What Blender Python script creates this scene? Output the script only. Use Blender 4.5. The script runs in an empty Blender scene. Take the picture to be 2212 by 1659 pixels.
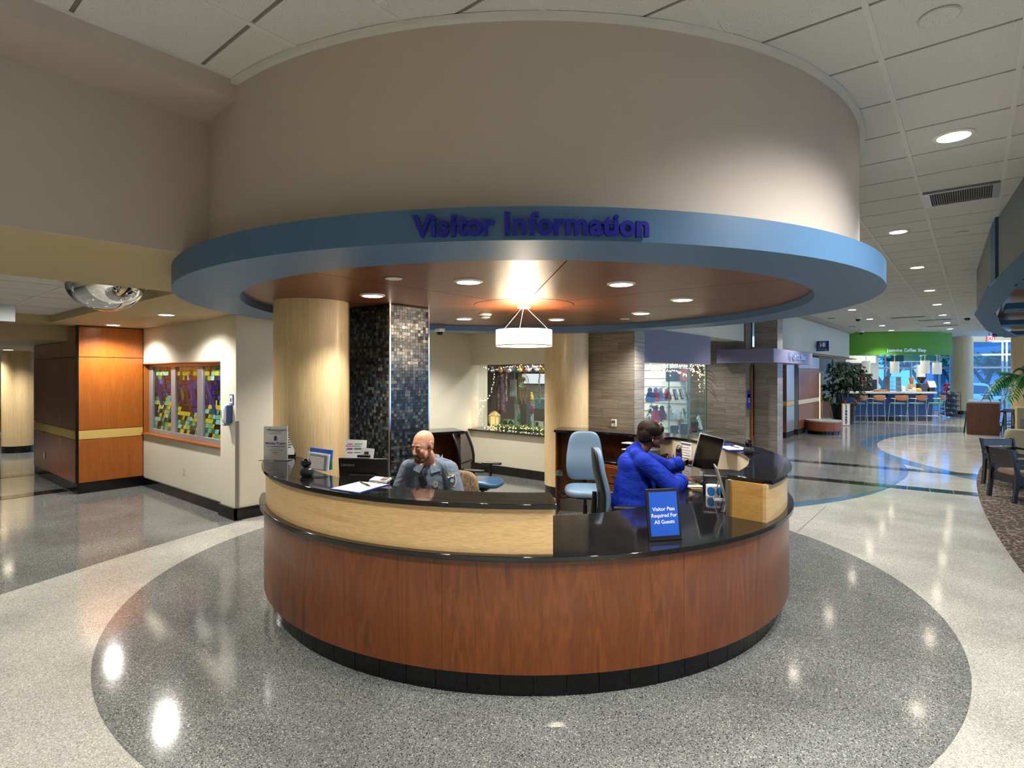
import bpy, bmesh, math, random
from math import pi, sin, cos, radians, atan2, hypot
from mathutils import Vector, Matrix

# ------------------------------------------------------------------ camera, world, exposure
S = bpy.context.scene
COL = S.collection
cam_d = bpy.data.cameras.new('camera')
cam_d.sensor_width = 36.0
cam_d.lens = 36.0 * 1213.5 / 2212.0
cam_d.shift_y = -0.00967
cam_d.clip_start, cam_d.clip_end = 0.05, 300
cam = bpy.data.objects.new('camera', cam_d)
COL.objects.link(cam)
CAM = Vector((3.508, -4.453, 1.918))
cam.location = CAM
cam.rotation_euler = (radians(90), 0, radians(39.45))
S.camera = cam

W = bpy.data.worlds.new('daylight')
S.world = W
W.use_nodes = True
wn = W.node_tree.nodes
wn['Background'].inputs[0].default_value = (0.38, 0.62, 1.0, 1)
wn['Background'].inputs[1].default_value = 1.15

S.view_settings.view_transform = 'Standard'
S.view_settings.look = 'None'
S.view_settings.gamma = 1.0
S.view_settings.exposure = 1.15
S.view_settings.use_curve_mapping = False
S.cycles.max_bounces = 7
S.cycles.diffuse_bounces = 4
S.cycles.glossy_bounces = 4
S.cycles.transmission_bounces = 6
S.cycles.transparent_max_bounces = 8
S.cycles.sample_clamp_indirect = 6.0
S.cycles.caustics_reflective = False
S.cycles.caustics_refractive = False

# daylight through the glazed side of the lobby, beyond the lounge
def area(name, loc, rot, sx, sy, power, color):
    l = bpy.data.lights.new(name, 'AREA'); l.shape = 'RECTANGLE'; l.size, l.size_y = sx, sy
    l.energy = power; l.color = color
    o = bpy.data.objects.new(name, l); COL.objects.link(o); o.location = loc; o.rotation_euler = rot
    return o
sun_d = bpy.data.lights.new('sun', 'SUN'); sun_d.energy = 2.2; sun_d.angle = 0.02; sun_d.color = (1.0, 0.97, 0.92)
sun = bpy.data.objects.new('sun', sun_d); COL.objects.link(sun); sun.rotation_euler = (radians(48), 0, radians(-20))
WARM = (1.0, 0.82, 0.60)
WHITE = (1.0, 0.965, 0.91)

# ------------------------------------------------------------------ materials
MATS = {}
def lin(c):
    return tuple((x / 12.92 if x <= 0.04045 else ((x + 0.055) / 1.055) ** 2.4) for x in c)
def hexc(h):
    return lin(tuple(int(h[i:i + 2], 16) / 255 for i in (0, 2, 4))) + (1.0,)
def mat(name, col='808080', rough=0.5, metal=0.0, spec=0.5, emit=0.0, ecol=None, trans=0.0, alpha=1.0, coat=0.0, ior=1.5):
    if name in MATS: return MATS[name]
    m = bpy.data.materials.new(name); m.use_nodes = True
    b = m.node_tree.nodes['Principled BSDF']
    c = hexc(col) if isinstance(col, str) else tuple(col) + (1.0,)
    b.inputs['Base Color'].default_value = c
    b.inputs['Roughness'].default_value = rough
    b.inputs['Metallic'].default_value = metal
    b.inputs['Specular IOR Level'].default_value = spec
    b.inputs['IOR'].default_value = ior
    b.inputs['Transmission Weight'].default_value = trans
    b.inputs['Alpha'].default_value = alpha
    b.inputs['Coat Weight'].default_value = coat
    b.inputs['Coat Roughness'].default_value = 0.08
    if emit:
        b.inputs['Emission Color'].default_value = hexc(ecol) if ecol else c
        b.inputs['Emission Strength'].default_value = emit
    MATS[name] = m
    return m
def nodes(name, **k):
    m = mat(name, **k); nt = m.node_tree
    return m, nt, nt.nodes, nt.links, nt.nodes['Principled BSDF']
def ramp(n, stops, interp='LINEAR'):
    r = n.new('ShaderNodeValToRGB'); e = r.color_ramp; e.interpolation = interp
    while len(e.elements) > 1: e.elements.remove(e.elements[-1])
    e.elements[0].position = stops[0][0]; e.elements[0].color = hexc(stops[0][1])
    for p, c in stops[1:]:
        x = e.elements.new(p); x.color = hexc(c)
    return r
def coords(n, l, scale=(1, 1, 1), kind='Object', rot=(0, 0, 0)):
    t = n.new('ShaderNodeTexCoord'); mp = n.new('ShaderNodeMapping')
    mp.inputs['Scale'].default_value = scale; mp.inputs['Rotation'].default_value = rot
    l.new(t.outputs[kind], mp.inputs['Vector']); return mp.outputs['Vector']
def noise(n, l, vec, scale, detail=3, rough=0.5, dist=0.0):
    t = n.new('ShaderNodeTexNoise'); t.inputs['Scale'].default_value = scale; t.inputs['Detail'].default_value = detail
    t.inputs['Roughness'].default_value = rough; t.inputs['Distortion'].default_value = dist
    l.new(vec, t.inputs['Vector']); return t
def mixc(n, l, fac, a, b, mode='MIX'):
    x = n.new('ShaderNodeMix'); x.data_type = 'RGBA'; x.blend_type = mode
    for s, v in ((0, fac), (6, a), (7, b)):
        if hasattr(v, 'is_output'): l.new(v, x.inputs[s])
        else: x.inputs[s].default_value = v if s == 0 or not isinstance(v, str) else hexc(v)
    return x.outputs[2]
def bump(n, l, b, h, strength=0.1, dist=0.01):
    x = n.new('ShaderNodeBump'); x.inputs['Strength'].default_value = strength; x.inputs['Distance'].default_value = dist
    l.new(h, x.inputs['Height']); l.new(x.outputs[0], b.inputs['Normal'])
def paint(name, col, rough=0.6, var=0.04):
    if name in MATS: return MATS[name]
    m, nt, n, l, b = nodes(name, col=col, rough=rough, spec=0.3)
    v = coords(n, l, (1, 1, 1)); t = noise(n, l, v, 90, 2)
    bump(n, l, b, t.outputs[0], 0.06, 0.002)
    return m
def wood(name, dark, light, scale=(7, 7, 0.6), rough=0.35, coat=0.0, fine=60, spec=0.5, dist=1.2):
    if name in MATS: return MATS[name]
    m, nt, n, l, b = nodes(name, rough=rough, coat=coat, spec=spec)
    mid = ''.join('%02x' % ((int(dark[i:i + 2], 16) * 2 + int(light[i:i + 2], 16) * 3) // 5) for i in (0, 2, 4))
    v = coords(n, l, scale)
    a = noise(n, l, v, 1.0, 4, 0.55, dist)
    r = ramp(n, [(0.28, dark), (0.46, light), (0.54, mid), (0.72, light)]); l.new(a.outputs[0], r.inputs[0])
    v2 = coords(n, l, tuple(s * 9 for s in scale)); f = noise(n, l, v2, 1.5, 3, 0.6)
    r2 = ramp(n, [(0.35, 'd2d2d2'), (0.62, 'ffffff')]); l.new(f.outputs[0], r2.inputs[0])
    l.new(mixc(n, l, 0.55, r.outputs[0], r2.outputs[0], 'MULTIPLY'), b.inputs['Base Color'])
    return m
def terrazzo(name, base, chips, rough=0.10, scale=120, spec=0.5):
    if name in MATS: return MATS[name]
    m, nt, n, l, b = nodes(name, rough=rough, spec=spec)
    v = coords(n, l)
    vo = n.new('ShaderNodeTexVoronoi'); vo.inputs['Scale'].default_value = scale; l.new(v, vo.inputs['Vector'])
    sep = n.new('ShaderNodeSeparateColor'); l.new(vo.outputs['Color'], sep.inputs[0])
    r = ramp(n, chips, 'CONSTANT'); l.new(sep.outputs[0], r.inputs[0])
    mask = ramp(n, [(0.0, 'ffffff'), (0.52, 'ffffff'), (0.62, '000000')]); l.new(vo.outputs['Distance'], mask.inputs[0])
    big = noise(n, l, v, 1.3, 3)
    rb = ramp(n, [(0.3, 'd8d8d8'), (0.7, 'ffffff')]); l.new(big.outputs[0], rb.inputs[0])
    c = mixc(n, l, mask.outputs[0], base, r.outputs[0])
    l.new(mixc(n, l, 1.0, c, rb.outputs[0], 'MULTIPLY'), b.inputs['Base Color'])
    wob = noise(n, l, v, 5.0, 2); bump(n, l, b, wob.outputs[0], 0.022, 0.02)
    return m

M_CREAM = paint('cream_wall_paint', 'd6d0bd')
M_BEIGE = paint('beige_drum_paint', 'b8ada0')
M_TAN = paint('tan_soffit_paint', 'b3a27c')
M_WHITE = mat('white_enamel', 'e8e6e0', 0.4)
M_BLUE = paint('slate_blue_paint', '47698a', 0.45)
M_TEAL = paint('teal_paint', '2f5872', 0.5)
M_CHERRY = wood('cherry_laminate', '4a2209', '763e12', (5, 5, 0.7), 0.32, 0.2, dist=2.0)
M_CHERRYD = wood('cherry_panel', '70402a', '96603e', (9, 9, 0.5), 0.28, 0.2)
M_ORANGE = wood('amber_maple_panel', '8c4a14', 'a65c1c', (5, 5, 0.5), 0.30, 0.2)
M_WCEIL = wood('canopy_veneer', '582a15', '764020', (0.9, 7, 7), 0.38, 0.0)
M_MAPLE = wood('pale_maple', 'd0a970', 'dcba84', (1.4, 1.4, 11), 0.35, 0.2, dist=0.7)
M_COLUMN = wood('maple_column_veneer', 'd2b27e', 'dfc392', (14, 14, 0.35), 0.4, 0.1, dist=0.4)
M_BAND = mat('pale_maple_band', 'c7a95f', 0.4)
M_BLACK = mat('black_plastic', '111113', 0.4)
M_BLACKG = mat('black_gloss', '08080a', 0.12)
M_BLACKM = mat('black_matte', '1a1a1c', 0.7)
M_CHROME = mat('chrome', 'd8d8da', 0.12, 1.0)
M_ALU = mat('brushed_aluminium', 'a9aaac', 0.35, 1.0)
M_SILVER = mat('silver_paint', 'b4b6ba', 0.35, 0.6)
M_PAPER = mat('paper_white', 'eceae6', 0.7)
M_LENS = mat('downlight_lens', 'fff2dc', 0.5, emit=14.0, ecol='fff0d8')
M_GLASS = mat('clear_glass', 'f2fbff', 0.02, trans=1.0, ior=1.45)
M_ACRYL = mat('clear_acrylic', 'f4f6ff', 0.05, trans=1.0, ior=1.3)
M_TERR = terrazzo('terrazzo_light', 'b8b6ac', [(0, 'acaaa0'), (0.35, 'c6c4ba'), (0.55, 'd8d5cb'), (0.75, '9c9a92'), (0.9, 'e8e4d8'), (0.96, '7a7872')], rough=.10, scale=150)
M_TERRD = terrazzo('terrazzo_grey', '787a78', [(0, '6b6e6c'), (0.3, '4a4c50'), (0.42, '7e807e'), (0.66, '959691'), (0.84, '232428'), (0.95, 'c8c4ba')], rough=.10, scale=150)
M_TERRB = terrazzo('terrazzo_blue', '4d6f8a', [(0, '4a6c88'), (0.4, '5b7d98'), (0.8, '3f5f78')], scale=150)
M_STRIP = mat('black_granite_strip', '14161a', 0.08)
def granite():
    m, nt, n, l, b = nodes('black_granite', rough=0.07, spec=0.55)
    v = coords(n, l); t = noise(n, l, v, 320, 2, 0.7)
    r = ramp(n, [(0.4, '0a0b0d'), (0.62, '1c1d20'), (0.74, '3a3a3c')]); l.new(t.outputs[0], r.inputs[0])
    l.new(r.outputs[0], b.inputs['Base Color']); return m
M_GRANITE = granite()
def ctile():
    m, nt, n, l, b = nodes('acoustic_tile', rough=0.9, spec=0.1)
    v = coords(n, l); t = noise(n, l, v, 130, 3, 0.65)
    r = ramp(n, [(0.30, '6b6a66'), (0.37, 'c9c8c2'), (0.6, 'd2d1cb')]); l.new(t.outputs[0], r.inputs[0])
    l.new(r.outputs[0], b.inputs['Base Color']); bump(n, l, b, t.outputs[0], 0.25, 0.004); return m
M_CTILE = ctile()
M_TEE = mat('ceiling_grid_white', 'cfcec8', 0.5)
def stone():
    m, nt, n, l, b = nodes('grey_vein_stone', rough=0.35, spec=0.4)
    v = coords(n, l, (1.2, 1.2, 26)); oi = n.new('ShaderNodeObjectInfo')
    ad = n.new('ShaderNodeVectorMath'); ad.operation = 'ADD'; l.new(v, ad.inputs[0])
    cx = n.new('ShaderNodeCombineXYZ'); mu = n.new('ShaderNodeMath'); mu.operation = 'MULTIPLY'; mu.inputs[1].default_value = 60
    l.new(oi.outputs['Random'], mu.inputs[0]); l.new(mu.outputs[0], cx.inputs[2]); l.new(cx.outputs[0], ad.inputs[1])
    t = noise(n, l, ad.outputs[0], 1.6, 4, 0.6, 0.6)
    r = ramp(n, [(0.25, '6f665b'), (0.5, '8d8376'), (0.62, '9d9385'), (0.75, '7c7266')]); l.new(t.outputs[0], r.inputs[0])
    vv = n.new('ShaderNodeMapRange'); l.new(oi.outputs['Random'], vv.inputs[0]); vv.inputs[3].default_value = 0.85; vv.inputs[4].default_value = 1.12
    sc = n.new('ShaderNodeVectorMath'); sc.operation = 'SCALE'; l.new(r.outputs[0], sc.inputs[0]); l.new(vv.outputs[0], sc.inputs['Scale'])
    l.new(sc.outputs[0], b.inputs['Base Color']); return m
M_STONE = stone()

# ------------------------------------------------------------------ mesh helpers
class MB:
    def __init__(s): s.v = []; s.f = []; s.x = Matrix.Identity(4)
    def add(s, vs, fs):
        k = len(s.v); s.v += [s.x @ Vector(p) for p in vs]; s.f += [tuple(i + k for i in q) for q in fs]; return s
    def at(s, loc=(0, 0, 0), rot=(0, 0, 0)):
        from mathutils import Euler
        s.x = Matrix.Translation(loc) @ Euler(rot).to_matrix().to_4x4(); return s
    def box(s, c, d):
        x, y, z = c; a, b, h = d[0] / 2, d[1] / 2, d[2] / 2
        return s.add([(x - a, y - b, z - h), (x + a, y - b, z - h), (x + a, y + b, z - h), (x - a, y + b, z - h), (x - a, y - b, z + h), (x + a, y - b, z + h), (x + a, y + b, z + h), (x - a, y + b, z + h)],
                     [(0, 3, 2, 1), (4, 5, 6, 7), (0, 1, 5, 4), (1, 2, 6, 5), (2, 3, 7, 6), (3, 0, 4, 7)])
    def bb(s, x0, x1, y0, y1, z0, z1):
        return s.box(((x0 + x1) / 2, (y0 + y1) / 2, (z0 + z1) / 2), (abs(x1 - x0), abs(y1 - y0), abs(z1 - z0)))
    def prism(s, poly, z0, z1):
        n = len(poly)
        a = sum(poly[i][0] * poly[(i + 1) % n][1] - poly[(i + 1) % n][0] * poly[i][1] for i in range(n))
        if a < 0: poly = poly[::-1]
        return s.add([(p[0], p[1], z0) for p in poly] + [(p[0], p[1], z1) for p in poly],
                     [tuple(range(n))[::-1], tuple(range(n, 2 * n))] + [(i, (i + 1) % n, n + (i + 1) % n, n + i) for i in range(n)])
    def lathe(s, prof, n=24, c=(0, 0, 0), a0=0.0, a1=2 * pi, sx=1.0, sy=1.0):
        full = abs(a1 - a0 - 2 * pi) < 1e-6; m = n if full else n + 1; vs = []; fs = []
        for i in range(m):
            a = a0 + (a1 - a0) * i / n
            vs += [(c[0] + r * cos(a) * sx, c[1] + r * sin(a) * sy, c[2] + z) for r, z in prof]
        k = len(prof)
        for i in range(n):
            j = (i + 1) % m
            for q in range(k - 1): fs.append((i * k + q, j * k + q, j * k + q + 1, i * k + q + 1))
        if full:
            if prof[0][0] > 1e-6: fs.append(tuple(i * k for i in range(m))[::-1])
            if prof[-1][0] > 1e-6: fs.append(tuple(i * k + k - 1 for i in range(m)))
        return s.add(vs, fs)
    def cyl(s, c, r, h, n=20, r2=None):
        r2 = r if r2 is None else r2
        return s.lathe([(r, 0), (r2, h)], n, c)
    def sector(s, r0, r1, z0, z1, a0, a1, n):
        vs = []; fs = []
        for i in range(n + 1):
            a = a0 + (a1 - a0) * i / n; ca, sa = cos(a), sin(a)
            vs += [(r0 * ca, r0 * sa, z0), (r1 * ca, r1 * sa, z0), (r1 * ca, r1 * sa, z1), (r0 * ca, r0 * sa, z1)]
        full = abs(a1 - a0 - 2 * pi) < 1e-6
        for i in range(n):
            k = i * 4
            for q in range(4): fs.append((k + q, k + (q + 1) % 4, k + 4 + (q + 1) % 4, k + 4 + q))
        if not full: fs += [(0, 3, 2, 1), (n * 4, n * 4 + 1, n * 4 + 2, n * 4 + 3)]
        return s.add(vs, [f[::-1] for f in fs])
    def tube(s, pts, r, n=8, cap=True):
        pts = [Vector(p) for p in pts]; vs = []; fs = []
        rs = r if isinstance(r, (list, tuple)) else [r] * len(pts)
        up = None
        for i, p in enumerate(pts):
            d = (pts[min(i + 1, len(pts) - 1)] - pts[max(i - 1, 0)]).normalized()
            if up is None: up = d.orthogonal().normalized()
            up = (up - d * up.dot(d)); up = up.normalized() if up.length > 1e-6 else d.orthogonal().normalized()
            b = d.cross(up)
            for k in range(n):
                a = 2 * pi * k / n; vs.append(p + (up * cos(a) + b * sin(a)) * rs[i])
        for i in range(len(pts) - 1):
            for k in range(n):
                fs.append((i * n + k, i * n + (k + 1) % n, (i + 1) * n + (k + 1) % n, (i + 1) * n + k))
        if cap: fs += [tuple(range(n))[::-1], tuple((len(pts) - 1) * n + k for k in range(n))]
        return s.add(vs, fs)
    def ball(s, c, r, nu=14, nv=9):
        rx, ry, rz = r if isinstance(r, (list, tuple)) else (r, r, r)
        vs = [(c[0], c[1], c[2] - rz)]
        for j in range(1, nv):
            t = -pi / 2 + pi * j / nv
            vs += [(c[0] + rx * cos(t) * cos(2 * pi * i / nu), c[1] + ry * cos(t) * sin(2 * pi * i / nu), c[2] + rz * sin(t)) for i in range(nu)]
        vs.append((c[0], c[1], c[2] + rz)); e = len(vs) - 1; fs = []
        for i in range(nu):
            fs.append((0, 1 + (i + 1) % nu, 1 + i)); fs.append((e, 1 + (nv - 2) * nu + i, 1 + (nv - 2) * nu + (i + 1) % nu))
        for j in range(nv - 2):
            for i in range(nu):
                a = 1 + j * nu; fs.append((a + i, a + (i + 1) % nu, a + nu + (i + 1) % nu, a + nu + i))
        return s.add(vs, fs)
    def loft(s, rings, cap=True):
        n = len(rings[0]); vs = [p for r in rings for p in r]; fs = []
        for j in range(len(rings) - 1):
            for i in range(n): fs.append((j * n + i, j * n + (i + 1) % n, (j + 1) * n + (i + 1) % n, (j + 1) * n + i))
        if cap: fs += [tuple(range(n))[::-1], tuple((len(rings) - 1) * n + i for i in range(n))]
        return s.add(vs, fs)
    def grid(s, fn, nu, nv):
        vs = [fn(i / nu, j / nv) for j in range(nv + 1) for i in range(nu + 1)]
        return s.add(vs, [(j * (nu + 1) + i, j * (nu + 1) + i + 1, (j + 1) * (nu + 1) + i + 1, (j + 1) * (nu + 1) + i) for j in range(nv) for i in range(nu)])
    def build(s, name, m, parent=None, smooth=False, bev=0.0, sub=0, ang=35, solid=0.0, seg=2):
        me = bpy.data.meshes.new(name); me.from_pydata([tuple(p) for p in s.v], [], s.f); me.update()
        for mm in (m if isinstance(m, (list, tuple)) else [m]): me.materials.append(mm)
        if smooth:
            me.polygons.foreach_set('use_smooth', [True] * len(me.polygons))
            if ang: me.set_sharp_from_angle(angle=radians(ang))
        o = bpy.data.objects.new(name, me); COL.objects.link(o)
        if parent: o.parent = parent
        if solid:
            q = o.modifiers.new('solid', 'SOLIDIFY'); q.thickness = solid; q.offset = 0
        if bev:
            q = o.modifiers.new('bevel', 'BEVEL'); q.width = bev; q.segments = seg; q.limit_method = 'ANGLE'; q.angle_limit = radians(40)
            me.polygons.foreach_set('use_smooth', [True] * len(me.polygons)); q.harden_normals = False
            me.set_sharp_from_angle(angle=radians(30)) if not smooth else None
        if sub:
            q = o.modifiers.new('sub', 'SUBSURF'); q.levels = q.render_levels = sub
        return o
def sring(c, a, b, n=20, p=2.6, axis='z', tilt=0.0):
    out = []
    for i in range(n):
        t = 2 * pi * i / n; ct, st = cos(t), sin(t)
        u = a * math.copysign(abs(ct) ** (2 / p), ct); v = b * math.copysign(abs(st) ** (2 / p), st)
        if axis == 'z': out.append((c[0] + u, c[1] + v, c[2] + v * tilt))
        elif axis == 'y': out.append((c[0] + u, c[1], c[2] + v))
        else: out.append((c[0], c[1] + u, c[2] + v))
    return out
def tag(o, label=None, cat=None, group=None, kind=None):
    if label: o['label'] = label
    if cat: o['category'] = cat
    if group: o['group'] = group
    if kind: o['kind'] = kind
    return o
def thing(name, label, cat, loc=(0, 0, 0), rz=0.0, group=None, kind=None):
    o = bpy.data.objects.new(name, None); COL.objects.link(o); o.empty_display_size = 0.05
    o.location = loc; o.rotation_euler = (0, 0, rz)
    return tag(o, label, cat, group, kind)
def struct(o): o['kind'] = 'structure'; return o
def copy_tree(o, loc=None, rz=None, label=None, parent=None):
    c = o.copy(); COL.objects.link(c)
    if parent: c.parent = parent
    if loc is not None: c.location = loc
    if rz is not None: c.rotation_euler = (0, 0, rz)
    if label: c['label'] = label
    for ch in list(o.children): copy_tree(ch, parent=c)
    return c
def inst(me_o, name, loc, parent=None, rot=(0, 0, 0), scale=(1, 1, 1)):
    o = bpy.data.objects.new(name, me_o.data); COL.objects.link(o); o.location = loc; o.rotation_euler = rot; o.scale = scale
    if parent: o.parent = parent
    return o
def text(body, name, m, size, loc, rot, parent=None, ext=0.002, bold=0.0, align='CENTER', spacing=1.0, ay='CENTER'):
    c = bpy.data.curves.new(name, 'FONT'); c.body = body; c.size = size; c.extrude = ext; c.offset = bold; c.resolution_u = 3
    c.align_x = align; c.align_y = ay; c.space_character = spacing
    t = bpy.data.objects.new(name, c)
    me = bpy.data.meshes.new_from_object(t); bpy.data.objects.remove(t); bpy.data.curves.remove(c)
    me.materials.clear(); me.materials.append(m)
    o = bpy.data.objects.new(name, me); COL.objects.link(o); o.location = loc; o.rotation_euler = rot
    if parent: o.parent = parent
    return o
def spot(name, loc, power, angle=120, blend=0.6, color=WARM, radius=0.06, parent=None, rot=(0, 0, 0)):
    l = bpy.data.lights.new(name, 'SPOT'); l.energy = power; l.spot_size = radians(angle); l.spot_blend = blend
    l.color = color; l.shadow_soft_size = radius
    o = bpy.data.objects.new(name, l); COL.objects.link(o); o.location = loc; o.rotation_euler = rot
    if parent: o.parent = parent
    return o
def point(name, loc, power, color=WARM, radius=0.05, parent=None):
    l = bpy.data.lights.new(name, 'POINT'); l.energy = power; l.color = color; l.shadow_soft_size = radius
    o = bpy.data.objects.new(name, l); COL.objects.link(o); o.location = loc
    if parent: o.parent = parent
    return o
RND = random.Random(7)
D = radians
# photo pixel -> point on a known plane of the room (used as a surveying aid)
_th = D(39.45); FWD = Vector((-sin(_th), cos(_th), 0)); RGT = Vector((cos(_th), sin(_th), 0))
def _ray(px, py): return FWD + RGT * ((px - 1106) / 1213.5) + Vector((0, 0, (808.1 - py) / 1213.5))
def at_d(px, py, d): return CAM + _ray(px, py) * d
def at_y(px, py, y): r = _ray(px, py); return CAM + r * ((y - CAM.y) / r.y)
def at_x(px, py, x): r = _ray(px, py); return CAM + r * ((x - CAM.x) / r.x)
def at_z(px, py, z): r = _ray(px, py); return CAM + r * ((z - CAM.z) / r.z)
def mm(d): return d / 1213.5          # metres per pixel at depth d
# ================================================================== FLOOR
def disc_poly(cx, cy, r, n, a0=0, a1=360): return [(cx + r * cos(D(a0 + (a1 - a0) * i / n)), cy + r * sin(D(a0 + (a1 - a0) * i / n))) for i in range(n if a1 - a0 == 360 else n + 1)]
floor = struct(MB().bb(-26, 12, -12, 33, -0.1, 0).build('floor', M_TERR)); floor['label'] = 'polished pale terrazzo floor with grey and blue inlaid curves'
def zone(name, poly, z, m): return MB().prism(poly, 0.0, z).build(name, m, floor)
zone('grey_terrazzo_zone', [(-2.2, -6.0), (-3.03, -3.51), (-3.41, -2.55), (-3.77, -1.49), (-3.9, -1.0), (-26, -1.0), (-26, -9), (-1.6, -9)], 0.0006, M_TERRD)
zone('blue_terrazzo_crescent', disc_poly(-4.35, 7.9, 6.83, 96), 0.0006, M_TERRB)
zone('grey_terrazzo_circle', disc_poly(-4.285, 8.466, 6.82, 96), 0.0012, M_TERRD)
zone('grey_terrazzo_field', [(-6, 12.3), (1.7, 12.3), (4.2, 14), (6, 21.6), (-6, 21.6)], 0.0018, M_TERRD)
zone('blue_terrazzo_arc', disc_poly(8.85, 14.4, 7.8, 96), 0.0024, M_TERRB)
zone('pale_terrazzo_circle', disc_poly(8.85, 14.4, 7.42, 96), 0.0030, M_TERR)
zone('grey_terrazzo_disc', disc_poly(0, 0, 3.497, 128), 0.0036, M_TERRD)
zone('terrazzo_joint', [(1.845, 3.05), (1.851, 3.05), (1.851, 4.7), (1.845, 4.7)], 0.0010, M_BLACKM)
ft = MB().bb(-0.15, 0.15, -0.16, 0.16, 0, 0.0042).build('floor_tile', M_STRIP, floor)
first = True
for k in range(22):
    for y0 in (7.16, 9.36):
        x = 3.40 - k * 0.306
        if x < -1.2 and y0 > 8: continue
        if first: ft.location = (x, y0 - 0.075 * (3.56 - x), 0); ft.rotation_euler = (0, 0, 0.075); first = False
        else: inst(ft, 'floor_tile', (x, y0 - 0.075 * (3.56 - x), 0), floor, (0, 0, 0.075))
for k in range(15):
    for x0 in (-8.1, -10.45): inst(ft, 'floor_tile', (x0, -2.12 - k * 0.306, 0), floor, (0, 0, pi / 2))
def carpet_mat():
    m, nt, n, l, b = nodes('pebble_carpet', rough=0.95, spec=0.05)
    v = coords(n, l, (1, 1.0, 1)); vo = n.new('ShaderNodeTexVoronoi'); vo.feature = 'DISTANCE_TO_EDGE'; vo.inputs['Scale'].default_value = 12; l.new(v, vo.inputs['Vector'])
    r = ramp(n, [(0.0, '85776a'), (0.06, '75695c'), (0.12, '3f3a34'), (0.5, '4c463e')]); l.new(vo.outputs['Distance'], r.inputs[0])
    t = noise(n, l, v, 260, 2); bump(n, l, b, t.outputs[0], 0.5, 0.004); l.new(r.outputs[0], b.inputs['Base Color']); return m
arc = [(3.54 + (y - 8.4) ** 2 / (2 * (46 if y < 8.4 else 33)), y) for y in [-3 + 0.5 * i for i in range(40)]]
carpet = MB().prism([(p[0], p[1]) for p in arc] + [(7.9, 16.5), (7.9, -3)], 0, 0.008).build('carpet', carpet_mat()); tag(carpet, 'brown and tan pebble patterned carpet under the lounge chairs', 'carpet')

# ================================================================== CEILINGS
ceil = struct(MB().bb(-0.35, 10, -9, 30, 3.735, 3.85).build('ceiling', M_WHITE)); ceil['label'] = 'white acoustic tile ceiling of the lobby'
t0 = MB().bb(-0.294, 0.294, -0.294, 0.294, 0, 0.02).build('ceiling_tile', M_CTILE, ceil, bev=0.006, seg=1)
rest = MB(); first = True
skip = {(5, 4)}      # the air grille sits here
for i in range(-1, 11):
    for j in range(-10, 42):
        x = 0.05 + 0.61 * (i + 0.5); y = -0.036 + 0.61 * (j + 0.5)
        if hypot(abs(x) + .3, abs(y) + .3) < 2.85: continue
        if i < 0 and y < 5: continue
        if (i, j) in skip: continue
        if y < 15 and i <= 7 and -4.4 < y:
            if i > 6 and y > 3: continue
            if i > 5 and y > 5: continue
            if first: t0.location = (x, y, 3.703); first = False
            else: inst(t0, 'ceiling_tile', (x, y, 3.703), ceil)
        else: rest.bb(x - .294, x + .294, y - .294, y + .294, 3.703, 3.72)
tag(rest.build('ceiling_tile_field', M_CTILE, ceil), kind='stuff')
for i in range(-1, 12):
    x = 0.05 + 0.61 * i; MB().bb(x - 0.014, x + 0.014, -9 if i >= 0 else 5, 26.5, 3.698, 3.735).build('grid_runner', M_TEE, ceil)
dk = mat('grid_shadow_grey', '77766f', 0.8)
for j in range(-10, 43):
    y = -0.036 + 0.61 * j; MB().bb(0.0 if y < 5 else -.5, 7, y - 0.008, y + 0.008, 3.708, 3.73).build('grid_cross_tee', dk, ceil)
struct(MB().bb(-26, 14, -13, 29.6, 4.1, 4.3).build('ceiling_sun_block', M_WHITE))['label'] = 'unseen slab above the lobby, added to block the sun'  # added out of view so the sun does not leak through ceiling gaps
# low gypsum ceiling over the side passage, with its raised tile field
low = MB().bb(-2.38, -0.46, -9, 4.2, 2.70, 2.95).bb(-8.0, -2.38, -2.33, 4.2, 2.70, 2.95).bb(-8.0, -7.25, -9, -2.33, 2.70, 2.95)
low = struct(low.build('ceiling_low', M_TAN)); low['label'] = 'tan plaster ceiling over the side passage'
infield = struct(MB().bb(-7.25, -2.38, -9, -2.33, 2.83, 2.95).build('ceiling_passage', M_WHITE))
t1 = None
for i in range(8):
    for j in range(6):
        x = -2.38 - 0.61 * (i + 0.5); y = -2.33 - 0.61 * (j + 0.5)
        if t1 is None: t1 = MB().bb(-0.294, 0.294, -0.294, 0.294, 0, 0.02).build('ceiling_tile', M_CTILE, infield, bev=0.006, seg=1); t1.location = (x, y, 2.808)
        else: inst(t1, 'ceiling_tile', (x, y, 2.808), infield)
for i in range(9): MB().bb(-2.38 - .61 * i - .012, -2.38 - .61 * i + .012, -7, -2.33, 2.803, 2.83).build('grid_runner', M_TEE, infield)
for j in range(7): MB().bb(-7.25, -2.38, -2.33 - .61 * j - .012, -2.33 - .61 * j + .012, 2.804, 2.83).build('grid_cross_tee', M_TEE, infield)
hall = struct(MB().bb(-22, -8.0, -9, -0.9, 2.47, 2.95).build('ceiling_hall', M_TAN)); hall['label'] = 'lowered plaster ceiling of the hallway past the wood wall'
# tall wall and ledge over the passage
bw = MB().bb(-0.455, -0.43, -9, -2.75, 2.70, 3.60).bb(-0.60, 0.045, -9, -2.6, 3.585, 3.735)
struct(bw.build('wall_upper_left', M_BEIGE))['label'] = 'beige upper wall above the passage'
# enclosing walls outside the picture
struct(MB().bb(-22, 12, -9.2, -9.0, 0, 3.8).build('wall_rear', M_CREAM))
struct(MB().bb(8.0, 8.2, -9, -0.8, 0, 3.8).build('wall_lobby_side', M_CREAM))
struct(MB().bb(-22.2, -22, -9, 0, 0, 3.0).build('wall_hall_end', M_CREAM))

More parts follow.
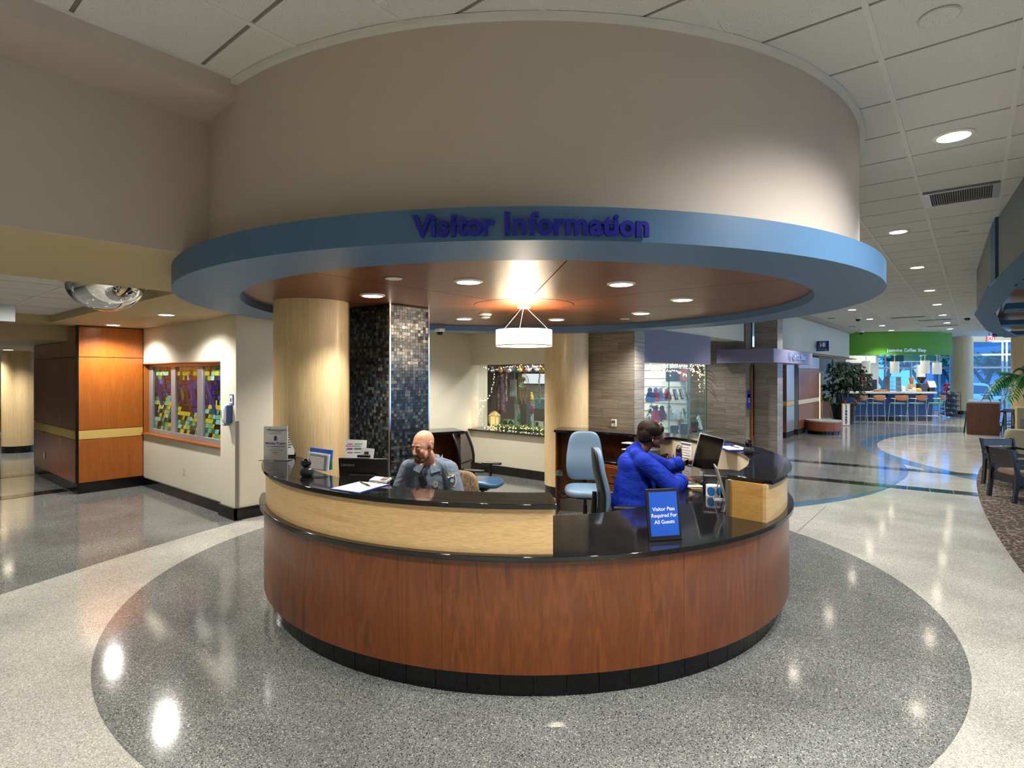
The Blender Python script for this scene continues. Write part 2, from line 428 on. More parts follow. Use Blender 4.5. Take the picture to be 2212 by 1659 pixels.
# ================================================================== PASSAGE SIDE: WOOD-CLAD WALL, STAINED GLASS WALL
core = struct(MB().bb(-10.45, -7.56, -1.94, -0.2, 0, 2.70).build('wall_wood_clad', M_BLACKM)); core['label'] = 'wood panelled wall end with pale band and black base'
def panel_y(x0, x1, y, z0, z1, m, par, name='panel', th=0.018, g=0.004): return MB().bb(x0 + g, x1 - g, y - th, y, z0 + g, z1 - g).build(name, m, par, bev=0.002, seg=1)
def panel_x(x, y0, y1, z0, z1, m, par, name='panel', th=0.018, g=0.004): return MB().bb(x, x + th, y0 + g, y1 - g, z0 + g, z1 - g).build(name, m, par, bev=0.002, seg=1)
for z0, z1, m, nm in ((0.168, 0.864, M_ORANGE, 'panel'), (0.864, 1.012, M_BAND, 'band'), (1.012, 2.192, M_ORANGE, 'panel'), (2.192, 2.69, M_ORANGE, 'panel')):
    panel_x(-7.56, -1.925, -1.02, z0, z1, m, core, nm)
for xa, xb in ((-8.475, -7.575), (-9.64, -8.475), (-10.44, -9.64)):
    for z0, z1, m, nm in ((0.168, 0.864, M_CHERRYD, 'panel'), (1.012, 2.192, M_CHERRYD, 'panel'), (2.192, 2.69 if xa > -8.5 else 2.465, M_CHERRYD, 'panel')):
        panel_y(xa, xb, -1.94, z0, z1, m, core, nm)
panel_y(-10.44, -7.575, -1.94, 0.864, 1.012, M_BAND, core, 'band')
MB().bb(-7.575, -7.54, -1.96, -1.925, 0.165, 2.70).build('corner_strip', M_BLACKG, core)
MB().bb(-10.46, -7.535, -1.945, -1.0, 0, 0.165).build('plinth', M_BLACKG, core)
sw = MB().bb(-7.56, -4.43, -1.01, -0.82, 0, 0.905).bb(-7.56, -4.43, -1.01, -0.82, 2.095, 2.70)
sw = struct(sw.build('wall_left', M_CREAM)); sw['label'] = 'cream wall around the stained glass window'
struct(MB().bb(-4.43, -3.97, -1.063, 0.2, 0, 2.70).build('wall_left_pier', M_CREAM))['label'] = 'cream wall pier beside the stained glass'
MB().bb(-3.972, -3.955, -1.075, -1.03, 0.16, 1.30).build('corner_guard', mat('grey_vinyl', '7d7770', 0.5), bpy.data.objects['wall_left_pier'])
bb_ = MB().bb(-7.54, -4.42, -1.035, -1.0, 0, 0.15).bb(-4.44, -3.945, -1.09, -1.06, 0, 0.155).bb(-3.972, -3.945, -1.09, 0.2, 0, 0.155)
struct(bb_.build('baseboard_left', M_BLACKG))['label'] = 'black stone baseboard along the cream wall'
struct(MB().bb(-4.40, -4.25, 0.2, 3.7, 0, 2.70).build('wall_desk_side', M_CREAM))['label'] = 'plain cream wall behind the information desk'

# back wall with the gift shop window
bk = MB().bb(-4.40, -0.75, 3.695, 3.80, 0, 0.80).bb(-4.40, -0.75, 3.695, 3.80, 2.10, 2.75).bb(-1.9, -0.75, 3.695, 3.80, 0.8, 2.10).bb(-4.40, -4.36, 3.8, 4.3, 0, 2.75)
bk = struct(bk.build('wall_back', M_CREAM)); bk['label'] = 'cream wall around the gift shop window'
bt = None
for k in range(8):
    o = MB().bb(-4.25 + .305 * k + .003, -4.25 + .305 * (k + 1) - .003, 3.675, 3.695, 0, 0.165)
    o.build('baseboard_tile', M_BLACKG, bk)
struct(MB().bb(-4.33, -1.9, 3.60, 4.20, 0.80, 0.835).build('window_sill_1', M_GRANITE, bev=.004))['label'] = 'black stone sill of the gift shop window'

# stone clad walls, tile by tile
def stone_wall(name, label, axis, c, a0, a1, z0, z1, face, off=0.0, th=0.02):
    core = MB()
    if axis == 'y': core.bb(a0, a1, c, c + 0.1 * face, z0, z1)
    else: core.bb(c - 0.1 * face, c, a0, a1, z0, z1)
    w = struct(core.build(name, mat('grout_grey', '6a635a', 0.9))); w['label'] = label
    r = 0; z = z0
    while z < z1 - 0.02:
        h = min(0.153, z1 - z); a = a0 - (0.305 if (r + int(off)) % 2 else 0.0)
        while a < a1 - 0.01:
            b0, b1 = max(a, a0), min(a + 0.61, a1)
            if b1 - b0 > 0.03:
                pr = RND.uniform(0, 0.002)
                if axis == 'y': MB().bb(b0 + .0015, b1 - .0015, c - th - pr, c, z + .0015, z + h - .0015).build('stone_tile', M_STONE, w)
                else: MB().bb(c, c + th + pr, b0 + .0015, b1 - .0015, z + .0015, z + h - .0015).build('stone_tile', M_STONE, w)
            a += 0.61
        z += 0.153; r += 1
    return w
stone_wall('wall_stone_desk', 'grey veined stone wall behind the desk beside the round column', 'y', 3.675, -1.85, -0.67, 0.9, 2.75, 1)
stone_wall('wall_stone_desk_return', 'narrow daylit stone return beside the shop glass', 'x', -0.67, 3.655, 4.0, 0.6, 2.75, 1)
SY = 9.38; SXE = at_y(1609, 800, SY).x
stone_wall('wall_stone_shop', 'grey stone wall behind the glass shop corner', 'y', SY + .02, -3.6, SXE, 0.0, 3.3, 1)
stone_wall('wall_stone_shop_return', 'daylit stone edge beside the kiosk door', 'x', SXE, SY, at_x(1622, 800, SXE).y, 0.0, 3.3, 1)
stone_wall('wall_stone_pier', 'grey stone pier under the kiosk sign', 'y', 9.98, -0.66, -0.15, 0.0, 3.3, 1)
stone_wall('wall_stone_pier_return', 'daylit stone edge of the kiosk pier', 'x', -0.15, 9.96, 10.45, 0.0, 3.3, 1)
dr = MB().bb(SXE + .03, -0.67, 9.80, 9.86, 0, 2.05).build('door_1', mat('purple_door', '6a5f78', 0.4)); struct(dr)['label'] = 'narrow purple door between the stone piers'
MB().bb(SXE + .03, SXE + .065, 9.70, 9.80, 0, 2.1).build('door_frame', M_ORANGE, dr)
MB().bb(SXE + .03, -0.67, 9.78, 9.86, 2.1, 3.3).build('transom_panel', M_TEAL, dr)

# corridor wall towards the coffee shop
cw = MB().bb(-0.80, -0.52, 10.45, 22.6, 2.58, 3.70)
cw = struct(cw.build('wall_corridor', paint('pale_corridor_paint', 'c6c8bd'))); cw['label'] = 'pale upper wall over the vending recess'
struct(MB().bb(-0.52, -0.35, 10.0, 22.6, 3.60, 3.70).build('trim_1', paint('cornice_paint', 'a89f8a')))
rec = struct(MB().bb(-2.4, -2.2, 10.3, 30, 0, 2.6).build('wall_recess', paint('pale_blue_paint', '9cb6c4'))); rec['label'] = 'pale blue wall inside the vending recess'
struct(MB().bb(-2.4, -0.52, 10.3, 24.5, 2.56, 2.60).build('ceiling_recess', M_TAN))
# wood and grey panelled piers in the recess
p1 = struct(MB().bb(-1.6, -0.83, 13.72, 14.6, 0, 2.56).build('wall_recess_pier', M_BLACKM)); p1['label'] = 'dark red panelled pier in the vending recess'
for z0, z1, m in ((0.17, 0.95, M_CHERRYD), (0.95, 1.1, M_BAND), (1.1, 2.4, M_CHERRYD)):
    panel_y(-1.6, -0.83, 13.72, z0, z1, m, p1); panel_x(-0.83, 13.70, 14.6, z0, z1, M_SILVER if m is M_CHERRYD else m, p1)
p2 = struct(MB().bb(-1.6, -0.78, 14.95, 18.0, 0, 2.56).build('wall_recess_bay', M_BLACKM)); p2['label'] = 'red panelled bay with pale band and grey end'
panel_y(-1.6, -0.78, 14.95, 0.17, 2.1, paint('grey_green_panel', '7f9298', 0.4), p2); panel_y(-1.6, -0.78, 14.95, 2.1, 2.5, M_SILVER, p2)
for z0, z1, m in ((0.17, 0.95, M_CHERRYD), (0.95, 1.1, mat('pale_band', 'c9bd9f', 0.5)), (1.1, 2.1, M_CHERRYD), (2.1, 2.5, M_SILVER)):
    panel_x(-0.78, 14.95, 16.4, z0, z1, m, p2); panel_x(-0.78, 16.4, 18.0, z0, z1, m, p2)

# round columns
def column(x, y, label, ztop, z0=0.0):
    c = thing('round_column', label, 'column', (x, y, 0), group='round maple columns')
    MB().lathe([(0.35, 0.165), (0.35, ztop)], 64).build('shaft', M_COLUMN, c, smooth=True)
    b = MB().lathe([(0.342, 0.0), (0.342, 0.165)], 48).build('base_core', M_BLACKM, c, smooth=True)
    for k in range(18):
        a0, a1 = 2 * pi * k / 18 + .008, 2 * pi * (k + 1) / 18 - .008
        MB().sector(0.342, 0.347, 0.002, 0.163, a0, a1, 3).build('base_tile', M_BLACKG, c)
    return c
column(-1.47, -1.466, 'round maple column standing inside the information desk', 2.614)
column(-1.53, 3.04, 'round maple column behind the desk beside the gift shop window', 2.70)
column(-14.75, -1.45, 'round maple column far down the side hallway', 2.47)

# hallway end beyond the wood wall
he = struct(MB().bb(-20.4, -20.2, -6, -0.9, 0, 2.5).build('wall_hallway', M_CREAM)); he['label'] = 'far hallway wall with wood wainscot'
MB().bb(-20.2, -20.18, -3.0, -0.9, 0.1, 0.86).build('wainscot', M_ORANGE, he); MB().bb(-20.2, -20.175, -3.0, -0.9, 0.86, 1.02).build('band', M_BAND, he)
hd = struct(MB().bb(-20.2, -20.15, -3.75, -2.75, 0, 2.1).build('door_2', wood('door_veneer', '6b5040', '82644e'))); hd['label'] = 'brown wooden door at the end of the hallway'
MB().bb(-20.2, -20.14, -2.75, -2.68, 0, 2.17).build('door_frame', M_BLACKM, hd); MB().bb(-20.2, -20.14, -3.82, -2.75, 2.1, 2.17).build('door_head', M_BLACKM, hd)
# ================================================================== DRUM CANOPY OVER THE DESK
can = thing('drum_canopy', 'round beige drum canopy with blue ring and blue lettering above the desk', 'canopy', (0, 0, 0))
MB().sector(2.85, 2.88, 2.69, 3.735, 0, 2 * pi, 160).build('drum_wall', M_BEIGE, can, smooth=True, ang=30)
MB().sector(2.88, 2.915, 3.672, 3.70, 0, 2 * pi, 160).build('top_trim', M_TEE, can, smooth=True, ang=30)
rg = MB(); rg.sector(2.58, 3.043, 2.544, 2.703, 0, 2 * pi, 192).build('ring', M_BLUE, can, smooth=True, ang=30)
for k in range(8):
    a0, a1 = D(-45 + 45 * k), D(-45 + 45 * (k + 1)); g = 0.004
    vs = []
    n = 14
    ins = [(0.503 * cos(a0 + (a1 - a0) * i / n), 0.503 * sin(a0 + (a1 - a0) * i / n)) for i in range(n + 1)]
    out = [(2.60 * cos(a0 + (a1 - a0) * i / n), 2.60 * sin(a0 + (a1 - a0) * i / n)) for i in range(n + 1)]
    nx0, nx1 = (-sin(a0) * g, cos(a0) * g), (sin(a1) * g, -cos(a1) * g)
    ins[0] = (ins[0][0] + nx0[0], ins[0][1] + nx0[1]); out[0] = (out[0][0] + nx0[0], out[0][1] + nx0[1])
    ins[-1] = (ins[-1][0] + nx1[0], ins[-1][1] + nx1[1]); out[-1] = (out[-1][0] + nx1[0], out[-1][1] + nx1[1])
    mb = MB(); pts = [p for p in ins] + [p for p in out]; m_ = n + 1
    for z in (2.615, 2.635):
        mb.v += [Vector((p[0], p[1], z)) for p in pts]
    for i in range(n):
        mb.f += [(i, i + 1, m_ + i + 1, m_ + i), (2 * m_ + i, 3 * m_ + i, 3 * m_ + i + 1, 2 * m_ + i + 1), (i, 2 * m_ + i, 2 * m_ + i + 1, i + 1)]
    mb.f += [(0, m_, 3 * m_, 2 * m_), (n, 2 * m_ + n, 3 * m_ + n, m_ + n)]
    o = mb.build('veneer_panel', M_WCEIL, can)
MB().cyl((0, 0, 2.613), 0.497, 0.02, 64).build('centre_disc', M_WCEIL, can)
MB().cyl((0, 0, 2.640), 2.60, 0.01, 96).build('backing_board', M_BLACKM, can)
M_LET = mat('royal_blue_letter', '0b1090', 0.4)
word = 'Visitor Information'
adv = {'V': .60, 'i': .28, 's': .50, 't': .36, 'o': .60, 'r': .42, ' ': .34, 'I': .34, 'n': .59, 'f': .36, 'm': .90, 'a': .55}
tot = sum(adv[c] for c in word); a = D(-61.5); span = D(61.5 - 40.6)
for c in word:
    w_ = adv[c] / tot * span
    if c != ' ':
        th = a + w_ / 2
        text(c, 'letter', M_LET, 0.142, (3.062 * cos(th), 3.062 * sin(th), 2.568), (pi / 2, 0, th + pi / 2), can, ext=0.009, bold=0.0048, ay='BOTTOM_BASELINE')
    a += w_

def downlight(x, y, z, label, group, power, r=0.085, angle=112, color=WHITE, blend=0.6):
    t = thing('downlight', label, 'downlight', (x, y, z), group=group)
    MB().lathe([(r * 1.28, 0.004), (r * 1.28, -0.006), (r * 1.02, -0.012), (r, -0.004), (r, 0.004)], 28).build('trim_ring', M_WHITE, t, smooth=True)
    MB().cyl((0, 0, -0.006), r * 0.99, 0.006, 24).build('lens', M_LENS, t)
    spot('lamp', (0, 0, -0.03), power, angle, blend, color, r * 0.8, t)
    return t
LCAN = 55
canl = ['in front, beside the white speaker disc', 'front, nearest the blue word Information', 'front, second from the ring on the coffee shop side', 'towards the coffee shop, over the maple end panel', 'behind, over the seated person in blue', 'behind, in front of the round column', 'behind, beside the smoke detector', 'hidden behind the mosaic pillar']
for k, ang in enumerate((-112.5, -67.5, -22.5, 22.5, 67.5, 112.5, 157.5)):
    downlight(1.53 * cos(D(ang)), 1.53 * sin(D(ang)), 2.613, 'recessed light in wood canopy ceiling, ' + canl[k], 'lights in the wood canopy ceiling', LCAN, 0.085)

# pendant lamp
pd = thing('pendant_lamp', 'white drum shade pendant lamp hanging over the information desk', 'lamp', (0, 0, 2.613))
MB().cyl((0, 0, -0.03), 0.065, 0.03, 28).build('ceiling_cup', M_WHITE, pd, smooth=True)
for a in (20, 140, 260):
    MB().tube([(0.03 * cos(D(a)), 0.03 * sin(D(a)), -0.03), (0.26 * cos(D(a)), 0.26 * sin(D(a)), -0.255)], 0.002, 6).build('suspension_wire', M_ALU, pd)
M_SHADE = mat('glowing_linen_shade', 'fff4e0', 0.8, emit=2.6, ecol='fff0d2')
MB().sector(0.278, 0.283, -0.415, -0.252, 0, 2 * pi, 64).build('shade', M_SHADE, pd, smooth=True, ang=30)
MB().cyl((0, 0, -0.405), 0.276, 0.004, 48).build('diffuser', mat('lamp_diffuser', 'fff4e0', 0.8, emit=5.0, ecol='fff2da'), pd)
MB().sector(0.283, 0.286, -0.415, -0.405, 0, 2 * pi, 64).build('rim', mat('tan_rim', 'b08d55', 0.6), pd, smooth=True, ang=30)
point('bulb', (0, 0, -0.17), 14, WARM, 0.1, pd)
point('bulb', (0, 0, -0.48), 10, WARM, 0.12, pd)

# small ceiling fittings under the canopy
t = thing('smoke_detector', 'white round smoke detector on the wood canopy ceiling', 'detector', (-0.86, 0.37, 2.613))
MB().lathe([(0.075, 0), (0.075, -0.015), (0.06, -0.02), (0.055, -0.045), (0.02, -0.055), (0, -0.055)], 28).build('body', M_WHITE, t, smooth=True)
MB().lathe([(0.0615, -0.026), (0.0615, -0.036)], 28).build('vent_band', M_BLACKM, t)
def dome_cam(x, y, z, label, s=1.0):
    t = thing('dome_camera', label, 'camera', (x, y, z))
    MB().lathe([(0.075 * s, 0), (0.075 * s, -0.03 * s), (0.062 * s, -0.045 * s), (0.05 * s, -0.045 * s)], 28).build('housing', M_WHITE, t, smooth=True)
    MB().lathe([(0.052 * s, -0.042 * s), (0.048 * s, -0.065 * s), (0.03 * s, -0.088 * s), (0, -0.096 * s)], 24).build('dome', M_BLACKG, t, smooth=True)
    return t
dome_cam(-2.35, 1.05, 2.56, 'white dome camera under the back rim of the canopy ring')
for x, y, lab in ((0.25, -1.85, 'flat white speaker disc in the front of the wood ceiling'), (0.12, 1.90, 'flat white speaker disc at the back of the wood ceiling')):
    t = thing('ceiling_speaker', lab, 'speaker', (x, y, 2.613))
    MB().lathe([(0.06, 0), (0.058, -0.006), (0, -0.006)], 24).build('cover', M_WHITE, t, smooth=True)
    MB().lathe([(0.064, 0), (0.064, -0.003), (0.06, -0.003)], 24).build('rim', M_SILVER, t, smooth=True)

# ================================================================== CEILING FITTINGS
LHI = 150
rows = [(3.389, 0.886, 'nearest the air grille'), (2.775, 4.03, 'first of the lounge-side row after the air grille'), (2.775, 7.06, 'second of the lounge-side row'), (2.775, 10.4, 'third of the lounge-side row'), (2.775, 13.5, 'fourth of the lounge-side row'), (2.775, 16.8, 'fifth of the lounge-side row'), (2.775, 20.15, 'sixth of the lounge-side row'), (2.775, 23.5, 'last of the lounge-side row by the green sign'),
        (0.9, 7.0, 'wall-side row, hidden by the ring'), (0.9, 10.3, 'wall-side row, just past the ring'), (0.9, 13.5, 'wall-side row, first in view'), (0.9, 16.9, 'wall-side row, second in view'), (0.9, 20.05, 'wall-side row, third in view'), (0.9, 23.0, 'wall-side row, nearest the green sign')]
for x, y, lab in rows: downlight(x, y, 3.70, 'round recessed ceiling light, ' + lab, 'recessed lights in the tile ceiling', LHI, 0.10 if y < 1 else 0.09)
for x, y in ((3.0, -3.7), (1.1, -4.5), (4.3, -2.5)): spot('unseen_lobby_spot', (x, y, 3.66), LHI, 108, .6, WHITE, .08)  # unseen spots added as fill for the desk front
for x, y in ((4.15, -1.15), (5.2, -4.6), (2.6, -6.6), (5.2, -7.6)):
    spot('unseen_lobby_spot', (x, y, 3.66), LHI * (1.5 if y > -2 else .35 if x < 3 else .8), 152 if y > -2 else 112, 0.6, WHITE, 0.08)  # more unseen spots, for ambient fill and the drum's bright side
LLO = 100
for x, y, z, lab in ((-2.60, -3.30, 2.805, 'in the tiled passage ceiling beside the mirror dome'), (-4.657, -1.652, 2.70, 'in the plaster ceiling near the stained glass'), (-7.0, -1.60, 2.70, 'close to the top of the amber wood panel'), (-13.25, -1.9, 2.47, 'in front of the far hallway column'), (-14.9, -2.4, 2.47, 'at the far end of the hallway')):
    downlight(x, y, z, 'round recessed light ' + lab, 'recessed lights of the side passage', LLO if z > 2.5 else 110, 0.085, 150)
spot('passage_fill_spot', (-4.6, -4.6, 2.78), 50, 125, .7, WHITE, .08); spot('passage_fill_spot', (-2.2, -5.5, 2.66), 45, 125, .7, WHITE, .08)  # added unseen spots that brighten the passage and its wood wall
spot('passage_fill_spot', (-8.6, -4.2, 2.42), 130, 125, .7, WHITE, .08); spot('passage_fill_spot', (-6.6, -5.0, 2.78), 90, 125, .7, WHITE, .08)
for x, y in ((-3.1, 0.4), (-3.1, 2.3), (-0.1, 3.35)): spot('aisle_fill_spot', (x, y, 2.66), 110, 130, .7, WHITE, .08)  # spots added to brighten the cream wall behind the desk
spot('hall_lamp', (-18, -2.5, 2.44), 60, 130, .7, WHITE, .08)
for x, y, r, lab in ((3.373, -0.937, 0.085, 'flat white speaker disc near the top corner of the tile ceiling'), (3.384, 4.594, 0.07, 'flat white speaker disc past the air grille'), (3.39, 8.0, 0.07, 'second flat speaker disc along the ceiling edge'), (3.39, 11.3, 0.07, 'third flat speaker disc along the ceiling edge')):
    t = thing('ceiling_speaker', lab, 'speaker', (x, y, 3.70))
    MB().lathe([(r, 0), (r * .96, -0.006), (0, -0.006)], 24).build('cover', M_CTILE, t, smooth=True)
    MB().lathe([(r * 1.06, 0.001), (r * 1.06, -0.003), (r, -0.003)], 24).build('rim', M_SILVER, t, smooth=True)
def grille(x0, x1, y0, y1, z, label, nb=26):
    t = thing('air_grille', label, 'vent', ((x0 + x1) / 2, (y0 + y1) / 2, z)); w, h = (x1 - x0) / 2, (y1 - y0) / 2
    MB().bb(-w, w, -h, -h + .035, -.008, .012).bb(-w, w, h - .035, h, -.008, .012).bb(-w, -w + .055, -h + .035, h - .035, -.008, .012).bb(w - .055, w, -h + .035, h - .035, -.008, .012).build('frame', M_SILVER, t)
    MB().bb(-w + .05, w - .05, -h + .03, h - .03, .012, .02).build('backing', M_BLACKM, t)
    lv = None
    for k in range(nb):
        x = -w + .06 + (2 * w - .12) * (k + .5) / nb
        if lv is None: lv = MB().bb(-.004, .004, -h + .03, h - .03, -.004, .012).build('louver', mat('grille_grey', '6b6c6a', .5), t); lv.location = (x, 0, 0)
        else: inst(lv, 'louver', (x, 0, 0), t)
    return t
grille(3.11, 3.70, 2.43, 2.99, 3.697, 'square grey air grille in the tile ceiling above the lounge')
for x, y, l_, lab in ((1.9, 17.0, .9, 'thin slot air vent by the wall-side lights'), (2.6, 21.6, .9, 'thin slot air vent near the green sign'), (2.5, 18.6, .9, 'thin slot air vent between the far ceiling lights'), (0.0, 15.8, .25, 'small slot vent beside the cornice'), (0.0, 19.8, .25, 'second small slot vent beside the cornice')):
    t = thing('slot_vent', lab, 'vent', (x, y, 3.698)); MB().bb(-l_ / 2, l_ / 2, -.1, .1, -.008, 0).build('frame', M_SILVER, t); MB().bb(-l_ / 2 + .03, l_ / 2 - .03, -.06, .06, -.012, -.008).build('slot', M_BLACKM, t)
dome_cam(3.35, 17.6, 3.70, 'dome camera on the far ceiling above the lounge', 1.6)
dome_cam(-0.1, 22.6, 3.70, 'dome camera beside the top of the green sign', 1.6)
dome_cam(0.7, 16.0, 3.70, 'dome camera between the wall-side ceiling lights', 1.4)

# convex safety mirror
t = thing('dome_mirror', 'silver convex dome mirror hanging from the passage ceiling', 'mirror', (-3.00, -2.75, 2.80))
MB().lathe([(0.325 * cos(D(q)), -0.27 * sin(D(q))) for q in range(0, 91, 6)], 56).build('mirror_bowl', mat('mirror_silver', 'e4e4e2', 0.02, 1.0), t, smooth=True, ang=0)
MB().lathe([(0.345, 0.005), (0.345, -0.012), (0.322, -0.016)], 56).build('mounting_ring', M_SILVER, t, smooth=True)
# hanging sign at the picture's edge
t = thing('hanging_sign', 'plain grey sign board hanging from the passage ceiling', 'sign', (-3.35, -3.75, 2.40))
MB().bb(-.02, .02, -.62, .39, 0, .155).build('board', mat('sign_grey', '7d8280', .5), t, bev=.004)
MB().tube([(0, -.2, .155), (0, -.2, .41)], .008).build('hanger', M_ALU, t); MB().tube([(0, .2, .155), (0, .2, .41)], .008).build('hanger', M_ALU, t)
# ================================================================== INFORMATION DESK
desk = thing('information_desk', 'curved cherry wood information desk with black granite tops and maple risers', 'desk', (0, 0, 0))
A0, A1 = -207.0, 116.0
npan = 9
for k in range(npan):
    a0, a1 = A0 + (A1 - A0) * k / npan, A0 + (A1 - A0) * (k + 1) / npan
    if k == 1: a1 = -146.5
    if k == 2: a0 = -123.5
    MB().sector(2.370, 2.400, 0.165, 0.832, D(a0 + .02), D(a1 - .02), 24).build('base_panel', M_CHERRY, desk, smooth=True, ang=30)
MB().sector(2.31, 2.322, 0, 0.165, D(-124), D(A1), 130).build('plinth_core', M_BLACKM, desk, smooth=True, ang=30); MB().sector(2.31, 2.322, 0, 0.165, D(A0), D(-146), 30).build('plinth_core', M_BLACKM, desk, smooth=True, ang=30)
nt_ = 66; st = (A1 - A0) / nt_
M_KICK = mat('black_plinth_tile', '050608', 0.15)
for k in range(nt_):
    if -150 < A0 + st * k < -123: continue
    MB().sector(2.322, 2.330, 0.002, 0.165, D(A0 + st * k + .05), D(A0 + st * (k + 1) - .05), 3).build('plinth_tile', M_KICK, desk)
# lower granite counter
MB().sector(1.50, 2.437, 0.833, 0.866, D(-112), D(88), 120).build('counter_top', M_GRANITE, desk, smooth=True, ang=30, bev=.004)
MB().sector(2.36, 2.437, 0.833, 0.866, D(-124.5), D(-112.05), 20).build('counter_lip', M_GRANITE, desk, smooth=True, ang=30, bev=.004)
MB().sector(2.36, 2.437, 0.833, 0.866, D(88.05), D(A1), 24).build('counter_lip', M_GRANITE, desk, smooth=True, ang=30, bev=.004)
def notched(a0, a1, rin, rout, z0, z1, n, name, m, **kw):
    """annular slab whose inner edge steps around the round column"""
    mb = MB(); vs = []
    for i in range(n + 1):
        a = a0 + (a1 - a0) * i / n; ri = rin
        d = D(a + 135.0); q = 0.356 ** 2 - (2.08 * sin(d)) ** 2
        if q > 0: ri = max(rin, 2.08 * cos(d) + q ** .5)
        vs.append((a, min(ri, rout - .02)))
    for a, ri in vs:
        ca, sa = cos(D(a)), sin(D(a)); mb.v += [Vector((ri * ca, ri * sa, z0)), Vector((rout * ca, rout * sa, z0)), Vector((rout * ca, rout * sa, z1)), Vector((ri * ca, ri * sa, z1))]
    for i in range(n):
        for q in range(4): mb.f.append((i * 4 + q, i * 4 + 4 + q, i * 4 + 4 + (q + 1) % 4, i * 4 + (q + 1) % 4))
    mb.f += [(0, 1, 2, 3), (n * 4 + 3, n * 4 + 2, n * 4 + 1, n * 4)]
    return mb.build(name, m, desk, smooth=True, ang=30, **kw)
# raised transaction ledges
notched(-130.5, -47.2, 2.09, 2.420, 1.134, 1.165, 80, 'ledge_top', M_GRANITE, bev=.004)
MB().sector(2.09, 2.420, 1.134, 1.165, D(-5.2), D(70), 60).build('ledge_top', M_GRANITE, desk, smooth=True, ang=30, bev=.004)
MB().sector(1.95, 2.420, 1.134, 1.165, D(70.05), D(116.4), 40).build('back_ledge_top', M_GRANITE, desk, smooth=True, ang=30, bev=.004)
MB().sector(1.93, 2.420, 1.134, 1.165, D(152.3), D(200), 40).build('back_ledge_top', M_GRANITE, desk, smooth=True, ang=30, bev=.004)
for a0, a1 in ((-118, -50), (-2, 60)): MB().sector(2.335, 2.341, 1.1652, 1.1656, D(a0), D(a1), 60).build('ledge_groove', M_BLACKG, desk)
MB().sector(2.362, 2.388, 0.866, 1.134, D(-125), D(-47.7), 70).build('riser_panel', M_MAPLE, desk, smooth=True, ang=30)
MB().sector(2.362, 2.388, 0.866, 1.134, D(-6), D(116), 90).build('riser_panel', M_MAPLE, desk, smooth=True, ang=30)
MB().sector(2.362, 2.388, 0.866, 1.134, D(153), D(200), 40).build('riser_panel', M_MAPLE, desk, smooth=True, ang=30)
M_TACK = paint('cream_tack_panel', 'cbbfa6', .8)
MB().sector(2.10, 2.125, 0.866, 1.134, D(-5.9), D(86), 70).build('inner_panel', M_TACK, desk, smooth=True, ang=30)
MB().sector(2.10, 2.125, 0.866, 1.134, D(-112), D(-47.7), 60).build('inner_panel', M_TACK, desk, smooth=True, ang=30)
MB().sector(2.125, 2.362, 0.866, 1.134, D(-6.0), D(-5.5), 1).build('end_panel', wood('maple_end_panel', 'b98a45', 'c99c58', (1.4, 1.4, 11), .35, .2, dist=.7), desk)
MB().sector(2.125, 2.362, 0.866, 1.134, D(-48.1), D(-47.7), 1).build('end_panel', M_MAPLE, desk)
MB().sector(2.095, 2.125, 0.866, 1.134, D(-6.3), D(-5.7), 1).build('edge_strip', M_ALU, desk)
# inner cherry lining and grey kick seen through the entrance
MB().sector(2.350, 2.369, 0.165, 1.134, D(86), D(116), 24).build('inner_lining', M_CHERRY, desk, smooth=True, ang=30)
MB().sector(2.350, 2.369, 0.165, 1.134, D(153), D(200), 30).build('inner_lining', M_CHERRY, desk, smooth=True, ang=30)
MB().sector(2.295, 2.309, 0, 0.165, D(86), D(116), 24).build('inner_kick', mat('grey_vinyl_base', '6e6a64', .5), desk, smooth=True, ang=30)
MB().sector(2.02, 2.369, 0.0, 1.134, D(115.5), D(116), 1).build('end_gable', M_CHERRY, desk)
MB().sector(2.02, 2.369, 0.0, 1.134, D(153), D(153.5), 1).build('end_gable', M_CHERRY, desk)
# drawer pedestal beneath the inner counter
ped = thing('drawer_pedestal', 'cherry drawer pedestal under the inner counter behind the blue chairs', 'cabinet', (1.62 * cos(D(79)), 1.62 * sin(D(79)), 0), D(79 - 90))
MB().bb(-.26, .26, -.18, .30, .0, .83).build('body', M_CHERRY, ped, bev=.003)
for k in range(4):
    d_ = MB().bb(-.255, .255, -.20, -.182, .03 + .2 * k, .215 + .2 * k).build('drawer', M_CHERRY, ped, bev=.003)
    MB().bb(-.07, .07, -.215, -.20, .12 + .2 * k, .13 + .2 * k).build('handle', M_ALU, d_)

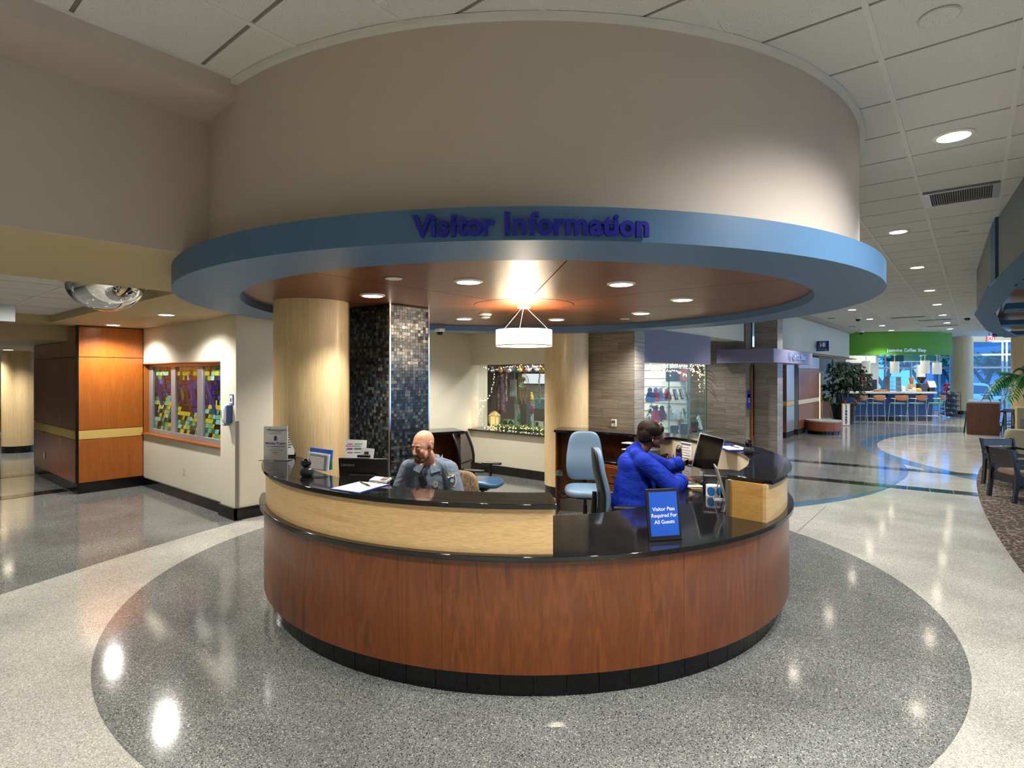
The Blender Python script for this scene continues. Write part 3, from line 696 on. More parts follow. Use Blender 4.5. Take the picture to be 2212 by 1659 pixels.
# ================================================================== MOSAIC PILLAR
pil = thing('mosaic_pillar', 'square pillar clad in small dark blue glass mosaic behind the security desk', 'pillar', (0, 0, 0))
MB().bb(-1.66, -0.934, -0.946, -0.44, 0, 2.613).build('core', mat('black_grout', '0b0b0d', .8), pil)
def mosaic_mat():
    m, nt, n, l, b = nodes('glass_mosaic', rough=0.26, spec=0.35, coat=0.08)
    g = n.new('ShaderNodeNewGeometry')
    r = ramp(n, [(0, '0c0e12'), (.22, '12181f'), (.38, '1c2838'), (.54, '2e3e50'), (.66, '221f1c'), (.78, '4a5052'), (.88, '5c5a4c'), (.94, '14171c')], 'CONSTANT'); l.new(g.outputs['Random Per Island'], r.inputs[0])
    v = coords(n, l); rt = n.new('ShaderNodeVectorRotate'); rt.rotation_type = 'EULER_XYZ'; l.new(v, rt.inputs['Vector'])
    mu = n.new('ShaderNodeMath'); mu.operation = 'MULTIPLY'; mu.inputs[1].default_value = 37.0; l.new(g.outputs['Random Per Island'], mu.inputs[0])
    cx = n.new('ShaderNodeCombineXYZ'); l.new(mu.outputs[0], cx.inputs[0]); l.new(mu.outputs[0], cx.inputs[1]); l.new(cx.outputs[0], rt.inputs['Rotation'])
    wv = n.new('ShaderNodeTexWave'); wv.inputs['Scale'].default_value = 40; wv.inputs['Distortion'].default_value = 0.6; l.new(rt.outputs[0], wv.inputs['Vector'])
    r2_ = ramp(n, [(0.45, '000000'), (0.85, 'ffffff')]); l.new(wv.outputs['Fac'], r2_.inputs[0])
    f1 = n.new('ShaderNodeMath'); f1.operation = 'MULTIPLY'; f1.inputs[1].default_value = 7.31; l.new(g.outputs['Random Per Island'], f1.inputs[0])
    f2 = n.new('ShaderNodeMath'); f2.operation = 'FRACT'; l.new(f1.outputs[0], f2.inputs[0]); f3 = n.new('ShaderNodeMath'); f3.operation = 'POWER'; f3.inputs[1].default_value = 2.2; l.new(f2.outputs[0], f3.inputs[0])
    r2 = n.new('ShaderNodeMath'); r2.operation = 'MULTIPLY'; l.new(r2_.outputs[0], r2.inputs[0]); l.new(f3.outputs[0], r2.inputs[1])
    c = mixc(n, l, r2.outputs[0], r.outputs[0], mixc(n, l, 0.28, r.outputs[0], 'b8b4a0'))
    l.new(c, b.inputs['Base Color']); me_ = n.new('ShaderNodeMath'); me_.operation = 'MULTIPLY'; me_.inputs[1].default_value = .35; l.new(r2.outputs[0], me_.inputs[0]); l.new(me_.outputs[0], b.inputs['Metallic']); bump(n, l, b, wv.outputs['Fac'], .12, .003); return m
M_MOS = mosaic_mat()
def mos(face):
    mb = MB(); p, g = 0.0325, 0.0028; rr = random.Random(3)
    if face == 'front': a0, a1 = -1.655, -0.945
    else: a0, a1 = -0.936, -0.450
    na = int((a1 - a0) / p); pa = (a1 - a0) / na
    for j in range(int(2.61 / p)):
        z0 = j * p + g / 2; z1 = z0 + p - g
        for i in range(na):
            u0 = a0 + i * pa + g / 2; u1 = u0 + pa - g; d = 0.006 + rr.uniform(0, .0015); t = rr.uniform(-.0012, .0012)
            if face == 'front': mb.add([(u0, -.946 - d - t, z0), (u1, -.946 - d + t, z0), (u1, -.946 - d + t, z1), (u0, -.946 - d - t, z1), (u0, -.946, z0), (u1, -.946, z0), (u1, -.946, z1), (u0, -.946, z1)], [(0, 1, 2, 3), (4, 5, 1, 0), (5, 6, 2, 1), (6, 7, 3, 2), (7, 4, 0, 3)])
            else: mb.add([(-.934 + d + t, u0, z0), (-.934 + d - t, u1, z0), (-.934 + d - t, u1, z1), (-.934 + d + t, u0, z1), (-.934, u0, z0), (-.934, u1, z0), (-.934, u1, z1), (-.934, u0, z1)], [(0, 1, 2, 3), (4, 5, 1, 0), (5, 6, 2, 1), (6, 7, 3, 2), (7, 4, 0, 3)])
    tag(mb.build('mosaic_tile_field', M_MOS, pil), kind='stuff')
mos('front'); mos('side')
for y in (-0.951, -0.444): MB().bb(-.938, -.922, y - .008, y + .008, 0, 2.613).build('edge_trim', M_CHROME, pil)
# ================================================================== OFFICE CHAIRS
M_VINYL = mat('blue_grey_vinyl', '6b86a0', 0.38)
M_VINYLD = mat('deep_blue_vinyl', '2d5478', 0.35)
def star_base(t, metal, legs=5, r=0.30, a0=0.3):
    MB().cyl((0, 0, 0.075), 0.035, 0.05, 16).build('hub', metal, t, smooth=True)
    for k in range(legs):
        a = a0 + 2 * pi * k / legs; ca, sa = cos(a), sin(a)
        lg = MB().tube([(0.02 * ca, 0.02 * sa, .105), (r * .6 * ca, r * .6 * sa, .09), (r * ca, r * sa, .065)], [.026, .02, .015], 8).build('leg', metal, t, smooth=True)
        MB().at((r * ca, r * sa, .028), (pi / 2, 0, a)).cyl((0, 0, -.022), .028, .044, 14).build('caster', M_BLACK, lg, smooth=True)
def task_chair(label, loc, rz, vinyl=M_VINYL, group='blue-grey vinyl office chairs', lift=0.0):
    t = thing('office_chair', label, 'chair', loc, rz, group); L = lift
    star_base(t, M_CHROME)
    MB().tube([(0, 0, .12), (0, 0, .30), (0, 0, .301), (0, 0, .42 + L)], [.028, .028, .02, .02], 12).build('gas_post', M_BLACK, t, smooth=True)
    MB().bb(-.11, .11, -.1, .16, .42 + L, .47 + L).build('tilt_box', M_BLACK, t, bev=.01)
    MB().tube([(-.1, 0, .445 + L), (-.24, -.02, .44 + L), (-.27, -.02, .43 + L)], .010).build('lever', M_BLACK, t, smooth=True)
    MB().tube([(.1, 0, .445 + L), (.24, -.02, .44 + L), (.27, -.02, .43 + L)], .010).build('lever', M_BLACK, t, smooth=True)
    st = MB(); rings = []
    for z, k in ((.475, .80), (.485, .93), (.51, 1.0), (.545, 1.0), (.565, .94), (.572, .80), (.572, .4)):
        rings.append([(p[0], p[1] - .02, p[2] - max(0, -p[1] - .12) * .22 * (1 if z > .5 else .6)) for p in sring((0, 0, z + L), .25 * k, .245 * k, 32, 3.2)])
    st.loft(rings).build('seat', vinyl, t, smooth=True, sub=1, ang=0)
    def back(d, y0, th, name, m, sc=1.0):
        mb = MB(); rings = []
        H = [(.0, .60), (.02, .80), (.06, .93), (.16, 1.0), (.28, 1.0), (.40, .93), (.50, .86), (.56, .77), (.60, .62), (.615, .40)]
        for h, w in H:
            z = .60 + L + h; cy = y0 + .05 * (h / .6) - .035 * sin(pi * min(1, h / .38)) * .9
            hw = .235 * w * sc; rings.append([(p[0], cy + p[1] + abs(p[0]) ** 2 * -.55, z) for p in sring((0, 0, 0), hw, th * (0.55 + .45 * min(1, w * 1.05)), 28, 2.6)])
        return mb.loft(rings).build(name, m, t, smooth=True, sub=1, ang=0)
    back(0, .235, .040, 'backrest', vinyl); back(0, .272, .018, 'back_shell', M_BLACK, .97)
    MB().tube([(0, .10, .45 + L), (0, .27, .46 + L), (0, .315, .55 + L), (0, .305, .80 + L)], [.03, .03, .03, .022], 8).build('back_stem', M_BLACK, t, smooth=True)
    for s in (-1, 1):
        ar = MB().tube([(s * .16, .03, .455 + L), (s * .275, .03, .455 + L), (s * .315, .03, .50 + L), (s * .315, .03, .70 + L)], [.016, .018, .024, .02], 8).build('arm_post', M_BLACK, t, smooth=True)
        MB().loft([sring((s * .315, y, z + L), a, .018, 14, 2.4, 'y') for y, z, a in ((-.155, .70, .02), (-.14, .705, .04), (-.05, .716, .045), (.10, .72, .042), (.15, .718, .03), (.165, .715, .015))]).build('arm_pad', M_BLACK, ar, smooth=True)
    return t
FAC = lambda dx, dy: atan2(dy, dx) + pi / 2     # rotation that turns local -y to the direction (dx, dy)
task_chair('empty blue-grey office chair facing the entrance, beside the round column', (-0.20, 1.47, 0), FAC(0.55, -0.83), lift=-.03)
task_chair('blue-grey office chair holding the person in the blue jacket', (0.96, 0.36, 0), FAC(0.80, 0.60), lift=.0)
# mesh-backed chair in the desk entrance
t = thing('mesh_office_chair', 'black mesh back office chair with blue seat in the desk entrance', 'chair', (-1.50, 1.02, 0), FAC(0.93, 0.36))
star_base(t, M_BLACK)
MB().tube([(0, 0, .12), (0, 0, .40)], .024, 12).build('gas_post', M_BLACK, t, smooth=True); MB().bb(-.1, .1, -.1, .16, .40, .45).build('tilt_box', M_BLACK, t, bev=.01)
MB().tube([(.1, -.05, .43), (.28, -.07, .42)], .014).build('lever', M_BLACK, t, smooth=True)
rings = [[(p[0], p[1] - .02, p[2] - max(0, -p[1] - .12) * .2) for p in sring((0, 0, z), .25 * k, .25 * k, 32, 3.4)] for z, k in ((.455, .82), (.47, .96), (.50, 1.0), (.525, .97), (.54, .85), (.545, .4))]
MB().loft(rings).build('seat', M_VINYLD, t, smooth=True, sub=1, ang=0)
def bk(u, v):
    w = .235 * (1 - .10 * abs(v - .35)) ; return ((u - .5) * 2 * w, .235 + .09 * v - .05 * sin(pi * v) + .06 * (1 - (2 * u - 1) ** 2) * .6, .60 + .52 * v)
def meshmat():
    m, nt, n, l, b = nodes('black_mesh_fabric', col='2a1d1a', rough=.8)
    v = coords(n, l, (1, 1, 1)); c1 = n.new('ShaderNodeTexChecker'); c1.inputs['Scale'].default_value = 240; l.new(v, c1.inputs[0])
    mr = n.new('ShaderNodeMapRange'); mr.inputs[3].default_value = .55; mr.inputs[4].default_value = 1.0; l.new(c1.outputs['Fac'], mr.inputs[0]); l.new(mr.outputs[0], b.inputs['Alpha']); return m
MB().grid(bk, 12, 12).build('mesh_back', meshmat(), t, smooth=True, ang=0)
fr = [bk(u, 0) for u in (0, .25, .5, .75, 1)] + [bk(1, v) for v in (.2, .4, .6, .8)] + [bk(u, 1) for u in (1, .75, .5, .25, 0)] + [bk(0, v) for v in (.8, .6, .4, .2, 0)]
MB().tube(fr, .02, 8).build('back_frame', M_BLACK, t, smooth=True, ang=60)
MB().tube([bk(0, .3), (0, .30, .72), bk(1, .3)], .012, 6).build('lumbar_bar', M_BLACK, t, smooth=True)
MB().tube([(0, .12, .43), (0, .28, .46), (0, .29, .66)], .028, 8).build('back_stem', M_BLACK, t, smooth=True)
for s in (-1, 1):
    ar = MB().tube([(s * .2, .0, .44), (s * .30, .0, .46), (s * .32, .0, .68)], [.018, .02, .022], 8).build('arm_post', M_BLACK, t, smooth=True)
    MB().loft([sring((s * .32, y, .695), a, .016, 14, 2.6, 'y') for y, a in ((-.15, .02), (-.135, .045), (.1, .045), (.13, .02))]).build('arm_pad', M_BLACK, ar, smooth=True)
# patterned chair of the guard
def camo():
    m, nt, n, l, b = nodes('leaf_pattern_fabric', rough=.85, spec=.2)
    v = coords(n, l, (26, 26, 9)); a = noise(n, l, v, 1.0, 3, .6, 1.5)
    r = ramp(n, [(.3, '3d4a40'), (.42, '6d5440'), (.5, '94785a'), (.58, '45524a'), (.68, 'a3805c')], 'EASE'); l.new(a.outputs[0], r.inputs[0]); l.new(r.outputs[0], b.inputs['Base Color']); return m
M_CAMO = camo()
t = thing('patterned_chair', 'office chair with leaf patterned fabric back behind the guard', 'chair', (-0.02, -1.14, 0), FAC(0.1, -1))
star_base(t, M_BLACK); MB().tube([(0, 0, .12), (0, 0, .44)], .026, 12).build('gas_post', M_BLACK, t, smooth=True)
MB().loft([sring((0, -.02, z), .25 * k, .24 * k, 28, 3.2) for z, k in ((.46, .85), (.475, 1), (.52, 1), (.545, .85), (.55, .4))]).build('seat', M_CAMO, t, smooth=True, sub=1, ang=0)
MB().loft([[(p[0], .27 + p[1] - p[0] ** 2 * .8 + .05 * h, .58 + h) for p in sring((0, 0, 0), .25 * w, .035, 26, 2.6)] for h, w in ((0, .6), (.03, .85), (.12, 1), (.3, 1), (.40, .9), (.455, .72), (.475, .4))]).build('backrest', M_CAMO, t, smooth=True, sub=1, ang=0)
MB().tube([(0, .08, .45), (0, .29, .46), (0, .31, .66)], .026, 8).build('back_stem', M_BLACK, t, smooth=True)
# ================================================================== COFFEE SHOP END OF THE LOBBY (its own axes are turned 39 degrees)
RZ = _th
def cf(px, d, z=0.0):
    p = CAM + (FWD + RGT * ((px - 1106) / 1213.5)) * d; return Vector((p.x, p.y, z))
M_MULL = mat('white_mullion', 'd9dde0', .4)
def tint():
    m = bpy.data.materials.new('blue_tinted_glazing'); m.use_nodes = True; nt = m.node_tree; n, l = nt.nodes, nt.links; n.clear()
    o = n.new('ShaderNodeOutputMaterial'); t = n.new('ShaderNodeBsdfTransparent'); t.inputs[0].default_value = (.42, .72, 1.0, 1)
    g = n.new('ShaderNodeBsdfGlossy'); g.inputs['Roughness'].default_value = .02; mx = n.new('ShaderNodeMixShader'); mx.inputs[0].default_value = .06
    l.new(t.outputs[0], mx.inputs[1]); l.new(g.outputs[0], mx.inputs[2]); l.new(mx.outputs[0], o.inputs[0]); return m
M_TINT = tint()
def clear():
    m = bpy.data.materials.new('thin_clear_pane'); m.use_nodes = True; nt = m.node_tree; n, l = nt.nodes, nt.links; n.clear()
    o = n.new('ShaderNodeOutputMaterial'); t = n.new('ShaderNodeBsdfTransparent'); t.inputs[0].default_value = (.93, .97, .97, 1)
    g = n.new('ShaderNodeBsdfGlossy'); g.inputs['Roughness'].default_value = .01; mx = n.new('ShaderNodeMixShader'); mx.inputs[0].default_value = .05
    l.new(t.outputs[0], mx.inputs[1]); l.new(g.outputs[0], mx.inputs[2]); l.new(mx.outputs[0], o.inputs[0]); return m
M_PANE = clear()
# ---- glazed end wall
def window_wall(name, label, px0, px1, d, verts, hz, z0, z1):
    a, b = cf(px0, d), cf(px1, d); L = (b - a).length
    w = thing(name, label, None, (a.x, a.y, 0), RZ); w['kind'] = 'structure'; del w['label']; w['label'] = label
    us = [0] + [(cf(p, d) - a).length for p in verts] + [L]
    for u in us: MB().bb(u - .035, u + .035, -.04, .04, z0, z1).build('mullion', M_MULL, w)
    zs = [z0] + list(hz) + [z1]
    for z in zs: MB().bb(0, L, -.035, .035, z - .045, z + .045).build('transom', M_MULL, w)
    for i in range(len(us) - 1):
        for j in range(len(zs) - 1): MB().bb(us[i] + .03, us[i + 1] - .03, -.006, .006, zs[j] + .04, zs[j + 1] - .04).build('pane', M_TINT, w)
    return w
window_wall('window_1', 'blue tinted glazed wall behind the coffee bar', 1878, 2057, 27.6, (1912, 1968, 2029), (2.21, 2.75), 0.05, 3.62)
w2_ = window_wall('window_2', 'blue tinted glazed wall past the cream column', 2096, 2230, 27.6, (2150, 2157), (2.24, 2.86), 0.05, 3.50); w2_.rotation_euler[2] = RZ - D(26)
hd_ = cf(2040, 27.55); e = MB().at((hd_.x, hd_.y, 0), (0, 0, RZ)).bb(-.6, 5.5, -.35, .2, 3.48, 3.74); struct(e.build('trim_2', paint('header_paint', 'b5a98c')))
def far_col(px, d, r, label, zt=3.72):
    p = cf(px, d); c = thing('round_column', label, 'column', p, group='round maple columns')
    MB().lathe([(r, .17), (r, zt)], 40).build('shaft', M_COLUMN, c, smooth=True); MB().lathe([(r - .01, 0), (r - .01, .17)], 40).build('base', M_BLACKG, c, smooth=True)
far_col(2076.5, 27.1, .46, 'pale round column between the coffee bar and the far windows')
far_col(2226, 19.0, .50, 'pale round column at the picture edge behind the palm')
# cream end wall with recess and back bar
wl = struct(MB().at(cf(1800, 24.5), (0, 0, RZ)).bb(-1.3, .0, 0, .2, 0, 2.75).build('wall_coffee_left', paint('teal_pier_paint', '2e5c6e'))); wl['label'] = 'teal wall pier beside the coffee shop'
wl = struct(MB().at(cf(1803, 27.3), (0, 0, RZ)).bb(-.3, 1.75, 0, .2, 0, 3.7).build('wall_coffee_back', M_CREAM)); wl['label'] = 'white wall behind the coffee bar'
wl = struct(MB().at(cf(1886, 26.6), (0, 0, RZ)).bb(-.28, .10, -.25, .25, 0, 3.7).build('wall_coffee_pier', M_WHITE)); wl['label'] = 'white pier between the shelves and the windows'
# ---- green curved fascia with its lettering
M_GREEN = paint('leaf_green_paint', '5c9a2e', .5)
gs = thing('green_fascia', 'curved green fascia sign over the coffee bar', 'sign', cf(1956, 23.7), RZ)
half = (cf(2064, 24.0) - cf(1843, 24.0)).length / 2 * 1.045
def fasc(u): return ((u - .5) * 2 * half, .5 * (2 * u - 1) ** 2 - .1)
N = 28
poly = [fasc(i / N) for i in range(N + 1)] + [(p[0], p[1] + .12) for p in [fasc(1 - i / N) for i in range(N + 1)]]
MB().prism(poly, 2.73, 3.695).build('fascia', M_GREEN, gs, smooth=True, ang=30)
M_SL = mat('satin_letter', 'd5dcdc', .3, .5)
wd = 'Jasmine Coffee Shop'; x = -.83
aw = {'J': .085, 'a': .105, 's': .085, 'm': .16, 'i': .058, 'n': .11, 'e': .10, ' ': .07, 'C': .14, 'o': .108, 'f': .075, 'S': .125, 'h': .11, 'p': .11}
sc_ = 1.66 / sum(aw[c] for c in wd)
for c in wd:
    w_ = aw[c] * sc_
    if c != ' ': text(c, 'letter', M_SL, .185, (x + w_ / 2, fasc(.5 + (x + w_ / 2) / 2 / half)[1] - .012, 2.86), (pi / 2, 0, 0), gs, .01, .006, ay='BOTTOM_BASELINE')
    x += w_
pp = cf(1992, 26.0); e = thing('soffit_drop', 'curved teal soffit hanging behind the green fascia', 'soffit', pp, RZ)
MB().prism([(-.85, 0), (.75, 0), (.85, .25), (.75, .9), (-.85, .9)], 2.52, 2.80).build('drop_face', paint('teal_green_paint', '3d7f78'), e); MB().prism([(-.87, -.02), (.77, -.02), (.87, .25), (.77, .9), (-.87, .9)], 2.49, 2.52).build('underside', M_WHITE, e)
pp = cf(1870, 25.4); e = thing('soffit_drop', 'white curved soffit above the shelves of the coffee bar', 'soffit', pp, RZ)
MB().prism([(-.9, 0), (.45, 0), (.68, .3), (.6, 1.0), (-.9, 1.0)], 2.42, 2.75).build('drop_face', M_WHITE, e)
# ---- bar
bar = thing('coffee_bar', 'navy coffee bar counter with white top and black base', 'counter', cf(1945, 22.75), RZ)
bl = (cf(1832, 22.75) - cf(1945, 22.75)).length; br = (cf(2027, 22.75) - cf(1945, 22.75)).length
def arcp(k, off): 
    u = -bl + (bl + br) * k / 16; return (u, off + .12 * (u / br) ** 2)
for nm, off, dep, z0, z1, m in (('front_panel', .12, .5, .17, 1.13, paint('navy_panel', '20406e', .35)), ('base', .16, .45, 0, .17, M_BLACKG), ('top', -.05, .75, 1.13, 1.20, M_WHITE)):
    MB().prism([arcp(k, off) for k in range(17)] + [(arcp(16 - k, off)[0], arcp(16 - k, off)[1] + dep) for k in range(17)], z0, z1).build(nm, m, bar)
for u in (-1.2, -.5, .2, .9): MB().bb(u - .02, u + .02, .02, .13, 1.0, 1.13).build('bracket', M_BLACK, bar)
# ---- bar stools
M_STW = wood('stool_veneer', 'a5683a', 'b97c48', (4, 4, 9), .4)
def stool():
    t = thing('bar_stool', 'x', 'stool', (0, 0, 0), group='bar stools along the coffee bar')
    for sx in (-1, 1):
        MB().tube([(sx * .25, -.24, .0), (sx * .235, -.20, .70), (sx * .23, -.235, 1.0)], .014, 8).build('leg', M_SILVER, t, smooth=True)
        MB().tube([(sx * .25, .22, .0), (sx * .21, .16, .76)], .014, 8).build('leg', M_SILVER, t, smooth=True)
        MB().tube([(sx * .243, -.23, .28), (sx * .235, .20, .28)], .009, 6).build('footrest', M_SILVER, t, smooth=True)
        MB().loft([sring((sx * .245, y, .97 + .02 * y), .022, .012, 10, 2.4, 'y') for y in (-.27, -.2, -.05, 0)]).build('arm_cap', M_WHITE, t, smooth=True)
    MB().tube([(-.243, -.22, .30), (.243, -.22, .30)], .009, 6).build('footrest', M_SILVER, t, smooth=True)
    MB().loft([sring((0, -.01, z), .235 * k, .21 * k, 20, 3.5) for z, k in ((.745, .9), (.755, 1), (.785, 1), (.795, .9))]).build('seat', mat('teal_vinyl_seat', '5f8590', .4), t, smooth=True)
    def bk(u, v): return ((u - .5) * .50 * (1 - .1 * (1 - v)), -.245 - .06 * (1 - (2 * u - 1) ** 2), .88 + .22 * v - .06 * (1 - v) * (2 * u - 1) ** 2 * -1 - .02 * (2 * u - 1) ** 2)
    MB().grid(bk, 10, 5).build('backrest', M_STW, t, smooth=True, ang=0, solid=.014)
    return t
s0 = stool()
lab = ('behind the leafy potted plant', 'second from the potted plant', 'third from the potted plant', 'second from the snack rack', 'nearest the snack rack, turned slightly outward')
for k, (px, d, tw) in enumerate(((1852, 22.0, 0), (1890, 22.05, .05), (1939.5, 22.0, -.1), (1979, 22.05, .12), (2021, 22.1, .55))):
    if k == 0: s0.location = cf(px, d); s0.rotation_euler = (0, 0, RZ + tw); s0['label'] = 'wooden back bar stool ' + lab[0]
    else: copy_tree(s0, cf(px, d), RZ + tw, 'wooden back bar stool ' + lab[k])
# ---- pendant lamps over the bar
plab = ('first pendant from the plant', 'second pendant from the plant', 'lowest pendant, furthest back', 'middle pendant over the coffee grinder', 'pendant nearest the snack rack')
for k, (px, y0, y1, d) in enumerate(((1870.5, 780, 807, 24.6), (1932.5, 781, 806.5, 24.5), (1989, 788, 817, 25.4), (1998, 779, 807, 24.5), (2024, 783, 808.5, 24.6))):
    zt, zb = 1.918 + (808.1 - y0) * mm(d), 1.918 + (808.1 - y1) * mm(d)
    t = thing('bar_pendant', 'white cylinder lamp over the bar, ' + plab[k], 'lamp', cf(px, d, zt), group='pendant lamps over the coffee bar')
    MB().sector(.165, .17, zb - zt, 0, 0, 2 * pi, 28).build('shade', mat('bar_pendant_shade', 'f2f2ea', .7, emit=.10, ecol='fff8ea'), t, smooth=True, ang=30)
    MB().tube([(0, 0, -.05), (0, 0, 3.70 - zt)], .012, 6).build('stem', M_WHITE, t); MB().cyl((0, 0, 2.73 - zt), .07, .02, 16).build('ceiling_cup', M_WHITE, t)
    MB().cyl((0, 0, zb - zt + .03), .15, .005, 20).build('diffuser', mat('bar_diffuser', 'fff4e0', .8, emit=.6, ecol='fff0d2'), t)
for px, d in ((1880, 24.6), (1940, 24.6), (2000, 24.8)): spot('bar_lamp', cf(px, d, 3.5), 34, 140, .7, WHITE, .1)
spot('fascia_wash', cf(1935, 21.6, 3.66), 40, 90, .8, (1, .95, .7), .08, rot=(D(38), 0, RZ + pi))
# ---- things on the bar
def on_bar(px, d=22.95): return cf(px, d, 1.20)
t = thing('pastry_case', 'clear acrylic pastry case with shelves on the bar', 'display case', on_bar(1929, 23.0), RZ)
w_ = .22; h_ = .62
MB().bb(-w_ - .015, -w_, -.15, .15, 0, h_).build('side_panel', M_SILVER, t); MB().bb(w_, w_ + .015, -.15, .15, 0, h_).build('side_panel', M_SILVER, t)
for k in range(4): MB().bb(-w_, w_, -.15, .15, .02 + .19 * k, .035 + .19 * k).build('shelf', M_WHITE, t)
MB().bb(-w_, w_, .14, .15, .03, h_).build('back_pane', M_PANE, t); MB().bb(-w_, w_, -.15, -.145, .03, h_).build('front_pane', M_PANE, t)
t = thing('coffee_grinder', 'dark coffee bean grinder standing on the bar', 'grinder', on_bar(1991, 23.1), RZ)
MB().bb(-.16, .16, -.12, .12, .0, .34).build('body', mat('grinder_grey', '3a3d42', .35), t, bev=.02); MB().lathe([(.04, .34), (.05, .40), (.16, .56), (.165, .60), (0, .60)], 20).build('hopper', mat('bean_hopper', '2a1a12', .25), t, smooth=True); MB().cyl((0, 0, .60), .12, .05, 18).build('lid', M_WHITE, t)
t = thing('register', 'white screen and till at the end of the bar', 'register', on_bar(2010, 23.1), RZ)
MB().bb(-.12, .12, -.1, .1, 0, .16).build('body', M_BLACK, t, bev=.01); MB().at((.02, -.05, .3), (D(-25), 0, 0)).bb(-.15, .15, -.015, .015, -.14, .14).build('screen', mat('till_screen', 'dfe8f2', .3), t)
t = thing('menu_card', 'small white menu card standing on the bar', 'sign', on_bar(1952, 22.8), RZ); MB().at((0, 0, .12), (D(-12), 0, 0)).bb(-.07, .07, -.006, .006, -.12, .13).build('card', M_PAPER, t); MB().bb(-.07, .07, -.03, .05, 0, .01).build('foot', M_ACRYL, t)
t = thing('tent_sign', 'small wooden A-frame sign on the bar', 'sign', on_bar(1969, 23.2), RZ + .15)
for s in (-1, 1): MB().at((s * .05, 0, .44), (0, s * D(14), 0)).bb(-.012, .012, -.05, .05, -.14, .14).build('leg', M_STW, t)
MB().bb(-.12, .12, -.1, .1, 0, .30).build('stand_box', M_MAPLE, t)
for k, (px, h, r, m, lb) in enumerate(((1965, .12, .07, M_WHITE, 'white cup stack beside the tent sign'), (1975, .12, .07, M_WHITE, 'white bowl of sugar packets on the bar'), (2004, .42, .06, mat('lid_red', 'b03a58', .5), 'bright lid dispenser behind the grinder'), (1984, .10, .11, mat('fruit_yellow', 'c9a23a', .5), 'yellow fruit dish beside the grinder'))):
    t = thing('counter_pot', lb, 'container', on_bar(px, 23.0 if k < 2 or k == 3 else 23.4), RZ); MB().lathe([(r * .8, 0), (r, h * .2), (r, h * .85), (r * .9, h)], 16).build('body', m, t, smooth=True); MB().lathe([(r * 1.02, h), (r * .5, h + .04), (0, h + .05)], 16).build('lid', M_ACRYL if k == 0 else m, t, smooth=True)
t = thing('food_tray', 'flat wooden tray of baked goods on the bar', 'tray', on_bar(1902, 22.9), RZ); MB().bb(-.3, .3, -.15, .15, 0, .03).build('board', M_MAPLE, t)
for k in range(6): MB().ball((-.24 + .09 * k, 0, .06), (.04, .06, .035), 10, 6).build('bun', mat('bun_brown', 'b8864a', .6), t, smooth=True)
t = thing('menu_monitor', 'dark display panel at the back of the bar', 'screen', cf(1884, 24.8, 1.20), RZ); MB().bb(-.2, .2, -.03, .03, .05, .48).build('panel', mat('dark_screen', '33363a', .3), t, bev=.01); MB().bb(-.08, .08, -.08, .08, 0, .06).build('foot', M_BLACK, t)
t = thing('back_shelf', 'wooden back bar shelves with jars beneath the white soffit', 'shelf', cf(1865, 26.4), RZ)
MB().bb(-.36, .40, .0, .25, 0.0, 2.35).build('case', mat('shelf_brown', '6e452c', .6), t)
for k in range(3): MB().bb(-.34, .38, -.10, .0, 1.25 + .33 * k, 1.28 + .33 * k).build('shelf_board', M_STW, t)
cols = ('b0504a', 'c9b48a', '5a7a4a', '3f6fa8', 'd8d4c8')
for k in range(12):
    p = cf(1865, 26.4) + RGT * (-.28 + .17 * (k % 4)) + FWD * -.05
    j = thing('shelf_jar', 'small jar on the back bar shelves, ' + ('lower', 'middle', 'upper')[k // 4] + ' board, ' + ('first', 'second', 'third', 'last')[k % 4] + ' from the plant', 'jar', (p.x, p.y, 1.28 + .33 * (k // 4)), group='jars on the back bar shelves')
    MB().lathe([(.045, 0), (.05, .02), (.05, .13), (.03, .16)], 12).build('body', mat('jar_' + cols[k % 5], cols[k % 5], .4), j, smooth=True); MB().cyl((0, 0, .16), .035, .02, 12).build('lid', M_BLACK, j)
t = thing('menu_poster', 'blue and white poster on the wall behind the potted plant', 'poster', cf(1849, 27.2, 2.05), RZ); MB().bb(-.16, .16, -.02, 0, -.25, .25).build('sheet', mat('poster_blue', '7f9fd0', .6), t); MB().bb(-.1, .1, -.024, -.02, -.1, .15).build('print', M_PAPER, t)
# ---- hanging coffee emblem sign
t = thing('emblem_sign', 'square grey hanging sign with dark round emblem above the potted plant', 'sign', cf(1822.5, 22.4, 2.0), RZ)
MB().bb(-.235, .235, -.02, .02, 0, .40).build('board', mat('sign_warm_grey', '77706a', .6), t, bev=.004); MB().tube([(-.5, .02, .38), (-.235, .0, .38)], .01).build('bracket', M_BLACK, t)
em = mat('emblem_black', '1c2022', .6)
MB().at((0, -.022, .20), (pi / 2, 0, 0)).sector(.13, .165, 0, .004, 0, 2 * pi, 36).build('emblem_ring', em, t); MB().at((0, -.022, .20), (pi / 2, 0, 0)).cyl((0, 0, 0), .125, .003, 32).build('emblem_disc', em, t)
MB().at((0, -.026, .20), (pi / 2, 0, 0)).prism([(.06 * cos(D(90 + 36 * k)) * (1 if k % 2 == 0 else .45), .03 + .06 * sin(D(90 + 36 * k)) * (1 if k % 2 == 0 else .45)) for k in range(10)], 0, .003).build('emblem_star', mat('emblem_pale', '8c8984', .6), t)
for k in range(5): MB().at((0, -.026, .20), (pi / 2, 0, 0)).bb(-.06 + .03 * k - .006, -.06 + .03 * k + .006, -.10, -.02 - .01 * abs(k - 2), 0, .003).build('emblem_bar', MATS['emblem_pale'], t)
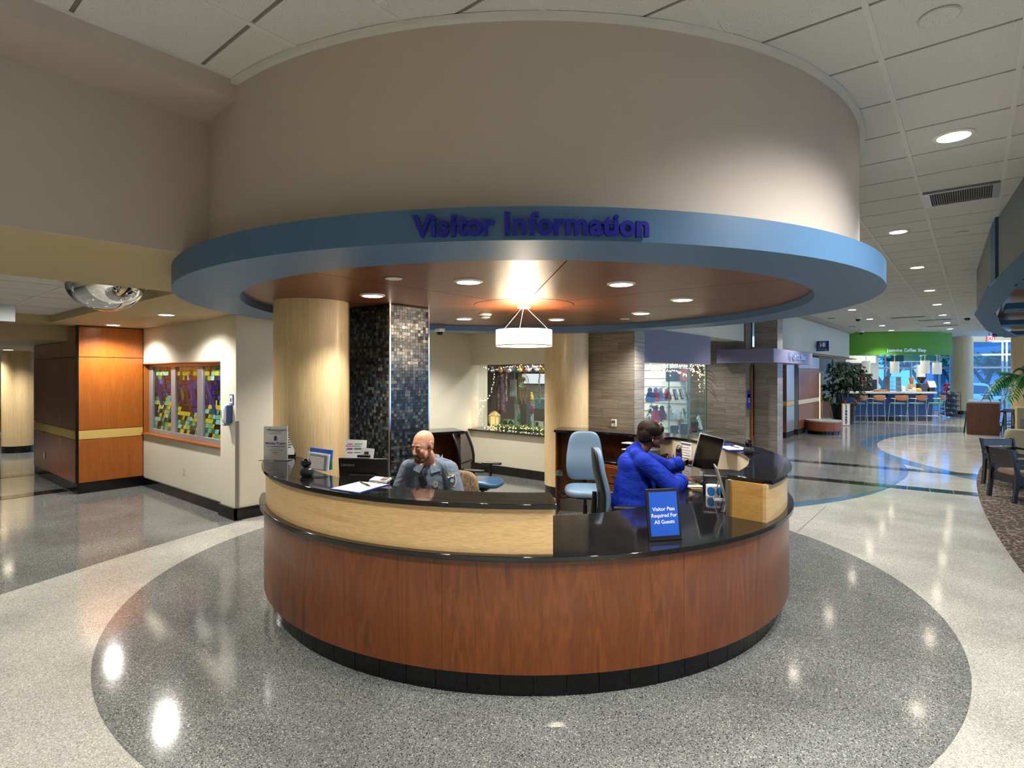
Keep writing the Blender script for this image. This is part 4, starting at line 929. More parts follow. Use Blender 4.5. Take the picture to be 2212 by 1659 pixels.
# ---- snack rack
M_RACK = mat('rack_black', '17181b', .4)
t = thing('snack_rack', 'black wire rack of packaged snacks beside the bar', 'rack', cf(2047, 25.2), RZ + .1)
for x in (-.24, .44): 
    for y in (-.2, .2): MB().tube([(x, y, 0), (x, y, 1.1)], .012, 6).build('post', M_RACK, t)
for y in (-.2, .2): MB().tube([(-.24, y, 1.1), (.44, y, 1.1)], .012, 6).build('top_rail', M_RACK, t)
sh = []
for k in range(5):
    MB().at((.1, 0, .10 + .22 * k), (D(18), 0, 0)).bb(-.33, .33, -.2, .2, 0, .012).build('shelf', M_RACK, t)
pc = ('3c5fa8', 'c94a3a', '6a7f9a', 'd6d2c8', '2f7a5a', 'a06a3a', '8fa4c8')
for k in range(5):
    for i in range(6):
        p = cf(2047, 25.2) + RGT * (-.17 + .108 * i) + FWD * -.05
        b = thing('snack_bag', 'small snack bag on the wire rack, ' + ('bottom', 'second', 'third', 'fourth', 'top')[k] + ' shelf, ' + ('first', 'second', 'third', 'fourth', 'fifth', 'last')[i] + ' from the bar', 'snack', (p.x, p.y, .125 + .22 * k), RZ, group='snack bags on the wire rack')
        MB().loft([sring((0, .02 * q, .02 + .035 * q), .048 * s, .03 * s, 10, 2.2) for q, s in ((0, .4), (1, 1), (2, 1.05), (3, .9), (3.6, .3))]).build('bag', mat('snack_' + pc[(k * 2 + i) % 7], pc[(k * 2 + i) % 7], .35), b, smooth=True)
t = thing('ribbon_bunch', 'red ribbon flower bunch on top of the snack rack', 'decoration', cf(2047, 25.2, 1.112) + RGT * -.2 + FWD * -.2, RZ)
for k in range(6): MB().ball((.09 * cos(k * 1.05), .06 * sin(k * 1.05), .14 + .1 * (k % 3)), (.07, .05, .07), 10, 7).build('bow', mat('ribbon_red', 'b01f30', .4), t, smooth=True)
MB().tube([(0, 0, 0), (0, 0, .15)], .02, 6).build('stem', M_BLACK, t)
# ---- potted tree, library sign, round bench
def leaf_quads(mb, rr, p, dirv, n, size, spread, droop=.3):
    for i in range(n):
        d = (dirv + Vector((rr.uniform(-1, 1), rr.uniform(-1, 1), rr.uniform(-.8, .6))) * spread).normalized()
        sd = d.cross(Vector((rr.uniform(-.3, .3), rr.uniform(-.3, .3), 1))).normalized(); L = size * rr.uniform(.6, 1.2); wv = L * .16
        up = sd.cross(d)
        a, m1, e_ = p, p + d * L * .5 + up * L * .06, p + d * L - Vector((0, 0, droop * L))
        mb.add([a, m1 + sd * wv, m1 - sd * wv, e_], [(0, 1, 2), (1, 3, 2)])
M_LEAF = mat('dark_green_leaf', '1d3f26', .45); M_LEAF2 = mat('mid_green_leaf', '2f6a34', .45)
pt = thing('potted_tree', 'bushy dark green tree in a black planter beside the coffee bar', 'plant', cf(1822, 21.6), RZ)
MB().lathe([(.27, 0), (.36, .25), (.43, .60), (.45, .72), (.42, .72), (.40, .66), (0, .66)], 32).build('planter', mat('planter_black', '16171d', .25), pt, smooth=True)
rr = random.Random(11); fo = MB()
stems = []
for k in range(5):
    a = k * 1.3; q = [(.05 * cos(a), .05 * sin(a), .66), (.14 * cos(a), .14 * sin(a), 1.05), (.30 * cos(a + .4), .28 * sin(a + .4), 1.5), (.45 * cos(a + .5), .4 * sin(a + .5), 1.75)]
    MB().tube(q, [.022, .018, .012, .006], 6).build('stem', mat('bark_tan', '8a7a62', .8), pt, smooth=True)
for k in range(170):
    a = rr.uniform(0, 2 * pi); r = rr.uniform(.1, .68) ** .8; z = rr.uniform(.95, 2.28)
    if z < 1.1 and rr.random() < .6: continue
    w = 1.0 if z > 1.2 else .75
    leaf_quads(fo, rr, Vector((r * cos(a) * 1.2 * w + .16, r * sin(a) * .7, z)), Vector((cos(a), sin(a), .4)).normalized(), 16, .17, .9)
for k in range(14):
    a = rr.uniform(0, 2 * pi); leaf_quads(fo, rr, Vector((-.62 + rr.uniform(-.15, .12), rr.uniform(-.1, .1), rr.uniform(.85, 1.45))), Vector((-.4, 0, .6)), 14, .18, .9)
tag(fo.build('foliage', M_LEAF, pt), kind='stuff')
f2 = MB()
for k in range(70):
    a = rr.uniform(0, 2 * pi); r = rr.uniform(.1, .42); leaf_quads(f2, rr, Vector((r * cos(a), r * sin(a), .68)), Vector((cos(a) * .5, sin(a) * .5, 1)), 3, .16, .6, .1)
tag(f2.build('undergrowth', M_LEAF2, pt), kind='stuff')
for px in (-.13, .27): MB().ball((px, -.32, .86), (.05, .05, .07), 10, 7).build('red_bloom', mat('bloom_red', 'b8232f', .5), pt, smooth=True)
t = thing('library_sign', 'upright white board sign reading LIBRARY in front of the planter', 'sign', cf(1827, 20.85), RZ)
MB().bb(-.155, .155, -.02, .02, 0, .83).build('frame', wood('oak_frame', 'b98e58', 'c89e68', (5, 5, 2)), t, bev=.004); MB().bb(-.125, .125, -.025, -.02, .03, .80).build('board', M_PAPER, t)
for k, c in enumerate('LIBRARY'): text(c, 'letter', M_BLACK, .115, (0, -.03, .755 - .109 * k), (pi / 2, 0, 0), t, .003, .008)
t = thing('round_bench', 'low round cherry wood bench with pale top in the corridor', 'bench', cf(1780, 18.1), 0)
MB().lathe([(.50, .10), (.52, .12), (.52, .40)], 48).build('drum', wood('bench_cherry', '75402a', '8d5134', (5, 5, .7), .35), t, smooth=True); MB().lathe([(.525, .40), (.53, .44), (0, .44)], 48).build('top', mat('pale_stone_top', 'a6aaa6', .25), t, smooth=True); MB().lathe([(.47, 0), (.47, .10)], 40).build('plinth', M_BLACKG, t, smooth=True)
# ---- vending sign, kiosk sign box
vs_ = at_x(1763, 748, -.50); t = thing('vending_sign', 'dark blue Vending blade sign with white pictogram on the corridor wall', 'sign', (-.50 + .19, vs_.y, vs_.z), 0)
MB().bb(-.18, .18, -.02, .02, -.165, .165).build('board', mat('sign_navy', '10206e', .4), t, bev=.004); MB().bb(-.21, -.18, -.01, .01, -.05, .05).build('wall_bracket', M_ALU, t)
text('Vending', 'lettering', mat('sign_lightblue', '8fa8d8', .5), .085, (0, -.023, -.105), (pi / 2, 0, 0), t, .002, .001)
MB().bb(-.10, .10, -.024, -.0205, -.045, .135).build('pictogram_frame', MATS['sign_lightblue'], t); MB().bb(-.09, .09, -.027, -.0245, -.035, .125).build('pictogram_field', MATS['sign_navy'], t)
MB().bb(.005, .075, -.030, -.0275, -.02, .11).build('machine', M_PAPER, t); MB().bb(-.07, -.035, -.030, -.0275, -.02, .055).build('figure_body', M_PAPER, t); MB().at((-.052, -.0275, .085), (pi / 2, 0, 0)).cyl((0, 0, 0), .02, .003, 14).build('figure_head', M_PAPER, t); MB().bb(-.035, .003, -.030, -.0275, .02, .04).build('figure_arm', M_PAPER, t)
t = thing('kiosk_canopy', 'lavender box canopy with silver lettering over the stone piers', 'canopy', (0, 0, 0))
M_LAV = paint('lavender_panel', '8f8aa6', .45)
KY = 8.9; k0, k1 = at_y(1548, 753, KY), at_y(1672, 752, KY); ke = at_x(1755, 770, k1.x).y; kz0, kz1 = at_y(1672, 781, KY).z, k1.z
MB().bb(k0.x, k1.x, KY, ke, kz0 - .015, kz0).build('underside', M_LAV, t); MB().bb(k0.x, k1.x - .02, KY, KY + .02, kz0, kz1).build('front_face', paint('lavender_front', '77718e', .45), t); MB().bb(k1.x - .02, k1.x, KY, ke, kz0, kz1).build('side_face', M_LAV, t); MB().bb(k0.x, k0.x + .02, KY + .03, KY + .45, kz0, kz1).build('end_face', M_LAV, t)
x = KY + (ke - KY) * .34
for c in 'My Quick Shop':
    if c != ' ': text(c, 'letter', M_CHROME, .21, (k1.x + .013, x, kz0 + .09), (pi / 2, 0, pi / 2), t, .012, .002, ay='BOTTOM_BASELINE')
    x += (ke - KY) * .033
# small blue door plates
for nm, loc, lab in (('door_plate', (SXE + .025, SY + .2, 1.30), 'blue plate with symbols on the stone edge by the kiosk door'),):
    t = thing(nm, lab, 'sign', loc); MB().bb(0, .012, -.10, .10, -.20, .14).at((.006, 0, .14), (0, pi / 2, 0)).cyl((0, 0, -.006), .10, .012, 20).build('plate', mat('plate_blue', '1f4fc0', .4), t)
    MB().bb(.012, .016, -.03, .03, -.06, -.02).build('symbol', M_PAPER, t); MB().bb(.012, .016, -.03, .03, .0, .04).build('symbol', M_PAPER, t)
# lit doorway beyond the red bay
dw = cf(1768, 23.6); e = struct(MB().at((dw.x, dw.y, 0), (0, 0, RZ)).bb(-.5, .55, 0, .12, 0, 2.58).build('wall_doorway', MATS['pale_blue_paint'])); e['label'] = 'pale blue wall with the lit doorway'
d3 = struct(MB().at((dw.x, dw.y, 0), (0, 0, RZ)).bb(-.14, .10, -.03, -.005, 0, 1.95).build('door_3', mat('lit_room', 'f4e6cc', .8, emit=.5, ecol='ffe6c0'))); d3['label'] = 'warm lit doorway in the pale blue wall'
MB().at((dw.x, dw.y, 0), (0, 0, RZ)).bb(.06, .14, -.06, -.03, 0, 1.98).build('door_leaf', wood('pale_door', 'b39a78', 'c4ab88'), d3); MB().at((dw.x, dw.y, 0), (0, 0, RZ)).bb(-.17, .17, -.05, -.03, 1.95, 2.02).build('door_head', M_SILVER, d3)
t = thing('room_plate', 'small blue room plate beside the lit doorway', 'sign', (dw + RGT * .28 + FWD * -.02) + Vector((0, 0, 1.35)), RZ); MB().bb(-.05, .05, -.015, 0, -.13, .13).build('plate', MATS['plate_blue'], t, bev=.003)
for nm, z0, z1, m in (('panel', .1, .85, M_CHERRYD), ('band', .85, 1.02, MATS['pale_band'])): MB().at((dw.x, dw.y, 0), (0, 0, RZ)).bb(.2, .55, -.02, 0, z0, z1).build(nm, m, e)
# ---- exit sign
t = thing('exit_sign', 'red lit EXIT sign hanging from the far ceiling', 'sign', cf(2139, 24, 3.42), RZ)
MB().bb(-.165, .165, -.03, .03, -.11, .13).build('case', M_SILVER, t, bev=.005); MB().bb(-.15, .15, -.034, -.03, -.095, .115).build('face', mat('exit_face', 'f0d8d8', .5, emit=.6), t)
text('EXIT', 'lettering', mat('exit_red', 'd8142c', .5, emit=1.6), .21, (0, -.037, .008), (pi / 2, 0, 0), t, .002, .006); MB().bb(-.04, .04, -.03, .03, .13, .29).build('stem', M_SILVER, t)
# ================================================================== OUTSIDE
gr = struct(MB().at(cf(2000, 28.2), (0, 0, RZ)).bb(-30, 30, 0, 60, -.25, -.12).build('ground_outside', mat('outside_ground', '5c6670', .9))); gr['label'] = 'grey paved ground outside the windows'
lw = struct(MB().at(cf(2000, 36), (0, 0, RZ)).bb(-20, 20, 0, 8, -.12, -.05).build('lawn_outside', mat('lawn_green', '3f8a3c', .9))); lw['label'] = 'green lawn beyond the parked truck'
tr = thing('parked_truck', 'white pickup truck parked outside the window', 'truck', cf(2113, 33.5, -.12), RZ)
MB().prism([(-1.6, 0), (1.2, 0), (1.2, .85), (.95, .9), (-1.6, .9)], -.8, .8).build('x', M_WHITE, tr)
bpy.data.objects.remove(bpy.data.objects['x'])
def side(poly, y0, y1, name, m, par):
    mb = MB(); n = len(poly); mb.add([(p[0], y0, p[1]) for p in poly] + [(p[0], y1, p[1]) for p in poly], [tuple(range(n)), tuple(range(n, 2 * n))[::-1]] + [(i, n + i, n + (i + 1) % n, (i + 1) % n) for i in range(n)]); return mb.build(name, m, par, bev=.03)
M_TRUCK = mat('truck_white', 'dfe6f2', .25)
side([(-1.5, .30), (1.0, .30), (1.05, .72), (.7, .80), (.25, .82), (-1.5, .85)], -.85, .85, 'body', M_TRUCK, tr)
side([(-1.2, .85), (.32, .82), (-.02, 1.42), (-.25, 1.5), (-1.2, 1.5)], -.75, .75, 'cab', M_TRUCK, tr)
side([(-1.05, .90), (.16, .88), (-.09, 1.34), (-1.05, 1.40)], -.77, -.74, 'window', mat('truck_glass', '23405e', .1), tr)
for x in (-.9, .6): MB().at((x, -.8, .30), (pi / 2, 0, 0)).cyl((0, 0, -.1), .30, .2, 22).build('wheel', M_BLACKM, tr, smooth=True)
MB().bb(.95, 1.07, -.84, -.6, .55, .68).build('tail_light', mat('lamp_orange', 'd8702a', .4), tr)
bd = thing('outside_building', 'pale panelled building across the street outside', 'building', cf(2140, 52, -.1), RZ)
for k in range(9): MB().bb(-4.2 + 1.0 * k, -3.25 + 1.0 * k, -.1, 0, 1.1, 2.15).build('wall_panel', mat('outside_panel', 'c3cbe0', .6), bd)
MB().bb(-5, 6, 0, 2, 0, 6).build('wall', mat('outside_wall_teal', '4a7890', .6), bd); MB().bb(-5, 6, -.6, 0, 2.2, 2.4).build('canopy_slab', mat('outside_slab', '8fa6bc', .6), bd)
for k in range(5): MB().bb(-3.4 + 1.7 * k, -2.5 + 1.7 * k, -.05, 0, .2, .9).build('window', mat('outside_glass_dark', '18344c', .2), bd)
M_TLEAF = mat('outside_leaf', '2f7a4e', .7); M_TLEAF2 = mat('outside_leaf_dark', '1d5a3c', .7)
for k, (px, d, h, r, lb) in enumerate(((1905, 40, 4.6, 2.0, 'tree outside behind the first bar pendant'), (1985, 44, 5.2, 2.4, 'tree outside behind the coffee grinder'), (2050, 50, 5.4, 1.8, 'leaning tree outside beside the cream column'), (2125, 46, 4.6, 2.2, 'tree outside above the parked truck'), (2185, 42, 4.2, 1.9, 'tree outside behind the palm fronds'))):
    t = thing('outside_tree', lb, 'tree', cf(px, d, -.1), 0, 'trees outside the windows'); rr = random.Random(20 + k)
    MB().tube([(0, 0, 0), (.2, 0, h * .3), (.6, .1, h * .6)], [.25, .2, .12], 8).build('trunk', mat('outside_bark', '1f3a38', .9), t, smooth=True)
    MB().tube([(.1, 0, h * .25), (-.6, 0, h * .5), (-1.1, 0, h * .7)], [.15, .12, .06], 8).build('limb', MATS['outside_bark'], t, smooth=True)
    fo = MB()
    for i in range(70):
        a = rr.uniform(0, 2 * pi); q = rr.uniform(.1, 1) ** .5 * r; leaf_quads(fo, rr, Vector((q * cos(a), q * sin(a) * .6, h * .62 + rr.uniform(-.25, .4) * h * .5)), Vector((0, 0, 1)), 16, .55, 1.6)
    tag(fo.build('crown', M_TLEAF if k % 2 else M_TLEAF2, t), kind='stuff')
# ================================================================== LOUNGE SIDE
# faceted canopy hanging over the lounge
lc = thing('lounge_canopy', 'teal trimmed faceted canopy hanging over the lounge', 'canopy', (0, 0, 0))
M_GREYW = paint('grey_canopy_paint', '787b74', .55)
def strip(p, q, z0, z1, th, name, m):
    p, q = Vector(p), Vector(q); d = (q - p).normalized(); n = Vector((d.y, -d.x)) * th
    return MB().prism([tuple(p), tuple(q), tuple(q + n), tuple(p + n)], z0, z1).build(name, m, lc)
strip((4.05, .2), (3.72, 3.946), 2.98, 3.70, .05, 'facet', M_GREYW)
strip((3.69, 3.95), (3.66, 4.55), 2.965, 3.70, .05, 'corner_trim', M_TEAL)
strip((3.66, 4.56), (3.54, 8.127), 2.965, 3.70, .05, 'facet', M_GREYW)
strip((3.54, 8.13), (3.75, 12.76), 2.965, 3.70, .05, 'facet', M_GREYW)
out = [(4.05, .2), (3.66, 4.3), (3.53, 8.127), (3.75, 12.76), (4.18, 16.4), (9, 16.4), (9, .2)]
for a, b, w in (((4.0, .2), (3.66, 4.25), .22), ((3.65, 4.25), (3.53, 8.13), .26), ((3.53, 8.13), (3.75, 12.76), .28), ((3.75, 12.76), (4.18, 16.4), .3)): strip((a[0] - .02, a[1]), (b[0] - .02, b[1]), 2.935, 2.963, w, 'soffit_frame', M_TEAL)
for y0, y1 in ((.2, .6), (4.0, 4.75), (7.6, 8.4), (11.4, 12.2), (15.6, 16.4)): MB().bb(3.9, 9, y0, y1, 2.965, 3.06).build('soffit_beam', M_TEAL, lc)
MB().bb(3.9, 9, .2, 16.4, 3.16, 3.2).build('coffer_board', M_CHERRYD, lc)
# armchairs
M_EBONY = wood('ebony_wood', '17110e', '241a15', (8, 8, 1), .3, .2)
M_SEAT = mat('beige_seat_fabric', '8e7a68', .9)
def arm_chair(label, loc, rz):
    t = thing('wooden_armchair', label, 'chair', loc, rz, 'dark wooden lounge armchairs')
    for sx in (-1, 1):
        MB().loft([sring((sx * .27, y, z), .022, .03, 8, 6) for y, z in ((.32, 0), (.29, .25), (.28, .45), (.31, .64), (.36, .79))]).build('leg', M_EBONY, t, smooth=True)
        MB().loft([sring((sx * .27, y, z), .022, .026, 8, 6) for y, z in ((-.30, 0), (-.28, .25), (-.28, .62))]).build('leg', M_EBONY, t, smooth=True)
        MB().bb(sx * .27 - .03, sx * .27 + .03, -.32, .30, .61, .645).build('armrest', M_EBONY, t, bev=.006)
        MB().bb(sx * .27 - .012, sx * .27 + .012, -.27, .28, .50, .535).build('side_rail', M_EBONY, t, bev=.003)
    for z, y in ((.53, .300), (.665, .325)):
        MB().at((0, y, z), (D(-10), 0, 0)).bb(-.255, .255, -.012, .012, 0, .115).build('back_slat', M_EBONY, t, bev=.004)
    for y in (-.28, .275): MB().bb(-.25, .25, y - .014, y + .014, .27, .39).build('seat_rail', M_EBONY, t)
    for sx in (-.26, .26): MB().bb(sx - .014, sx + .014, -.27, .27, .27, .39).build('seat_rail', M_EBONY, t)
    MB().loft([sring((0, -.01, z), .245 * k, .28 * k, 24, 5) for z, k in ((.38, .97), (.40, 1), (.435, 1), (.455, .95), (.46, .5))]).build('seat_cushion', M_SEAT, t, smooth=True)
    return t
arm_chair('dark wooden armchair with its back to the hall, nearest the carpet edge', (4.10, 7.06, .008), D(121))
arm_chair('dark wooden armchair further back with daylight on its top rail', (4.04, 8.26, .008), D(40))
# cream sofa
sf = thing('cream_sofa', 'cream leather sofa with curved back behind the armchairs', 'sofa', (5.0, 10.35, .008), pi)
M_LEATH = mat('cream_leather', 'b3a888', .45)
MB().loft([[(p[0], p[1] + .28 + .05 * (z - .3), z) for p in sring((0, 0, 0), 1.05 * k, .16 * k ** .5, 32, 5)] for z, k in ((.12, .96), (.2, 1), (.7, 1.0), (.8, .99), (.84, .96), (.85, .85))]).build('back', M_LEATH, sf, smooth=True)
for s in (-1, 1): MB().loft([sring((s * .95, y, .36), .12, .26, 20, 4, 'y') for y in (-.55, -.5, .2, .25)]).build('arm', M_LEATH, sf, smooth=True)
for s in (-.42, .42): MB().loft([sring((s, -.12, z), .41 * k, .40 * k, 24, 5) for z, k in ((.25, .95), (.28, 1), (.43, 1), (.46, .95), (.47, .6))]).build('seat_cushion', M_LEATH, sf, smooth=True)
MB().bb(-1.0, 1.0, -.5, .3, .08, .26).build('base', M_LEATH, sf); 
for s in (-.9, .9): 
    for y in (-.45, .3): MB().cyl((s, y, 0), .03, .1, 10).build('foot', M_BLACK, sf)
# live-edge high table
lt = thing('slab_table', 'high table with a live-edge walnut slab end and dark top', 'table', (3.72, 18.57, 0), 0)
w = MB(); e1 = [(-.40, 0), (-.40, .10), (-.41, .25), (-.40, .42), (-.415, .62), (-.40, .80), (-.41, .93), (-.39, 1.0)]; e2 = [(.39, 1.0), (.395, .85), (.415, .70), (.40, .52), (.385, .42), (.43, .28), (.41, .14), (.385, 0)]
M_WAL = wood('walnut_slab', '3d2216', '57331f', (6, 6, .6), .45)
poly = e1 + e2; n = len(poly)
w.add([(p[0], -.03, p[1]) for p in poly] + [(p[0], .03, p[1]) for p in poly], [tuple(range(n))[::-1], tuple(range(n, 2 * n))] + [(i, (i + 1) % n, n + (i + 1) % n, n + i) for i in range(n)]); w.build('end_slab', M_WAL, lt)
MB().bb(-.36, .41, -.03, 2.2, 1.0, 1.05).build('top', mat('pale_table_top', '7f8a98', .3), lt, bev=.005)
MB().tube([(-.37, .45, .95), (-.47, .40, 0)], .022, 6).build('leg', M_BLACK, lt); MB().tube([(.37, 2.1, 1.0), (.40, 2.15, 0)], .022, 6).build('leg', M_BLACK, lt); MB().tube([(-.33, 2.1, 1.0), (-.37, 2.15, 0)], .022, 6).build('leg', M_BLACK, lt)
def black_stool(px, d, lab):
    t = thing('black_bar_stool', lab, 'stool', cf(px, d), RZ + .2, 'black bar stools at the slab table')
    for sx in (-1, 1):
        for sy in (-1, 1): MB().tube([(sx * .22, sy * .2, 0), (sx * .15, sy * .14, .70)], .02, 6).build('leg', M_BLACK, t)
    for z, k in ((.22, .2), (.34, .19)): 
        MB().tube([(-k, -.17, z), (k, -.17, z)], .013, 6).build('stretcher', M_BLACK, t); MB().tube([(-k, .17, z), (k, .17, z)], .013, 6).build('stretcher', M_BLACK, t)
    MB().bb(-.19, .19, -.18, .18, .70, .75).build('seat', M_BLACK, t, bev=.012)
black_stool(2171, 18.0, 'black bar stool tucked beside the slab table'); black_stool(2188, 18.6, 'black bar stool furthest behind the slab table')
ch = thing('window_chair', 'black open-back chair by the far window', 'chair', cf(2114, 22.6), RZ + .5)
for sx in (-1, 1):
    MB().tube([(sx * .2, -.2, 0), (sx * .19, -.19, .65), (sx * .24, -.26, 1.02)], .018, 6).build('leg', M_BLACK, ch); MB().tube([(sx * .2, .2, 0), (sx * .19, .18, .65)], .018, 6).build('leg', M_BLACK, ch)
MB().bb(-.22, .22, -.2, .2, .65, .69).build('seat', M_BLACK, ch); MB().bb(-.26, .26, -.29, -.25, .92, 1.05).build('backrest', M_BLACK, ch, bev=.01)
tb = thing('window_table', 'small high round table by the far window', 'table', cf(2143, 24)); MB().cyl((0, 0, 1.0), .38, .03, 28).build('top', mat('teal_table_top', '4a7a80', .3), tb); MB().cyl((0, 0, .02), .03, .98, 10).build('post', M_ALU, tb); MB().cyl((0, 0, 0), .22, .02, 24).build('base', M_ALU, tb)
# palm and its planter wall
pwl = cf(2197, 13.2); pw = struct(MB().at(pwl, (0, 0, 0)).bb(0, 2.5, 0, .9, .009, 1.12).build('wall_planter', paint('cream_planter', 'c2ae80'))); pw['label'] = 'cream half wall behind the sofa'
MB().at(pwl, (0, 0, 0)).bb(.05, .35, -.005, 0, .62, .88).build('grille_plate', M_ALU, pw)
pm = thing('palm_plant', 'green palm fronds arching over the lounge half wall', 'plant', cf(2240, 13.6, 1.12))
rr = random.Random(5)
MB().lathe([(.2, 0), (.26, .3), (.24, .3), (0, .28)], 20).build('pot', M_BLACK, pm, smooth=True)
MG = [mat('palm_green', '2c7a2a', .45), mat('palm_green_light', '5f9a3a', .45), mat('palm_green_dark', '17502a', .45)]
def frond(b, tip, sag, m, k):
    b, tip = Vector(b), Vector(tip); mb = MB(); pts = []
    for i in range(15):
        s = i / 14; pts.append(b.lerp(tip, s) + Vector((0, 0, sag * sin(pi * s * .8))))
    mb.tube(pts, [.014 * (1 - .8 * i / 14) + .002 for i in range(15)], 5)
    for i in range(3, 15):
        d = (pts[min(i + 1, 14)] - pts[i - 1]).normalized(); sd = d.cross(Vector((0, 0, 1))).normalized()
        for s_ in (-1, 1):
            for q in range(2):
                p0 = pts[i].lerp(pts[i - 1], q * .5); L = .34 * (1 - .45 * i / 14); dr = (d * .75 + sd * s_ * .7 + Vector((0, 0, -.25))).normalized()
                wv = d.cross(dr).cross(dr).normalized() * .018
                mb.add([p0, p0 + dr * L * .45 + wv, p0 + dr * L * .45 - wv, p0 + dr * L + Vector((0, 0, -L * .3))], [(0, 1, 2), (1, 3, 2)])
    o = mb.build('frond', m, pm)
base = cf(2240, 13.6, 1.12)
for k, (px, py, d, sag) in enumerate(((2158, 818, 13.4, .25), (2150, 838, 13.2, .3), (2133, 898, 12.4, .75), (2150, 872, 12.8, .55), (2165, 850, 13.0, .35), (2200, 812, 13.8, .3), (2178, 905, 12.6, .8), (2140, 862, 13.3, .45), (2225, 800, 13.4, .2), (2190, 895, 12.3, .7), (2290, 840, 13.4, .4), (2300, 880, 13.0, .5))):
    q = at_d(px, py, d) - base; frond((0, 0, .3), q, sag, MG[k % 3], k)
# ================================================================== STAINED GLASS WINDOW
sg = thing('window_3', 'three-pane stained glass window in silver frames', None, (0, 0, 0)); sg['kind'] = 'structure'
MB().bb(-7.555, -4.43, -1.03, -0.83, 2.085, 2.10).build('head_lining', M_ORANGE, sg); MB().bb(-7.555, -4.43, -1.05, -0.83, 0.895, 0.912).build('sill_board', M_ORANGE, sg); MB().bb(-7.56, -7.545, -1.01, -0.83, 0.912, 2.085).build('side_lining', M_ORANGE, sg)
MFR = mat('silver_window_frame', 'a3a6ac', .35, .5)
for x0, x1 in ((-7.545, -7.38), (-6.56, -6.38), (-5.54, -5.35), (-4.55, -4.43)): MB().bb(x0, x1, -.93, -.86, .912, 2.085).build('mullion', MFR, sg, bev=.004)
for z0, z1 in ((.912, .985), (2.035, 2.085)): MB().bb(-7.545, -4.43, -.932, -.858, z0, z1).build('rail', MFR, sg, bev=.004)
def stain_mat():
    m, nt, n, l, b = nodes('stained_glass', rough=.12, spec=.6)
    a = n.new('ShaderNodeVertexColor'); a.layer_name = 'Col'; l.new(a.outputs[0], b.inputs['Base Color'])
    t = noise(n, l, coords(n, l), 30, 2); bump(n, l, b, t.outputs[0], .15, .004)
    return m
M_STAIN = stain_mat()
def stained(x0, x1, z0, z1, seed, pid):
    rr = random.Random(seed); mb = MB(); cols = []
    def put(pts, c):
        k = len(mb.f); mb.add([(p[0], -.90, p[1]) for p in pts], [tuple(range(len(pts)))]); cols.append((len(pts), c))
    def pc(x, z):
        u = (x + 7.4) / 3.0; v = (z - .985) / 1.05
        if v > .78 - .10 * (u > .66) * 0 and (v - .78) > -.02 + .05 * sin(u * 9): return rr.choice(('9aa83a', 'c8b23a', '86b8a0', '3a2416', '3a2416', '5c8a4a', 'a8c8c8', '4a2c1a'))
        if v < .42 + .12 * sin(u * 7 + 1) : return rr.choice(('7fb08c', 'c8c03c', '3f6a4a', '23180f', '1c1712', '9fc8b8', 'd0b838', '2f5a52', '6fa07c', '2a2118'))
        return rr.choice(('3a2434', '2a2060', '4a2f28', '33231f', '3c3a8a', '2b1d3a', '4a58a8', '2e1f1c', '1f1850', '43302b'))
    # rays above and below, vertical pieces between
    for row in range(15):
        zz = z0 + (z1 - z0) * row / 15; zt = z0 + (z1 - z0) * (row + 1) / 15 - .006; v = (zz - z0) / (z1 - z0)
        x = x0
        diag = v < .40; top = v > .72
        while x < x1 - .01:
            w = rr.uniform(.03, .07) if not (diag or top) else rr.uniform(.06, .15)
            xe = min(x + w, x1); 
            if x1 - xe < .02: xe = x1
            sl = .045 if diag else (.012 if top else 0)
            f = lambda q: min(max(q, x0), x1)
            put([(f(x + .003), zz), (f(xe - .003), zz), (f(xe - .003 + sl), zt), (f(x + .003 + sl), zt)], pc((x + xe) / 2, zz)); x = xe
    def leafshape(cx, cz, L, w, ang, c):
        pts = []
        for i in range(14):
            t = 2 * pi * i / 14; u, v = L * cos(t), w * sin(t) * (1 - .35 * cos(t))
            pts.append((min(max(cx + u * cos(ang) - v * sin(ang), x0), x1), min(max(cz + u * sin(ang) + v * cos(ang), z0), z1)))
        k = len(mb.f); mb.add([(p[0], -.904, p[1]) for p in pts], [tuple(range(14))]); cols.append((14, c))
    cx = (x0 + x1) / 2
    for (fx, fz, L, w, an, c) in {0: ((.3, .62, .28, .07, 2.0, '2b2058'), (.55, .72, .22, .05, 1.9, '3a2630'), (.8, .5, .10, .06, .5, '6fa080')), 1: ((.72, .66, .30, .06, 2.1, '2c2566'), (.25, .60, .12, .05, 2.0, '6a5c44'), (.6, .42, .24, .05, 2.2, '4a3c2a')), 2: ((.3, .55, .30, .05, 2.2, '3b2f7a'), (.75, .7, .26, .08, 1.7, '3a2820'))}[pid]:
        leafshape(x0 + fx * (x1 - x0), z0 + fz * (z1 - z0), L, w, an, c)
    o = mb.build('glass_piece_field', M_STAIN, sg); ca = o.data.color_attributes.new('Col', 'FLOAT_COLOR', 'CORNER'); i = 0
    for cnt, c in cols:
        for _ in range(cnt): ca.data[i].color = hexc(c); i += 1
    tag(o, kind='stuff')
for pid, (a, b) in enumerate(((-7.38, -6.56), (-6.38, -5.54), (-5.35, -4.55))):
    stained(a, b, .985, 2.035, 40 + pid, pid)
    MB().bb(a, b, -.894, -.885, .985, 2.035).build('lead_backing', mat('lead_dark', '1a1714', .6), sg)
    MB().bb(a, b, -.922, -.918, .985, 2.035).build('pane', M_PANE, sg)
